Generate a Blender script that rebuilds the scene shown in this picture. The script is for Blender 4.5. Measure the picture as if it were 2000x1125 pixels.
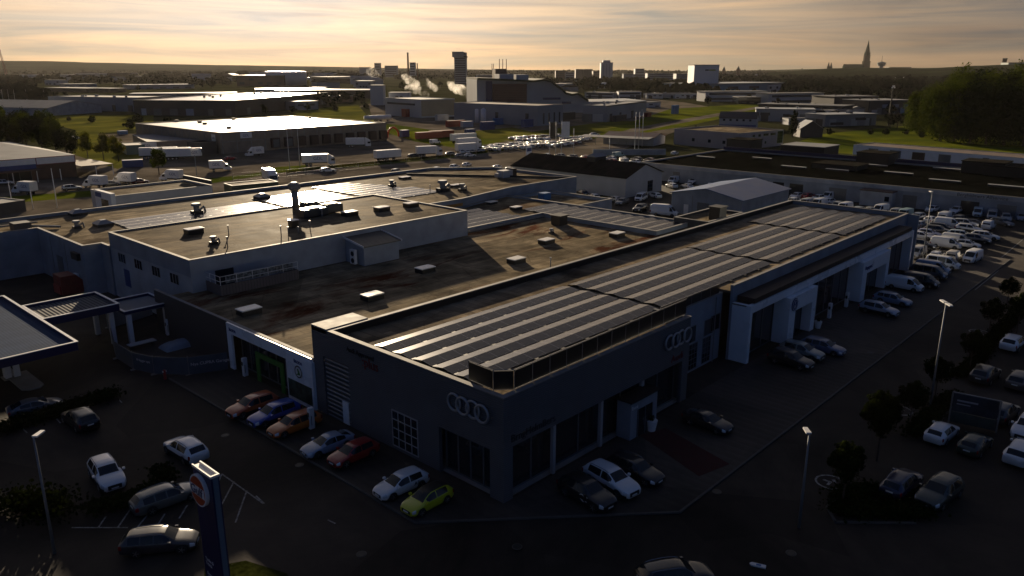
import bpy, bmesh, math, random
from mathutils import Vector, Matrix, noise
R = math.radians
rnd = random.Random(7)
sc = bpy.context.scene
for o in list(bpy.data.objects): bpy.data.objects.remove(o)
COL = sc.collection

# ------------------------------------------------------------------ camera
F, CX, CY, PITCH, HEAD, CAMH = 1520.0, 1000.0, 562.0, R(15.8), R(42.8), 31.0
cd = bpy.data.cameras.new('camera'); cam = bpy.data.objects.new('camera', cd); COL.objects.link(cam)
cd.sensor_width = 36; cd.lens = 36 * F / 2000; cd.clip_start = 0.5; cd.clip_end = 40000
cam.location = (0, 0, CAMH); cam.rotation_euler = (R(90) - PITCH, 0, HEAD - R(90))
sc.camera = cam

# ------------------------------------------------------------------ world, sun, exposure
SUN_EL, SUN_HD = R(9.7), R(58.6)
SUND = Vector((math.cos(SUN_HD) * math.cos(SUN_EL), math.sin(SUN_HD) * math.cos(SUN_EL), math.sin(SUN_EL)))
w = bpy.data.worlds.new("World"); sc.world = w; w.use_nodes = True
nt = w.node_tree; N = nt.nodes; Lk = nt.links; N.clear()
def nd(t, **k):
    n = N.new(t)
    for a, b in k.items(): setattr(n, a, b)
    return n
out = nd('ShaderNodeOutputWorld'); bg = nd('ShaderNodeBackground'); bg.inputs[1].default_value = 0.10
sky = nd('ShaderNodeTexSky'); sky.sky_type = 'NISHITA'; sky.sun_disc = False
sky.sun_elevation = SUN_EL; sky.sun_rotation = R(90) - SUN_HD; sky.air_density = 1.2; sky.dust_density = 2.5
tc = nd('ShaderNodeTexCoord')
dot = nd('ShaderNodeVectorMath', operation='DOT_PRODUCT'); dot.inputs[1].default_value = SUND
Lk.new(tc.outputs['Generated'], dot.inputs[0])
ac = nd('ShaderNodeMath', operation='ARCCOSINE'); Lk.new(dot.outputs['Value'], ac.inputs[0])
dv = nd('ShaderNodeMath', operation='DIVIDE'); Lk.new(ac.outputs[0], dv.inputs[0]); dv.inputs[1].default_value = math.pi
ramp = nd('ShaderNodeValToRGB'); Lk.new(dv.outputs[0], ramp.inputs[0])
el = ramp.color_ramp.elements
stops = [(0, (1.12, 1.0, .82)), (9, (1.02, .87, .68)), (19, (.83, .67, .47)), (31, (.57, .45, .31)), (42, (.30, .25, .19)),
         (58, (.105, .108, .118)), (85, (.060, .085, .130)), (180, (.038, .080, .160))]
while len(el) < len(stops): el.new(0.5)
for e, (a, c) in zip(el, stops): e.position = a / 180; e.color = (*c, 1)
# thin streaks of high cloud, long across the view
mp = nd('ShaderNodeMapping'); mp.inputs['Scale'].default_value = (2.6, 2.6, 52); mp.inputs['Rotation'].default_value = (R(1.5), R(-1.2), 0)
Lk.new(tc.outputs['Generated'], mp.inputs[0])
nz = nd('ShaderNodeTexNoise'); nz.inputs['Scale'].default_value = 1.3; nz.inputs['Detail'].default_value = 7; nz.inputs['Roughness'].default_value = .55
nz.inputs['Distortion'].default_value = .6
Lk.new(mp.outputs[0], nz.inputs['Vector'])
cr = nd('ShaderNodeValToRGB'); Lk.new(nz.outputs['Fac'], cr.inputs[0])
cr.color_ramp.elements[0].position = .36; cr.color_ramp.elements[0].color = (.64, .73, .87, 1)
cr.color_ramp.elements[1].position = .68; cr.color_ramp.elements[1].color = (1.25, 1.10, .98, 1)
m1 = nd('ShaderNodeMix', data_type='RGBA', blend_type='MULTIPLY'); m1.inputs[0].default_value = 1
Lk.new(ramp.outputs[0], m1.inputs[6]); Lk.new(cr.outputs[0], m1.inputs[7])
mpb = nd('ShaderNodeMapping'); mpb.inputs['Scale'].default_value = (1.6, 1.6, 26); mpb.inputs['Location'].default_value = (3.1, 1.7, .4); Lk.new(tc.outputs['Generated'], mpb.inputs[0])
nb = nd('ShaderNodeTexNoise'); nb.inputs['Scale'].default_value = 1.5; nb.inputs['Detail'].default_value = 9; nb.inputs['Distortion'].default_value = 1.2; Lk.new(mpb.outputs[0], nb.inputs['Vector'])
nbr = nd('ShaderNodeMapRange'); nbr.inputs['From Min'].default_value = .50; nbr.inputs['From Max'].default_value = .66; nbr.inputs['To Max'].default_value = .35; Lk.new(nb.outputs['Fac'], nbr.inputs['Value'])
m0 = nd('ShaderNodeMix', data_type='RGBA', blend_type='MULTIPLY'); Lk.new(nbr.outputs[0], m0.inputs[0]); Lk.new(m1.outputs[2], m0.inputs[6]); m0.inputs[7].default_value = (.62, .60, .66, 1)
# a warmer band just above the horizon
sep = nd('ShaderNodeSeparateXYZ'); Lk.new(tc.outputs['Generated'], sep.inputs[0])
hz = nd('ShaderNodeMapRange'); hz.inputs['From Min'].default_value = 0.0; hz.inputs['From Max'].default_value = .05
hz.inputs['To Min'].default_value = 1; hz.inputs['To Max'].default_value = 0; Lk.new(sep.outputs['Z'], hz.inputs['Value'])
m2 = nd('ShaderNodeMix', data_type='RGBA', blend_type='MULTIPLY'); Lk.new(hz.outputs[0], m2.inputs[0])
Lk.new(m0.outputs[2], m2.inputs[6]); m2.inputs[7].default_value = (1.06, .88, .66, 1)
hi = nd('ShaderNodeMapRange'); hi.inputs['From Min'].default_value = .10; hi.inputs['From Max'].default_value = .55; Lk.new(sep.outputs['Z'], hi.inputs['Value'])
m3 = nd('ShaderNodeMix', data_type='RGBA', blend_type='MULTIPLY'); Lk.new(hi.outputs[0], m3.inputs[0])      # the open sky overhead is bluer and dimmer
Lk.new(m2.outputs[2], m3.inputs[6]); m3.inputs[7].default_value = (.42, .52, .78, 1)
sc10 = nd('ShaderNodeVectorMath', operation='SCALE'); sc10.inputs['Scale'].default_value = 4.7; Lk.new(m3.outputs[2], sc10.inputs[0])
skm = nd('ShaderNodeVectorMath', operation='MULTIPLY'); skm.inputs[1].default_value = (.008, .008, .014); Lk.new(sky.outputs[0], skm.inputs[0])
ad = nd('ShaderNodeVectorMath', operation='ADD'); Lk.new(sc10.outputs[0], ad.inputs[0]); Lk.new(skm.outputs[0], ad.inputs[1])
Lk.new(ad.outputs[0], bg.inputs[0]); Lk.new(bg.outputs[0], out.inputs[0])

sl = bpy.data.lights.new('sun', 'SUN'); sl.energy = 4.5; sl.angle = R(0.6); sl.color = (1.0, .80, .55)
so = bpy.data.objects.new('sun', sl); COL.objects.link(so); so.rotation_euler = SUND.to_track_quat('Z', 'Y').to_euler()
sc.view_settings.view_transform = 'Standard'; sc.view_settings.look = 'None'; sc.view_settings.gamma = 1; sc.view_settings.exposure = 1.0
sc.render.engine = 'CYCLES'; sc.cycles.volume_bounces = 1; sc.cycles.max_bounces = 6; sc.cycles.use_denoising = True

# ------------------------------------------------------------------ geometry of the view: pixel of the photograph -> point at height z
def ray(px, py):
    r = px - CX; u = CY - py
    up = u * math.cos(PITCH) - F * math.sin(PITCH); fw = F * math.cos(PITCH) + u * math.sin(PITCH)
    return Vector((fw * math.cos(HEAD) + r * math.sin(HEAD), fw * math.sin(HEAD) - r * math.cos(HEAD), up))
def at(px, py, z=0.0):
    d = ray(px, py); t = (z - CAMH) / d.z
    return Vector((d.x * t, d.y * t, z))
def zof(px, py, p):      # height of the thing standing on ground point p whose top is seen in row py
    d = ray(px, py); t = (p.x * math.cos(HEAD) + p.y * math.sin(HEAD)) / (d.x * math.cos(HEAD) + d.y * math.sin(HEAD))
    return CAMH + d.z * t

# ------------------------------------------------------------------ materials
MATS = {}
def mat(name, c, rough=.6, metal=0.0, var=.25, scale=.6, bump=0.0, emit=None, spec=.5, coat=0, obcol=False, stretch=None, alpha=None):
    if name in MATS: return MATS[name]
    m = bpy.data.materials.new(name); m.use_nodes = True; MATS[name] = m
    t = m.node_tree; b = t.nodes['Principled BSDF']
    b.inputs['Base Color'].default_value = (*c, 1); b.inputs['Roughness'].default_value = rough; b.inputs['Metallic'].default_value = metal
    b.inputs['Specular IOR Level'].default_value = spec; b.inputs['Coat Weight'].default_value = coat; b.inputs['Coat Roughness'].default_value = .08
    if obcol:
        oi = t.nodes.new('ShaderNodeObjectInfo'); src = oi.outputs['Color']
    else: src = None
    if var > 0:
        g = t.nodes.new('ShaderNodeNewGeometry'); n = t.nodes.new('ShaderNodeTexNoise'); n.inputs['Scale'].default_value = scale; n.inputs['Detail'].default_value = 5
        mpn = t.nodes.new('ShaderNodeMapping'); t.links.new(g.outputs['Position'], mpn.inputs[0]); t.links.new(mpn.outputs[0], n.inputs['Vector'])
        if stretch: mpn.inputs['Scale'].default_value = stretch
        r = t.nodes.new('ShaderNodeMapRange'); r.inputs['From Min'].default_value = .3; r.inputs['From Max'].default_value = .7
        r.inputs['To Min'].default_value = 1 - var; r.inputs['To Max'].default_value = 1 + var; t.links.new(n.outputs['Fac'], r.inputs['Value'])
        v = t.nodes.new('ShaderNodeVectorMath'); v.operation = 'SCALE'
        if src: t.links.new(src, v.inputs[0])
        else: v.inputs[0].default_value = c
        t.links.new(r.outputs[0], v.inputs['Scale']); t.links.new(v.outputs[0], b.inputs['Base Color'])
        rr = t.nodes.new('ShaderNodeMapRange'); rr.inputs['To Min'].default_value = max(0, rough - .12); rr.inputs['To Max'].default_value = min(1, rough + .1)
        t.links.new(n.outputs['Fac'], rr.inputs['Value']); t.links.new(rr.outputs[0], b.inputs['Roughness'])
        if bump:
            bp = t.nodes.new('ShaderNodeBump'); bp.inputs['Strength'].default_value = bump; bp.inputs['Distance'].default_value = .05
            n2 = t.nodes.new('ShaderNodeTexNoise'); n2.inputs['Scale'].default_value = scale * 8; n2.inputs['Detail'].default_value = 4
            t.links.new(g.outputs['Position'], n2.inputs['Vector'])
            t.links.new(n2.outputs['Fac'], bp.inputs['Height']); t.links.new(bp.outputs[0], b.inputs['Normal'])
    elif src: t.links.new(src, b.inputs['Base Color'])
    if emit: b.inputs['Emission Color'].default_value = (*emit[0], 1); b.inputs['Emission Strength'].default_value = emit[1]
    return m
def nodes_of(m): return m.node_tree.nodes, m.node_tree.links, m.node_tree.nodes['Principled BSDF']

def striped(name, c, axis, period, depth=.25, rough=.5, metal=0.0, duty=.5, dark=.75, var=.12, scale=.4, spec=.5):
    """corrugated sheet / planking / brick courses: a wave across one object-space axis as bump and slight tone"""
    if name in MATS: return MATS[name]
    m = mat(name, c, rough, metal, var, scale, spec=spec); n, l, b = nodes_of(m)
    tcn = n.new('ShaderNodeTexCoord'); s = n.new('ShaderNodeSeparateXYZ'); l.new(tcn.outputs['Object'], s.inputs[0])
    mu = n.new('ShaderNodeMath'); mu.operation = 'MULTIPLY'; mu.inputs[1].default_value = 2 * math.pi / period; l.new(s.outputs[axis], mu.inputs[0])
    si = n.new('ShaderNodeMath'); si.operation = 'SINE'; l.new(mu.outputs[0], si.inputs[0])
    bp = n.new('ShaderNodeBump'); bp.inputs['Strength'].default_value = depth; bp.inputs['Distance'].default_value = .05
    l.new(si.outputs[0], bp.inputs['Height']); l.new(bp.outputs[0], b.inputs['Normal'])
    mr = n.new('ShaderNodeMapRange'); mr.inputs['From Min'].default_value = -1; mr.inputs['From Max'].default_value = -.6
    mr.inputs['To Min'].default_value = dark; mr.inputs['To Max'].default_value = 1; l.new(si.outputs[0], mr.inputs['Value'])
    old = b.inputs['Base Color'].links[0].from_socket
    v = n.new('ShaderNodeVectorMath'); v.operation = 'SCALE'; l.new(old, v.inputs[0]); l.new(mr.outputs[0], v.inputs['Scale']); l.new(v.outputs[0], b.inputs['Base Color'])
    return m

def felt(name, c, rough=.5, stain=(.05, .02, .01), stain_amt=.5, period=1.0, axis=0, spec=.0008):
    """bitumen roofing: welded sheets of slightly different tone, puddle stains, streaks"""
    m = mat(name, c, rough + .15, 0, .3, .35, bump=.45, spec=spec); n, l, b = nodes_of(m)
    g = n.new('ShaderNodeNewGeometry')
    mpn = n.new('ShaderNodeMapping'); l.new(g.outputs['Position'], mpn.inputs[0])
    mpn.inputs['Scale'].default_value = (1, 1, 1); mpn.inputs['Rotation'].default_value = (0, 0, R(90) * axis)
    br = n.new('ShaderNodeTexBrick'); l.new(mpn.outputs[0], br.inputs['Vector'])
    br.inputs['Scale'].default_value = 1; br.inputs['Brick Width'].default_value = 9; br.inputs['Row Height'].default_value = period
    br.inputs['Mortar Size'].default_value = .03; br.inputs['Color1'].default_value = (.74, .74, .74, 1); br.inputs['Color2'].default_value = (1.25, 1.22, 1.15, 1); br.inputs['Mortar'].default_value = (.5, .5, .5, 1)
    mx = n.new('ShaderNodeVectorMath'); mx.operation = 'MULTIPLY'; l.new(b.inputs['Base Color'].links[0].from_socket, mx.inputs[0]); l.new(br.outputs['Color'], mx.inputs[1])
    mp2 = n.new('ShaderNodeMapping'); l.new(g.outputs['Position'], mp2.inputs[0]); mp2.inputs['Scale'].default_value = (.06, .17, .1)
    n2 = n.new('ShaderNodeTexNoise'); n2.inputs['Scale'].default_value = 1; n2.inputs['Detail'].default_value = 13; n2.inputs['Roughness'].default_value = .68; n2.inputs['Distortion'].default_value = .7; l.new(mp2.outputs[0], n2.inputs['Vector'])
    cr = n.new('ShaderNodeMapRange'); cr.inputs['From Min'].default_value = .53; cr.inputs['From Max'].default_value = .63; cr.inputs['To Max'].default_value = stain_amt; l.new(n2.outputs['Fac'], cr.inputs['Value'])
    mi = n.new('ShaderNodeMix'); mi.data_type = 'RGBA'; l.new(cr.outputs[0], mi.inputs[0]); l.new(mx.outputs[0], mi.inputs[6]); mi.inputs[7].default_value = (*stain, 1)
    l.new(mi.outputs[2], b.inputs['Base Color'])
    return m

# ------------------------------------------------------------------ mesh builder
def weathered(m, big=.05, amt=.45, crack=.5):
    """large tonal patches, repairs and fine cracks over an existing base colour"""
    n, l, b = nodes_of(m); g = n.new('ShaderNodeNewGeometry'); src = b.inputs['Base Color'].links[0].from_socket
    a = n.new('ShaderNodeTexNoise'); a.inputs['Scale'].default_value = big; a.inputs['Detail'].default_value = 8; a.inputs['Roughness'].default_value = .65; a.inputs['Distortion'].default_value = .8; l.new(g.outputs['Position'], a.inputs['Vector'])
    r = n.new('ShaderNodeMapRange'); r.inputs['From Min'].default_value = .35; r.inputs['From Max'].default_value = .65; r.inputs['To Min'].default_value = 1 - amt; r.inputs['To Max'].default_value = 1 + amt; l.new(a.outputs['Fac'], r.inputs['Value'])
    vo = n.new('ShaderNodeTexVoronoi'); vo.feature = 'DISTANCE_TO_EDGE'; vo.inputs['Scale'].default_value = .16; l.new(g.outputs['Position'], vo.inputs['Vector'])
    r2 = n.new('ShaderNodeMapRange'); r2.inputs['From Max'].default_value = .012; r2.inputs['To Min'].default_value = 1 - crack; l.new(vo.outputs['Distance'], r2.inputs['Value'])
    v1 = n.new('ShaderNodeTexVoronoi'); v1.inputs['Scale'].default_value = .11; l.new(g.outputs['Position'], v1.inputs['Vector']); sx = n.new('ShaderNodeSeparateColor'); l.new(v1.outputs['Color'], sx.inputs[0])
    r3 = n.new('ShaderNodeMapRange'); r3.inputs['To Min'].default_value = 1 - amt * .5; r3.inputs['To Max'].default_value = 1 + amt * .5; l.new(sx.outputs[0], r3.inputs['Value'])
    m1 = n.new('ShaderNodeMath'); m1.operation = 'MULTIPLY'; l.new(r.outputs[0], m1.inputs[0]); l.new(r2.outputs[0], m1.inputs[1]); m2 = n.new('ShaderNodeMath'); m2.operation = 'MULTIPLY'; l.new(m1.outputs[0], m2.inputs[0]); l.new(r3.outputs[0], m2.inputs[1])
    s = n.new('ShaderNodeVectorMath'); s.operation = 'SCALE'; l.new(src, s.inputs[0]); l.new(m2.outputs[0], s.inputs['Scale']); l.new(s.outputs[0], b.inputs['Base Color'])
    return m
class MB:
    def __init__(s): s.v = []; s.f = []; s.m = []
    def add(s, vs, fs, mi=0):
        k = len(s.v); s.v += [tuple(v) for v in vs]
        for f in fs: s.f.append([i + k for i in f]); s.m.append(mi)
        return s
    def box(s, x0, x1, y0, y1, z0, z1, mi=0):
        return s.add([(x0, y0, z0), (x1, y0, z0), (x1, y1, z0), (x0, y1, z0), (x0, y0, z1), (x1, y0, z1), (x1, y1, z1), (x0, y1, z1)],
                     [(0, 3, 2, 1), (4, 5, 6, 7), (0, 1, 5, 4), (1, 2, 6, 5), (2, 3, 7, 6), (3, 0, 4, 7)], mi)
    def prism(s, pts, z0, z1, mi=0):           # polygon in plan (counter-clockwise), extruded upwards
        n = len(pts); vs = [(p[0], p[1], z0) for p in pts] + [(p[0], p[1], z1) for p in pts]
        return s.add(vs, [tuple(range(n - 1, -1, -1)), tuple(range(n, 2 * n))] + [(i, (i + 1) % n, n + (i + 1) % n, n + i) for i in range(n)], mi)
    def side(s, pts, y0, y1, mi=0):            # polygon in x-z, extruded along y
        n = len(pts); vs = [(p[0], y0, p[1]) for p in pts] + [(p[0], y1, p[1]) for p in pts]
        return s.add(vs, [tuple(range(n)), tuple(range(2 * n - 1, n - 1, -1))] + [(i, n + i, n + (i + 1) % n, (i + 1) % n) for i in range(n)], mi)
    def sidex(s, pts, x0, x1, mi=0):           # polygon in y-z, extruded along x
        n = len(pts); vs = [(x0, p[0], p[1]) for p in pts] + [(x1, p[0], p[1]) for p in pts]
        return s.add(vs, [tuple(range(n - 1, -1, -1)), tuple(range(n, 2 * n))] + [(i, (i + 1) % n, n + (i + 1) % n, n + i) for i in range(n)], mi)
    def cyl(s, a, b, r0, r1=None, n=10, mi=0, caps=True):
        a = Vector(a); b = Vector(b); r1 = r0 if r1 is None else r1
        d = (b - a).normalized(); u = d.orthogonal().normalized(); v = d.cross(u)
        vs = [a + (u * math.cos(t) + v * math.sin(t)) * r0 for t in [2 * math.pi * i / n for i in range(n)]] + \
             [b + (u * math.cos(t) + v * math.sin(t)) * r1 for t in [2 * math.pi * i / n for i in range(n)]]
        fs = [(i, (i + 1) % n, n + (i + 1) % n, n + i) for i in range(n)]
        if caps: fs += [tuple(range(n - 1, -1, -1)), tuple(range(n, 2 * n))]
        return s.add(vs, fs, mi)
    def quad(s, a, b, c, d, mi=0): return s.add([a, b, c, d], [(0, 1, 2, 3)], mi)
    def slab(s, pts, t, mi=0):                 # planar polygon given a thickness straight down
        n = len(pts); vs = [tuple(p) for p in pts] + [(p[0], p[1], p[2] - t) for p in pts]
        return s.add(vs, [tuple(range(n)), tuple(range(2 * n - 1, n - 1, -1))] + [(i, n + i, n + (i + 1) % n, (i + 1) % n) for i in range(n)], mi)
    def mesh(s, name, mats, smooth=False):
        me = bpy.data.meshes.new(name); me.from_pydata(s.v, [], s.f)
        for m in (mats if isinstance(mats, (list, tuple)) else [mats]): me.materials.append(m)
        me.polygons.foreach_set('material_index', s.m)
        if smooth: me.polygons.foreach_set('use_smooth', [True] * len(s.f))
        me.update(); return me
    def build(s, name, mats, parent=None, smooth=False, label=None, bevel=0):
        me = s.mesh(name, mats, smooth)
        if bevel:
            bm = bmesh.new(); bm.from_mesh(me); bmesh.ops.bevel(bm, geom=bm.edges[:], offset=bevel, segments=2, affect='EDGES', profile=.6); bm.to_mesh(me); bm.free()
        return link(name, me, parent, label)
def link(name, me, parent=None, label=None, loc=None, rz=0):
    o = bpy.data.objects.new(name, me); COL.objects.link(o)
    if parent: o.parent = parent
    if label: o['label'] = label
    if loc is not None: o.location = loc
    if rz: o.rotation_euler.z = rz
    return o
def tag(o, label, cat, group=None, kind=None):
    if label: o['label'] = label
    if cat: o['category'] = cat
    if group: o['group'] = group
    if kind: o['kind'] = kind
    return o
def thing(name, label, cat, loc=(0, 0, 0), rz=0.0, group=None):
    o = bpy.data.objects.new(name, None); COL.objects.link(o); o.location = loc; o.rotation_euler.z = rz; o.empty_display_size = .5
    return tag(o, label, cat, group)
CH = {}
def kids(o):
    if o.name not in CH: CH[o.name] = [c for c in bpy.data.objects if c.parent == o]
    return CH[o.name]
def struct(o): o['kind'] = 'structure'; return o
def clone(o, parent=None, col=None, cols=None):
    c = o.copy(); COL.objects.link(c); c.parent = parent
    if col is not None: c.color = (*col, 1)
    for ch in kids(o): clone(ch, c, col)
    return c
# ------------------------------------------------------------------ vehicle templates
M_paint = mat('car_paint', (.5, .5, .5), .28, 0, 0, coat=.8, obcol=True)
M_glass = mat('tinted_glass', (.012, .016, .018), .06, 0, 0, spec=.6)
M_black = mat('black_plastic', (.012, .012, .013), .5, 0, 0)
M_tyre = mat('tyre_rubber', (.015, .015, .016), .8, 0, 0)
M_rim = mat('alloy_rim', (.35, .36, .38), .3, .9, 0)
M_lamp = mat('headlight_lens', (.65, .7, .75), .1, .3, 0)
M_tail = mat('tail_lens', (.25, .01, .01), .2, 0, 0)
M_plate = mat('number_plate', (.7, .7, .68), .5, 0, 0)
M_chrome = mat('chrome_trim', (.6, .6, .62), .2, 1, 0)
M_whitebox = mat('truck_box_white', (.72, .72, .72), .38, 0, .06, 1.5)
M_boxtop = mat('truck_box_roof', (.75, .74, .72), .3, 0, .08, 1)
M_under = mat('chassis_dark', (.02, .02, .02), .7, 0, 0)
M_logo = mat('logo_dark_blue', (.015, .04, .16), .5, 0, 0)

def interp(tab, s):
    for (a, va), (b, vb) in zip(tab, tab[1:]):
        if s <= b:
            t = (s - a) / (b - a) if b > a else 0
            return va + (vb - va) * t
    return tab[-1][1]
def smooth_tab(tab, s, k=.012):
    return sum(interp(tab, min(1, max(0, s + d * k))) for d in (-2, -1, 0, 1, 2)) / 5

def body_parts(P, low=False):
    """loft a car body; returns {part name: MB} split by region"""
    L, W = P['L'], P['W'] / 2
    base = [0, .008, .02, .04, .07, .11, .15, .19, .23, .27, .31, .36, .41, .46, .5, .54, .58, .61, .63, .68, .73, .77, .80, .83, .87, .90, .93, .955, .975, .99, 1]
    xs = set(base) | set(P['cuts'])
    for xw in P['wheels']:
        for k in range(-5, 6): xs.add(round(xw + k / 5 * P['R'] * 1.12 / L, 4))
    xs = sorted(x for x in xs if 0 <= x <= 1)
    if low: xs = [x for i, x in enumerate(xs) if x in P['cuts'] or x in (0, .02, .07, .15, .5, .93, .975, 1) or i % 3 == 0]
    rows = []
    for s in xs:
        x = L / 2 - s * L
        zt, zb, w, wt = smooth_tab(P['top'], s), smooth_tab(P['belt'], s), W * smooth_tab(P['w'], s), W * smooth_tab(P['wt'], s)
        z0 = smooth_tab(P['bot'], s); ar = z0
        for xw in P['wheels']:
            d = (s - xw) * L; r = P['R'] * 1.13
            if abs(d) < r: ar = max(ar, P['R'] + math.sqrt(max(0, r * r - d * d)))
        zm = z0 + (zb - z0) * .55
        zt = max(zt, zb + .01); cab = zt - zb
        pts = [(0, z0), (.86 * w, z0), (.975 * w, max(z0 + .1, ar)), (w, max(zm, ar + .02)), (.992 * w, max(zb - .07, ar + .03)), (.955 * w, max(zb, ar + .05))]
        if cab > .12:
            e = .955 * w; pts += [(e + (wt - e) * .5, zb + cab * .5), (wt, zt - .06), (wt * .9, zt - .012), (wt * .5, zt + .008), (0, zt + .015)]
        else:
            pts += [(.92 * w, zb + .3 * (zt - zb)), (.85 * w, zb + .6 * (zt - zb)), (.72 * w, zt), (.4 * w, zt + .015), (0, zt + .02)]
        rows.append((s, x, pts))
    out = {}
    def part(n): return out.setdefault(n, {'v': {}, 'mb': MB()})
    def face(n, vs, mi=0):
        p = part(n); ids = []
        for v in vs:
            k = (round(v[0], 4), round(v[1], 4), round(v[2], 4))
            if k not in p['v']: p['v'][k] = len(p['mb'].v); p['mb'].v.append(k)
            i = p['v'][k]
            if i not in ids: ids.append(i)
        if len(ids) > 2: p['mb'].f.append(ids); p['mb'].m.append(mi)
    a0, a1 = P['ws']; b0, b1 = P['rw']
    for (s0, x0, p0), (s1, x1, p1) in zip(rows, rows[1:]):
        sm = (s0 + s1) / 2
        for j in range(10):
            n, mi = 'body', 0
            if j <= 1: mi = 1
            if P.get('clad') and j == 2 and .02 < sm < .98: mi = 1
            if j >= 7 and a0 < sm < a1 and j >= 8: n = 'windscreen'
            if b1 > 0 and j >= 8 and b0 < sm < b1: n = 'rear_window'
            if j in (5, 6):
                for k, (c0, c1) in enumerate(P['side']):
                    if c0 < sm < c1: n = 'side_window'
            if j >= 8 and P.get('blackroof') and a1 < sm < b0: mi = 2
            if P.get('lights', True):
                if j in (3, 4) and .004 < sm < .065 or (j == 5 and .02 < sm < .07): n = 'headlight'
                if j in (3, 4) and sm > .955 and sm < .996: n = 'tail_light'
            for sgn in (1, -1):
                nn = n
                if n in ('side_window', 'headlight', 'tail_light'):
                    nn = n + ('L' if sgn > 0 else 'R') + (str([i for i, (c0, c1) in enumerate(P['side']) if c0 < sm < c1][0]) if n == 'side_window' else '')
                q = [(x0, sgn * p0[j][0], p0[j][1]), (x1, sgn * p1[j][0], p1[j][1]), (x1, sgn * p1[j + 1][0], p1[j + 1][1]), (x0, sgn * p0[j + 1][0], p0[j + 1][1])]
                if sgn < 0: q.reverse()
                face(nn, q, mi)
    for (s, x, p), rev in ((rows[0], False), (rows[-1], True)):
        ring = [(x, a, z) for a, z in p] + [(x, -a, z) for a, z in reversed(p[1:-1])]
        face('body', ring if not rev else ring[::-1], 0)
    return {k: v['mb'] for k, v in out.items()}

PM = {'body': lambda: [M_paint, M_black, M_black], 'windscreen': lambda: [M_glass] * 3, 'rear_window': lambda: [M_glass] * 3}
def car_template(P):
    """[name, mesh, location, rz, children] tree, front towards +X"""
    parts = []; L, W = P['L'], P['W'] / 2
    low = P.get('low')
    for k, mb in body_parts(P, low).items():
        base = k
        for nm in ('side_window', 'headlight', 'tail_light'):
            if k.startswith(nm): base = nm
        ms = {'body': [M_paint, M_black, M_black], 'headlight': [M_lamp] * 3, 'tail_light': [M_tail] * 3}.get(base, [M_glass] * 3)
        parts.append([base, mb.mesh(base, ms, True), (0, 0, 0), 0, []])
    r = P['R']
    t = MB(); t.cyl((0, -.11, 0), (0, .11, 0), r, n=20)
    wm = t.mesh('wheel', M_tyre, True)
    def rim(sg):
        q = MB(); q.cyl((0, sg * .085, 0), (0, sg * .118, 0), r * .68, n=14)
        for i in range(5):
            a = 2 * math.pi * i / 5; q.cyl((0, sg * .12, 0), (math.cos(a) * r * .62, sg * .124, math.sin(a) * r * .62), .035, .028, n=4, mi=1)
        return q.mesh('rim', [M_under, M_rim])
    rims = {1: rim(1), -1: rim(-1)}
    for xw in P['wheels']:
        for sg in (1, -1):
            parts.append(['wheel', wm, (L / 2 - xw * L, sg * (W - .12), r), 0, [['rim', rims[sg], (0, 0, 0), 0, []]]])
    xm = L / 2 - (P['ws'][0] + .05) * L; zb = interp(P['belt'], P['ws'][0] + .05)
    for sg in (1, -1):
        q = MB(); q.box(xm - .1, xm + .1, sg * (W + .10) - .09, sg * (W + .10) + .09, zb, zb + .14)
        me = q.mesh('mirror', P.get('mirror', M_paint)); parts.append(['mirror', me, (0, 0, 0), 0, []])
    q = MB(); q.box(L / 2 - .02, L / 2 + .02, -W * .5, W * .5, .38, P['belt'][0][1] + P.get('gr', .02)); parts.append(['grille', q.mesh('grille', M_black), (0, 0, 0), 0, []])
    for x in (L / 2 + .03, -L / 2 - .01):
        q = MB(); q.box(x - .01, x + .01, -.26, .26, .42 if x > 0 else P['plz'], .53 if x > 0 else P['plz'] + .11); parts.append(['number_plate', q.mesh('number_plate', M_plate), (0, 0, 0), 0, []])
    if P.get('rails'):
        for sg in (1, -1):
            q = MB(); s0, s1 = P['rails']; pr = None
            for i in range(7):
                s = s0 + (s1 - s0) * i / 6; z = smooth_tab(P['top'], s) + (.035 if 0 < i < 6 else -.01); p = (L / 2 - s * L, sg * W * smooth_tab(P['wt'], s) * .93, z)
                if pr: q.cyl(pr, p, .018, n=5)
                pr = p
            parts.append(['roof_rail', q.mesh('roof_rail', P.get('railm', M_black)), (0, 0, 0), 0, []])
    return parts
def one_mesh(parts):
    """the same template collapsed to one mesh, for cars too far off to show parts"""
    v = []; f = []; mi = []; ms = []
    def walk(p, off):
        nm, me, loc, rz, ch = p; o = off + Vector(loc); k = len(v)
        v.extend([tuple(x.co + o) for x in me.vertices])
        for pl in me.polygons:
            m = me.materials[pl.material_index]
            if m not in ms: ms.append(m)
            f.append([i + k for i in pl.vertices]); mi.append(ms.index(m))
        for c in ch: walk(c, o)
    for p in parts: walk(p, Vector((0, 0, 0)))
    me = bpy.data.meshes.new('far_vehicle'); me.from_pydata(v, [], f)
    for m in ms: me.materials.append(m)
    me.polygons.foreach_set('material_index', mi); me.polygons.foreach_set('use_smooth', [True] * len(f)); me.update(); return me

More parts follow.
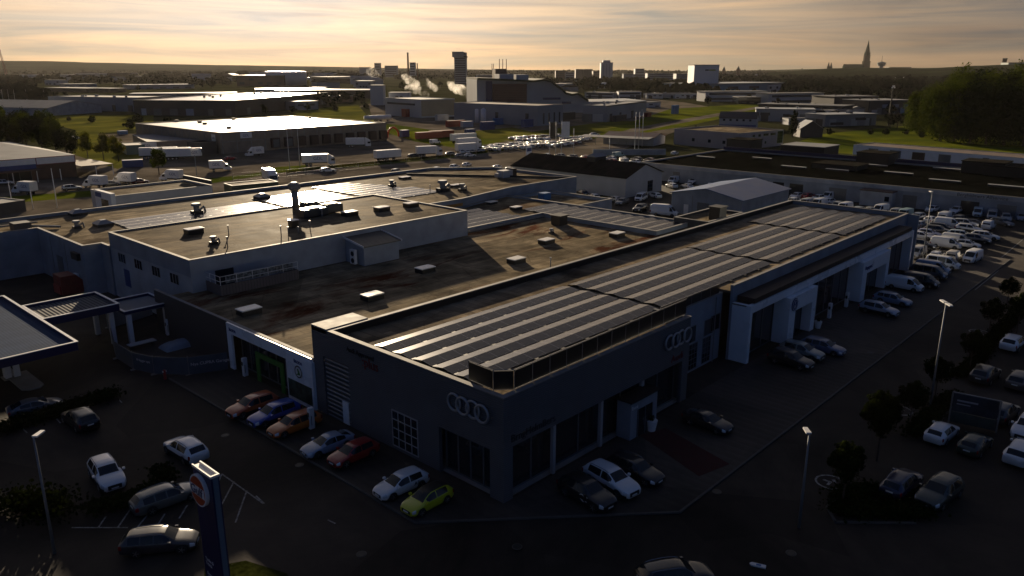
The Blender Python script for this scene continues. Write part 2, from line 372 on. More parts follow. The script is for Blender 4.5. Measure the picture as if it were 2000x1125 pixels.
UP = {}
UP['suv'] = dict(L=4.75, W=1.93, R=.37, wheels=(.19, .795), clad=True, ws=(.275, .415), rw=(.90, .975), side=((.345, .555), (.575, .845)), cuts=(.275, .345, .415, .555, .575, .845, .9, .975), plz=.75,
    top=((0, .72), (.02, .80), (.06, .90), (.15, 1.0), (.27, 1.08), (.42, 1.56), (.48, 1.62), (.6, 1.64), (.85, 1.58), (.91, 1.50), (.975, 1.10), (1, 1.02)),
    belt=((0, .70), (.03, .78), (.1, .88), (.25, 1.0), (.3, 1.04), (.9, 1.12), (.97, 1.04), (1, .98)),
    bot=((0, .30), (.05, .22), (.95, .24), (1, .36)), w=((0, .70), (.03, .86), (.08, .95), (.2, 1), (.85, 1), (.95, .95), (1, .84)),
    wt=((0, .6), (.25, .78), (.42, .72), (.6, .74), (.88, .70), (1, .72)), rails=(.44, .86))
UP['hatch'] = dict(L=4.3, W=1.80, R=.33, wheels=(.195, .80), ws=(.26, .42), rw=(.885, .965), side=((.34, .56), (.575, .83)), cuts=(.26, .34, .42, .56, .575, .83, .885, .965), plz=.62,
    top=((0, .60), (.02, .68), (.06, .76), (.15, .85), (.26, .93), (.43, 1.36), (.5, 1.42), (.6, 1.43), (.82, 1.38), (.9, 1.28), (.97, .98), (1, .88)),
    belt=((0, .58), (.03, .66), (.1, .75), (.25, .86), (.3, .90), (.88, .98), (.96, .92), (1, .84)),
    bot=((0, .24), (.05, .17), (.95, .2), (1, .30)), w=((0, .68), (.03, .85), (.08, .95), (.2, 1), (.85, 1), (.95, .94), (1, .82)),
    wt=((0, .6), (.25, .76), (.42, .68), (.6, .70), (.88, .64), (1, .7)))
UP['wagon'] = dict(L=4.8, W=1.83, R=.34, wheels=(.18, .775), ws=(.27, .40), rw=(.90, .975), side=((.335, .525), (.54, .70), (.715, .87)), cuts=(.27, .335, .40, .525, .54, .70, .715, .87, .9, .975), plz=.7,
    top=((0, .60), (.02, .68), (.06, .78), (.15, .88), (.27, .96), (.40, 1.40), (.47, 1.46), (.6, 1.48), (.86, 1.42), (.92, 1.32), (.98, .98), (1, .90)),
    belt=((0, .58), (.03, .66), (.1, .76), (.25, .88), (.3, .92), (.9, .99), (.97, .92), (1, .86)),
    bot=((0, .24), (.05, .18), (.95, .2), (1, .30)), w=((0, .68), (.03, .85), (.08, .95), (.2, 1), (.85, 1), (.95, .94), (1, .82)),
    wt=((0, .6), (.25, .76), (.42, .69), (.6, .71), (.88, .66), (1, .7)), rails=(.42, .87), railm=None)
UP['wagon']['railm'] = M_chrome
UP['coupe'] = dict(L=4.5, W=1.83, R=.34, wheels=(.19, .79), ws=(.27, .43), rw=(.74, .92), side=((.36, .58), (.595, .78)), cuts=(.27, .36, .43, .58, .595, .74, .78, .92), plz=.55,
    top=((0, .56), (.02, .64), (.06, .72), (.15, .82), (.27, .90), (.44, 1.28), (.53, 1.36), (.66, 1.33), (.75, 1.24), (.92, .98), (.98, .96), (1, .86)),
    belt=((0, .54), (.03, .62), (.1, .71), (.25, .84), (.3, .88), (.8, .95), (.96, .92), (1, .82)),
    bot=((0, .22), (.05, .15), (.95, .2), (1, .30)), w=((0, .68), (.03, .85), (.08, .95), (.2, 1), (.85, 1), (.95, .94), (1, .80)),
    wt=((0, .6), (.25, .76), (.42, .66), (.6, .68), (.88, .66), (1, .7)))
UP['cabrio'] = dict(UP['hatch'], L=4.0, W=1.75, blackroof=True)
UP['van'] = dict(L=5.0, W=1.92, R=.34, wheels=(.185, .79), ws=(.10, .27), rw=(.975, .992), side=((.20, .38),), cuts=(.10, .20, .27, .38, .975, .992), plz=.8, mirror=M_black, gr=.08,
    top=((0, .80), (.03, .98), (.10, 1.12), (.27, 1.80), (.33, 1.92), (.5, 1.96), (.93, 1.94), (.97, 1.88), (.99, 1.1), (1, .9)),
    belt=((0, .72), (.03, .90), (.1, 1.05), (.2, 1.10), (.9, 1.12), (1, .9)),
    bot=((0, .3), (.05, .24), (.95, .26), (1, .34)), w=((0, .72), (.03, .86), (.10, .96), (.2, 1), (.95, 1), (1, .93)),
    wt=((0, .6), (.1, .74), (.3, .84), (.5, .87), (.95, .87), (1, .86)))
UP['bus'] = dict(UP['van'], side=((.20, .38), (.40, .62), (.64, .9)), cuts=(.10, .20, .27, .38, .40, .62, .64, .9, .975, .992))
UP['caddy'] = dict(L=4.5, W=1.82, R=.33, wheels=(.19, .79), ws=(.20, .36), rw=(.972, .99), side=((.28, .47),), cuts=(.2, .28, .36, .47, .972, .99), plz=.75, mirror=M_black,
    top=((0, .72), (.03, .84), (.08, .95), (.20, 1.06), (.36, 1.66), (.44, 1.80), (.55, 1.83), (.93, 1.81), (.97, 1.74), (.99, 1.0), (1, .86)),
    belt=((0, .66), (.03, .78), (.1, .88), (.2, 1.0), (.9, 1.06), (1, .86)),
    bot=((0, .27), (.05, .2), (.95, .24), (1, .32)), w=((0, .7), (.03, .86), (.10, .96), (.2, 1), (.95, 1), (1, .92)),
    wt=((0, .6), (.2, .74), (.36, .78), (.5, .83), (.95, .83), (1, .82)))
UP['highvan'] = dict(L=6.0, W=2.02, R=.36, wheels=(.17, .76), ws=(.115, .235), rw=(0, 0), side=((.17, .28),), cuts=(.115, .17, .235, .28), plz=.8, mirror=M_black, gr=.1,
    top=((0, .85), (.03, 1.08), (.115, 1.30), (.235, 2.12), (.30, 2.50), (.4, 2.60), (.96, 2.58), (.985, 2.45), (1, 2.3)),
    belt=((0, .8), (.03, 1.0), (.115, 1.22), (.2, 1.28), (.95, 1.3), (1, 1.28)),
    bot=((0, .34), (.05, .3), (1, .4)), w=((0, .74), (.03, .88), (.10, .97), (.2, 1), (.97, 1), (1, .97)),
    wt=((0, .6), (.115, .76), (.25, .84), (.35, .86), (.96, .86), (1, .86)), lights=True)
TM = {k: car_template(P) for k, P in UP.items()}
FARM = {k: one_mesh(car_template(dict(P, low=True))) for k, P in UP.items() if k in ('suv', 'hatch', 'wagon', 'van', 'caddy', 'coupe')}
KCAT = dict(suv='car', hatch='car', wagon='car', coupe='car', cabrio='car', van='van', bus='van', caddy='van', highvan='van')
KNAME = dict(suv='suv', hatch='hatchback_car', wagon='estate_car', coupe='saloon_car', cabrio='small_car', van='panel_van', bus='passenger_van', caddy='small_van', highvan='high_roof_van')

def spawn(tree, parent, col=None):
    for nm, me, loc, rz, ch in tree:
        o = link(nm, me, parent, loc=loc, rz=rz)
        if col: o.color = (*col, 1)
        spawn(ch, o, col)
def car(kind, x, y, hd, col, label, group=None, far=False, z=0.0):
    if far and kind in FARM:
        o = link(KNAME[kind], FARM[kind], None, loc=(x, y, z), rz=R(hd)); o.color = (*col, 1)
        return tag(o, label, KCAT[kind], group)
    t = thing(KNAME[kind], label, KCAT[kind], (x, y, z), R(hd), group); spawn(TM[kind], t, col); return t

# ---- lettering
def text_obj(name, s, size, m, parent, loc, rot, depth=.02, label=None, align='LEFT', scale_x=1.0):
    cu = bpy.data.curves.new(name, 'FONT'); cu.body = s; cu.size = size; cu.extrude = depth; cu.align_x = align; cu.resolution_u = 3
    tmp = bpy.data.objects.new(name + '_c', cu); COL.objects.link(tmp)
    dg = bpy.context.evaluated_depsgraph_get(); me = bpy.data.meshes.new_from_object(tmp.evaluated_get(dg))
    bpy.data.objects.remove(tmp); me.materials.clear(); me.materials.append(m); me.name = name
    o = link(name, me, parent, label); o.location = loc; o.rotation_euler = rot; o.scale.x = scale_x
    return o
TXT = {}
def logo_mesh(s, size, m):
    k = (s, size, m.name)
    if k not in TXT:
        o = text_obj('lettering', s, size, m, None, (0, 0, 0), (0, 0, 0), .015); TXT[k] = o.data; bpy.data.objects.remove(o)
    return TXT[k]
def letter(s, size, m, parent, loc, rot, name='lettering'):
    o = link(name, logo_mesh(s, size, m), parent); o.location = loc; o.rotation_euler = rot; return o

# ---- lorries
def wheels_on(root, xs, r=.48, w=2.3):
    for x in xs:
        for sg in (1, -1):
            t = MB(); t.cyl((0, -.15, 0), (0, .15, 0), r, n=16); o = t.build('wheel', M_tyre, root, True); o.location = (x, sg * (w / 2 - .15), r)
            q = MB(); q.cyl((0, sg * .13, 0), (0, sg * .16, 0), r * .55, n=12); q.build('rim', M_rim, o)
def box_body(root, x0, x1, z0, z1, logo=None, lsize=1.5, w=2.5, lx=None, name='cargo_box'):
    b = MB(); b.box(x0, x1, -w / 2, w / 2, z0, z1); o = b.build(name, M_whitebox, root, bevel=.04)
    q = MB(); q.box(x0 + .06, x1 - .06, -w / 2 + .06, w / 2 - .06, z1 + .003, z1 + .03); q.build('box_roof', M_boxtop, o)
    q = MB(); q.box(x0 + .1, x1 - .1, -w / 2 + .1, w / 2 - .1, z0 - .25, z0 - .003); q.build('chassis', M_under, root)
    d = MB()
    for sg in (-1, 1): d.box(x0 - .02, x0 - .004, sg * .62 - .56, sg * .62 + .56, z0 + .1, z1 - .15)
    d.build('rear_door', M_whitebox, o)
    if logo:
        xx = (x0 + x1) / 2 if lx is None else lx
        for sg in (-1, 1): letter(logo, lsize, M_logo, o, (xx + (-lsize * .95 if sg < 0 else lsize * .95), sg * (w / 2 + .012), (z0 + z1) / 2 - lsize * .3), (R(90), 0, 0 if sg < 0 else R(180)))
    return o
def cab(root, x0, h=3.0, w=2.45, col=M_whitebox, deflector=True):
    """forward-control lorry cab from x0 (rear) forward"""
    b = MB(); b.side([(x0, .55), (x0 + 2.15, .45), (x0 + 2.25, 1.3), (x0 + 2.02, h - .25), (x0 + 1.6, h), (x0, h + .05)][::1], -w / 2, w / 2)
    o = b.build('cab', col, root, bevel=.05)
    q = MB(); q.side([(x0 + 2.262, 1.45), (x0 + 2.275, 1.45), (x0 + 2.125, h - .55), (x0 + 2.11, h - .55)], -w / 2 + .15, w / 2 - .15); q.build('windscreen', M_glass, o)
    for sg in (-1, 1):
        q = MB(); q.box(x0 + .95, x0 + 1.95, sg * (w / 2 + .012) - .01, sg * (w / 2 + .012) + .01, 1.55, h - .75); q.build('side_window', M_glass, o)
        q = MB(); q.box(x0 + 2.24, x0 + 2.30, sg * .9 - .22, sg * .9 + .22, .75, 1.0); q.build('headlight', M_lamp, o)
        q = MB(); q.box(x0 + 1.95, x0 + 2.1, sg * (w / 2 + .2) - .1, sg * (w / 2 + .2) + .1, 1.6, 2.3); q.build('mirror', M_black, o)
    q = MB(); q.box(x0 + 2.255, x0 + 2.29, -.9, .9, .62, 1.25); q.build('grille', M_black, o)
    if deflector:
        q = MB(); q.side([(x0, h + .052), (x0 + 1.5, h + .04), (x0 + .2, h + .75), (x0, h + .75)], -w / 2 + .15, w / 2 - .15); q.build('wind_deflector', col, o)
def lorry(p, hd, label, L=8.0, logo=None, artic=False, h=3.7, dark=False, group='lorries and vans in the freight yard'):
    t = thing('articulated_lorry' if artic else 'box_lorry', label, 'truck', (p.x, p.y, 0), R(hd), group)
    x1 = L / 2 - 2.5; box_body(t, -L / 2, x1, 1.15, h, logo, lx=-.3)
    cab(t, x1 + .25); wheels_on(t, (-L / 2 + 1.4, -L / 2 + 2.6, L / 2 - 1.3))
    return t
def trailer(p, hd, label, L=12.5, h=3.9, group='lorries and vans in the freight yard', cooler=True):
    t = thing('semi_trailer', label, 'trailer', (p.x, p.y, 0), R(hd), group); b = box_body(t, -L / 2, L / 2, 1.2, h)
    if cooler:
        q = MB(); q.box(L / 2 + .005, L / 2 + .35, -.9, .9, 2.4, 3.6); q.build('cooling_unit', M_black, t, bevel=.05)
    wheels_on(t, (-L / 2 + 1.6, -L / 2 + 2.9, -L / 2 + 4.2)); q = MB(); q.box(L / 2 - 2.5, L / 2 - 2.3, -1, 1, .02, .95); q.build('landing_leg', M_under, t)
    return t
def lux_van(p, hd, label, logo='GDL', group='lorries and vans in the freight yard'):
    """chassis van with a separate white box"""
    t = thing('box_van', label, 'van', (p.x, p.y, 0), R(hd), group)
    b = MB(); b.side([(.7, .45), (3.1, .4), (3.2, .95), (2.75, 1.25), (2.0, 2.15), (.7, 2.25)], -.98, .98); c = b.build('cab', M_whitebox, t, bevel=.06)
    q = MB(); q.side([(2.76, 1.30), (2.80, 1.30), (2.13, 2.08), (2.09, 2.08)], -.85, .85); q.build('windscreen', M_glass, c)
    for sg in (-1, 1):
        q = MB(); q.box(1.2, 2.1, sg * .99 - .01, sg * .99 + .01, 1.3, 1.95); q.build('side_window', M_glass, c)
        q = MB(); q.box(3.08, 3.22, sg * .75 - .14, sg * .75 + .14, .75, .95); q.build('headlight', M_lamp, c)
    q = MB(); q.side([(1.6, 2.3), (.72, 2.3), (.72, 3.1)], -.9, .9); q.build('wind_deflector', M_whitebox, c)
    box_body(t, -3.4, .6, .95, 3.25, logo, 1.1, 2.15); wheels_on(t, (-2.1, 2.2), .36, 1.95)
    return t
# ------------------------------------------------------------------ building helpers and materials
M_felt = felt('roof_felt_brown', (.22, .175, .118), .50, (.045, .022, .012), .6, 1.0, 0)
M_felt2 = felt('roof_felt_tan', (.225, .182, .122), .46, (.07, .045, .028), .75, 1.0, 0)
M_felt3 = felt('roof_felt_worn', (.20, .162, .108), .52, (.075, .022, .010), .95, 1.0, 0)
for m_ in (M_felt, M_felt2, M_felt3): weathered(m_, .16, .38, .3)
M_feltd = felt('roof_felt_dark', (.03, .028, .024), .8, (.02, .02, .02), .4, 1.2, 0, 0)
M_sheetw = mat('pale_metal_roof', (.45, .44, .42), .38, .2, .12, .15)
M_sheetg = mat('grey_metal_roof', (.26, .26, .26), .75, 0, .15, .2, spec=.1)
M_coping = mat('metal_coping', (.26, .25, .235), .7, 0, .15, .8, spec=.12)
M_blackclad = mat('black_cladding', (.010, .010, .011), .45, 0, .2, .5)
M_greybrick = striped('dark_grey_slat_cladding', (.105, .118, .135), 2, .17, .4, .6, .1, dark=.55)
M_wallb = mat('painted_wall_grey_blue', (.22, .26, .31), .65, 0, .22, .35, bump=.1)
M_wallb2 = mat('painted_wall_light', (.32, .35, .39), .65, 0, .2, .35, bump=.1)
M_walld = mat('dark_wall', (.05, .05, .052), .6, 0, .15, .3)
M_wallw = mat('white_render', (.45, .44, .43), .7, 0, .10, .3, bump=.1)
M_wallbr = mat('brown_wall', (.09, .05, .035), .7, 0, .2, .4)
M_walltan = mat('tan_concrete', (.24, .20, .16), .75, 0, .15, .5)
M_wgloss = mat('white_gloss_panel', (.74, .78, .83), .3, 0, .05, .4)
M_win = mat('window_glass', (.02, .025, .03), .08, 0, 0, spec=.6)
M_frame = mat('window_frame_grey', (.10, .11, .12), .5, 0, 0)
M_framew = mat('window_frame_pale', (.35, .35, .36), .5, 0, 0)
M_door = mat('roller_door_grey', (.13, .14, .15), .5, .2, .1, .6)
M_doorbr = mat('dock_door_brown', (.06, .035, .025), .6, 0, .1, .6)
M_conc = mat('concrete', (.25, .24, .22), .85, 0, .2, .6, bump=.2)
M_steel = mat('galvanised_steel', (.20, .21, .22), .6, .3, .1, 2)
M_white = mat('white_paint', (.7, .7, .7), .5, 0, .05, 1)
M_red = mat('red_sign', (.30, .02, .02), .5, 0, 0)
M_redc = mat('red_container', (.22, .03, .02), .55, 0, .2, 1)
M_bluec = mat('blue_paint', (.015, .05, .20), .5, 0, .1, 1)
M_cyan = mat('light_blue_paint', (.03, .14, .34), .5, 0, .1, 1)
M_yel = mat('yellow_ochre_paint', (.36, .17, .03), .6, 0, .15, .8)
M_green = mat('green_paint', (.03, .16, .02), .5, 0, .1, 1)
M_navy = mat('navy_fascia', (.008, .012, .07), .4, 0, .1, .5)

def frame2(a, b):
    d = (b - a); L = math.hypot(d.x, d.y); return L, math.atan2(d.y, d.x)
WC = {}
def win(root, x, z, wd, h, side='front', y=0.0, m=None, fr=None, sub=True, name='window', nx=2, nz=1):
    """window: frame with mullions round a recessed-looking pane, laid on a wall plane"""
    m = m or M_win; fr = fr or M_frame; k = (wd, h, m.name, fr.name, sub, nx, nz, name)
    if k not in WC:
        f = MB(); t = .06 if wd < 3 else .09
        f.box(-wd / 2, wd / 2, -.06, -.004, -h / 2, -h / 2 + t); f.box(-wd / 2, wd / 2, -.06, -.004, h / 2 - t, h / 2)
        f.box(-wd / 2, -wd / 2 + t, -.058, -.004, -h / 2 + t, h / 2 - t); f.box(wd / 2 - t, wd / 2, -.058, -.004, -h / 2 + t, h / 2 - t)
        for i in range(1, nx): f.box(-wd / 2 + wd * i / nx - t / 2, -wd / 2 + wd * i / nx + t / 2, -.054, -.004, -h / 2 + t, h / 2 - t)
        for i in range(1, nz): f.box(-wd / 2 + t, wd / 2 - t, -.05, -.004, -h / 2 + h * i / nz - t / 2, -h / 2 + h * i / nz + t / 2)
        p = MB(); p.box(-wd / 2 + .02, wd / 2 - .02, -.03, -.002, -h / 2 + .02, h / 2 - .02)
        WC[k] = (p.mesh('pane', m), f.mesh('frame', fr))
    pm, fm = WC[k]
    rz = {'front': 0, 'left': -R(90), 'right': R(90), 'back': R(180)}[side]
    loc = {'front': (x, y, z), 'left': (y, x, z), 'right': (y, x, z), 'back': (x, y, z)}[side]
    o = link(name, pm, root, loc=loc, rz=rz)
    if sub: link('frame', fm, o)
    return o
def flat_building(name, label, cat, a, b, depth, h, wall=M_wallb, roof=M_felt, group=None, par=.4, pw=.3, coping=True, loc=None):
    """walls with a parapet, a sunk roof deck and a coping; a,b = ground points of the near edge, left to right"""
    L, ang = frame2(a, b); root = thing(name, label, cat, (a.x, a.y, a.z if loc is None else loc), ang, group)
    w_ = MB(); w_.box(0, L, 0, pw, 0, h); w_.box(0, L, depth - pw, depth, 0, h); w_.box(0, pw, pw, depth - pw, 0, h); w_.box(L - pw, L, pw, depth - pw, 0, h)
    w_.build('wall', wall, root)
    r_ = MB(); r_.box(pw, L - pw, pw, depth - pw, h - par - .2, h - par); ro = r_.build('roof', roof, root)
    if coping:
        c = MB(); e = .05; z0, z1 = h + .002, h + .07
        c.box(-e, L + e, -e, pw + e, z0, z1); c.box(-e, L + e, depth - pw - e, depth + e, z0, z1); c.box(-e, pw + e, pw + e, depth - pw - e, z0, z1); c.box(L - pw - e, L + e, pw + e, depth - pw - e, z0, z1)
        c.build('coping', M_coping, root)
    root['_L'] = L
    return root, L, ro
def gable_building(name, label, cat, a, b, depth, h, ridge, wall=M_wallb, roof=M_sheetg, group=None, along='x', over=.4, loc=None):
    L, ang = frame2(a, b); root = thing(name, label, cat, (a.x, a.y, a.z if loc is None else loc), ang, group)
    w_ = MB(); r_ = MB(); t = .18
    if along == 'x':
        w_.sidex([(0, 0), (depth, 0), (depth, h), (depth / 2, ridge), (0, h)], 0, L)
        sl_ = (ridge - h) / (depth / 2)
        r_.slab([(-over, -over, h - over * sl_ + t + .03), (L + over, -over, h - over * sl_ + t + .03), (L + over, depth / 2, ridge + t + .03), (-over, depth / 2, ridge + t + .03)], t)
        r_.slab([(-over, depth / 2, ridge + t + .03), (L + over, depth / 2, ridge + t + .03), (L + over, depth + over, h - over * sl_ + t + .03), (-over, depth + over, h - over * sl_ + t + .03)], t)
    else:
        w_.side([(0, 0), (L, 0), (L, h), (L / 2, ridge), (0, h)], 0, depth)
        sl_ = (ridge - h) / (L / 2)
        r_.slab([(-over, -over, h - over * sl_ + t + .03), (L / 2, -over, ridge + t + .03), (L / 2, depth + over, ridge + t + .03), (-over, depth + over, h - over * sl_ + t + .03)], t)
        r_.slab([(L / 2, -over, ridge + t + .03), (L + over, -over, h - over * sl_ + t + .03), (L + over, depth + over, h - over * sl_ + t + .03), (L / 2, depth + over, ridge + t + .03)], t)
    w_.build('wall', wall, root); ro = r_.build('roof', roof, root)
    return root, L, ro

# ------------------------------------------------------------------ the ground
M_ground = mat('far_ground', (.040, .042, .020), 1, 0, .45, .012, spec=0)
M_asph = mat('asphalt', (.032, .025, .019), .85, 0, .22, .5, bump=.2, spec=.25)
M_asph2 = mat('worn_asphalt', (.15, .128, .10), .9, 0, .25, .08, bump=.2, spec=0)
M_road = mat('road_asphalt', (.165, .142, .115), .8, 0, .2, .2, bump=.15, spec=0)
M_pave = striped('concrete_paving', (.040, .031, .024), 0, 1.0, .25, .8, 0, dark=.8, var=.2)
M_kerb = mat('kerb_stone', (.075, .072, .066), .8, 0, .2, 1.5)
M_line = mat('road_marking', (.28, .275, .26), .8, 0, .6, 4, spec=.1)
for m_ in (M_asph, M_pave): weathered(m_, .07, .6, .12)
for m_ in (M_asph2, M_road): weathered(m_, .03, .3, .12)
def grassm(name, c, c2):
    m = mat(name, c, 1, 0, .35, .05, bump=.6, spec=0); n, l, b = nodes_of(m)
    g = n.new('ShaderNodeNewGeometry'); n2 = n.new('ShaderNodeTexNoise'); n2.inputs['Scale'].default_value = .035; n2.inputs['Detail'].default_value = 8; l.new(g.outputs['Position'], n2.inputs['Vector'])
    cr = n.new('ShaderNodeMapRange'); cr.inputs['From Min'].default_value = .42; cr.inputs['From Max'].default_value = .6; l.new(n2.outputs['Fac'], cr.inputs['Value'])
    mi = n.new('ShaderNodeMix'); mi.data_type = 'RGBA'; l.new(cr.outputs[0], mi.inputs[0]); l.new(b.inputs['Base Color'].links[0].from_socket, mi.inputs[6]); mi.inputs[7].default_value = (*c2, 1); l.new(mi.outputs[2], b.inputs['Base Color'])
    return m
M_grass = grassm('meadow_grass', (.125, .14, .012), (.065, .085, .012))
M_grass2 = grassm('dry_grass', (.15, .145, .025), (.085, .09, .02))

g = MB(); nseg = 96
rings = [0, 60, 150, 300, 600, 1200, 2400, 4500, 8500]
g.v.append((0, 0, -.05))
for r_ in rings[1:]:
    for i in range(nseg): a_ = 2 * math.pi * i / nseg; g.v.append((r_ * math.cos(a_), r_ * math.sin(a_), -.05))
for i in range(nseg): g.f.append([0, 1 + i, 1 + (i + 1) % nseg]); g.m.append(0)
for k in range(len(rings) - 2):
    o1 = 1 + k * nseg; o2 = o1 + nseg
    for i in range(nseg): j = (i + 1) % nseg; g.f.append([o1 + i, o2 + i, o2 + j, o1 + j]); g.m.append(0)
struct(g.build('ground', M_ground))

def patch(name, pts, m, z, px=True, kind='structure', thick=0):
    P = [at(*p) if px else Vector((p[0], p[1], 0)) for p in pts]
    a = sum(P[i].x * P[(i + 1) % len(P)].y - P[(i + 1) % len(P)].x * P[i].y for i in range(len(P)))
    if a < 0: P.reverse()
    b = MB(); b.add([(p.x, p.y, z) for p in P], [tuple(range(len(P)))]); o = b.build(name, m)
    if kind: o['kind'] = kind
    return o
# ------------------------------------------------------------------ near ground: yards, forecourts, street
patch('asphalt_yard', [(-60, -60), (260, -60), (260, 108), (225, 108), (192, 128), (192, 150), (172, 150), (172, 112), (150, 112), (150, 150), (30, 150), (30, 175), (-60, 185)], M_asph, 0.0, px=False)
# pavement apron in front of the showrooms: real kerb step
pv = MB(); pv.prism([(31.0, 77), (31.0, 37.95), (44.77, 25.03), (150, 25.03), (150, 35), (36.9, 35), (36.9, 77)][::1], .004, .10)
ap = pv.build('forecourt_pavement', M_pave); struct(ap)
kb = MB()
def kerb_run(mb, pts, w=.18, h=.12, z=.005):
    for a, b in zip(pts, pts[1:]):
        a = Vector((a[0], a[1], 0)); b = Vector((b[0], b[1], 0)); d = (b - a); n = Vector((-d.y, d.x, 0)).normalized() * w
        q = [a, b, b + n, a + n]; mb.add([(p.x, p.y, z) for p in q] + [(p.x, p.y, h) for p in q], [(3, 2, 1, 0), (4, 5, 6, 7), (0, 1, 5, 4), (1, 2, 6, 5), (2, 3, 7, 6), (3, 0, 4, 7)])
c0 = at(813, 1020); c1 = at(1325, 1000)
kerb_run(kb, [(30.8, 77), (30.8, 37.87), (44.7, 24.82), (150, 24.82)], h=.13); struct(kb.build('forecourt_kerb', M_kerb))

def line(mb, a, b, w=.12, z=.006):
    a = Vector((a[0], a[1], 0)); b = Vector((b[0], b[1], 0)); d = (b - a).normalized(); n = Vector((-d.y, d.x, 0)) * w / 2
    q = [a - n, b - n, b + n, a + n]; mb.add([(p.x, p.y, z) for p in q], [(0, 1, 2, 3)])
mk = MB()
for q in [((433, 925), (414, 972)), ((457, 940), (425, 1000)), ((482, 958), (460, 1020)), ((433, 925), (514, 983)), ((140, 1030), (250, 1030)), ((207, 1008), (192, 1030)), ((256, 992), (230, 1030)),
          ((288, 1005), (268, 1030)), ((322, 1003), (310, 1022)), ((366, 986), (350, 1012)), ((330, 920), (342, 932)), ((110, 817), (118, 826)), ((44, 836), (53, 845)), ((232, 780), (238, 786)),
          ((1950, 528), (1904, 566)), ((2000, 465), (1953, 505)), ((1820, 505), (1850, 470)), ((500, 968), (516, 983)), ((640, 1015), (655, 1022))]:
    a = at(*q[0]); b = at(*q[1]); line(mk, a, b)
for i in range(9): line(mk, (50 + i * 1.5, 108.5), (44 + i * 1.5, 122), .1)      # hatched yard behind the station
line(mk, (44, 122), (56, 122)); line(mk, (50, 108.5), (63, 108.5))
struct(mk.build('road_markings', M_line))
cp = MB(); a_ = at(1245, 850); red = mat('red_carpet', (.05, .004, .004), .9, 0, .2, 2)
cp.prism([(p.x, p.y) for p in (at(1250, 852), at(1365, 932), at(1425, 908), at(1300, 838))], .10, .115); tag(cp.build('red_carpet', red), 'long dark red carpet laid on the paving before the glazed entrance porch', 'carpet')

# ================================================================== showroom 1: dark slatted hall, the biggest thing in the picture
t = thing('car_showroom', 'dark grey slatted corner showroom with four silver rings and a roof of solar panels', 'showroom', (36.9, 35, 0))
SH = t; H1 = 8.45; D = 22.6
wl = MB()
def yw(x0, x1, y0, y1, z0, z1): wl.box(x0, x1, y0, y1, z0, z1)
th = .35
# left face (x = 0), split at the openings
yw(0, th, 0, 1.4, 0, H1); yw(0, th, 1.4, 7.0, 4.0, H1); yw(0, th, 7.0, 9.5, 0, H1); yw(0, th, 9.5, 12.8, 0, .4); yw(0, th, 9.5, 12.8, 3.72, H1)
yw(0, th, 12.8, 18.7, 0, H1); yw(0, th, 18.7, 22.5, 5.9, H1); yw(0, th, 22.5, 24.1, 0, H1)
# front face (y = 0)
yw(th, 1.0, 0, th, 0, 4.35); yw(th, 25.7, 0, th, 4.35, H1); yw(24.6, 25.7, 0, th, 0, 4.35); yw(25.35, 25.7, th, 4.0, 0, H1)
wl.build('wall', M_greybrick, t)
w2 = MB(); w2.box(25.7, 38.3, 3.4, 3.75, 0, 7.5); w2.box(25.7, 97, 21.3, 21.6, 0, H1 - .02); w2.box(96.7, 97, .5, 21.3, 0, H1 - .02); w2.box(38.3, 96.7, 2.2, 2.5, 0, H1 - .02)
w2.box(.35, 1.0, 21.3, 24.1, 0, H1 - .01); w2.box(.36, 25.6, 21.31, 21.6, 0, H1 - .01)
w2.build('rear_wall', M_wallb, t)
rf = MB(); rf.box(.36, 25.34, .36, 21.29, 7.55, 7.84); rf.box(38.3, 96.69, 2.51, 21.29, 7.55, 7.84); rf.box(25.34, 38.3, 4.0, 21.29, 7.55, 7.835)
rf.build('roof', weathered(felt('showroom_roof_felt', (.22, .175, .12), .42, (.05, .045, .04), .7, 1.0, 1), .16, .35, .3), t)
cpg = MB(); z0, z1 = H1 + .002, H1 + .08
cpg.box(-.06, .41, -.06, 21.25, z0, z1); cpg.box(.41, 25.75, -.06, .41, z0, z1); cpg.box(-.06, 97.05, 21.25, 21.72, z0, z1); cpg.box(38.3, 97.05, 2.15, 2.56, z0, z1); cpg.box(96.64, 97.05, 2.56, 21.25, z0, z1)
cpg.box(25.7, 38.3, 3.35, 3.8, 7.505, 7.57)
cpg.build('coping', M_coping, t)
bp_ = MB(); bp_.box(.37, 96.6, 21.17, 21.296, 7.85, H1); bp_.box(38.4, 96.6, 2.502, 2.6, 7.85, H1); bp_.build('parapet_shade_lining', M_blackclad, t)  # inner parapet faces coloured black to stand for their unlit shade
# glass fronts
def glazing(x0, x1, y, z0, z1, n, root, deep=.06, name='shop_window', face='front'):
    p = MB(); f = MB(); w_ = (x1 - x0) / n
    for i in range(n + 1):
        q = x0 + i * w_
        f.box(q - .06, q + .06, y - .08, y + .04, z0, z1) if face == 'front' else f.box(y - .08, y + .04, q - .06, q + .06, z0, z1)
    for z in (z0, z1 - .12):
        f.box(x0 + .06, x1 - .06, y - .075, y + .035, z, z + .12) if face == 'front' else f.box(y - .075, y + .035, x0 + .06, x1 - .06, z, z + .12)
    (p.box(x0, x1, y, y + .03, z0 + .02, z1 - .02) if face == 'front' else p.box(y, y + .03, x0, x1, z0 + .02, z1 - .02))
    o = p.build(name, M_win, root); f.build('mullions', M_frame, o); return o
glazing(1.0, 24.6, .9, .1, 4.34, 8, t); glazing(1.42, 6.98, .8, .1, 3.98, 4, t, face='left')
for x in (5.9, 12.1, 18.2): q = MB(); q.box(x - .15, x + .15, .1, .4, .1, 4.34); q.build('column', M_framew, t)
fl = MB(); fl.box(.36, 25.3, .36, 21.2, .02, .09); fl.build('showroom_floor', M_conc, t)
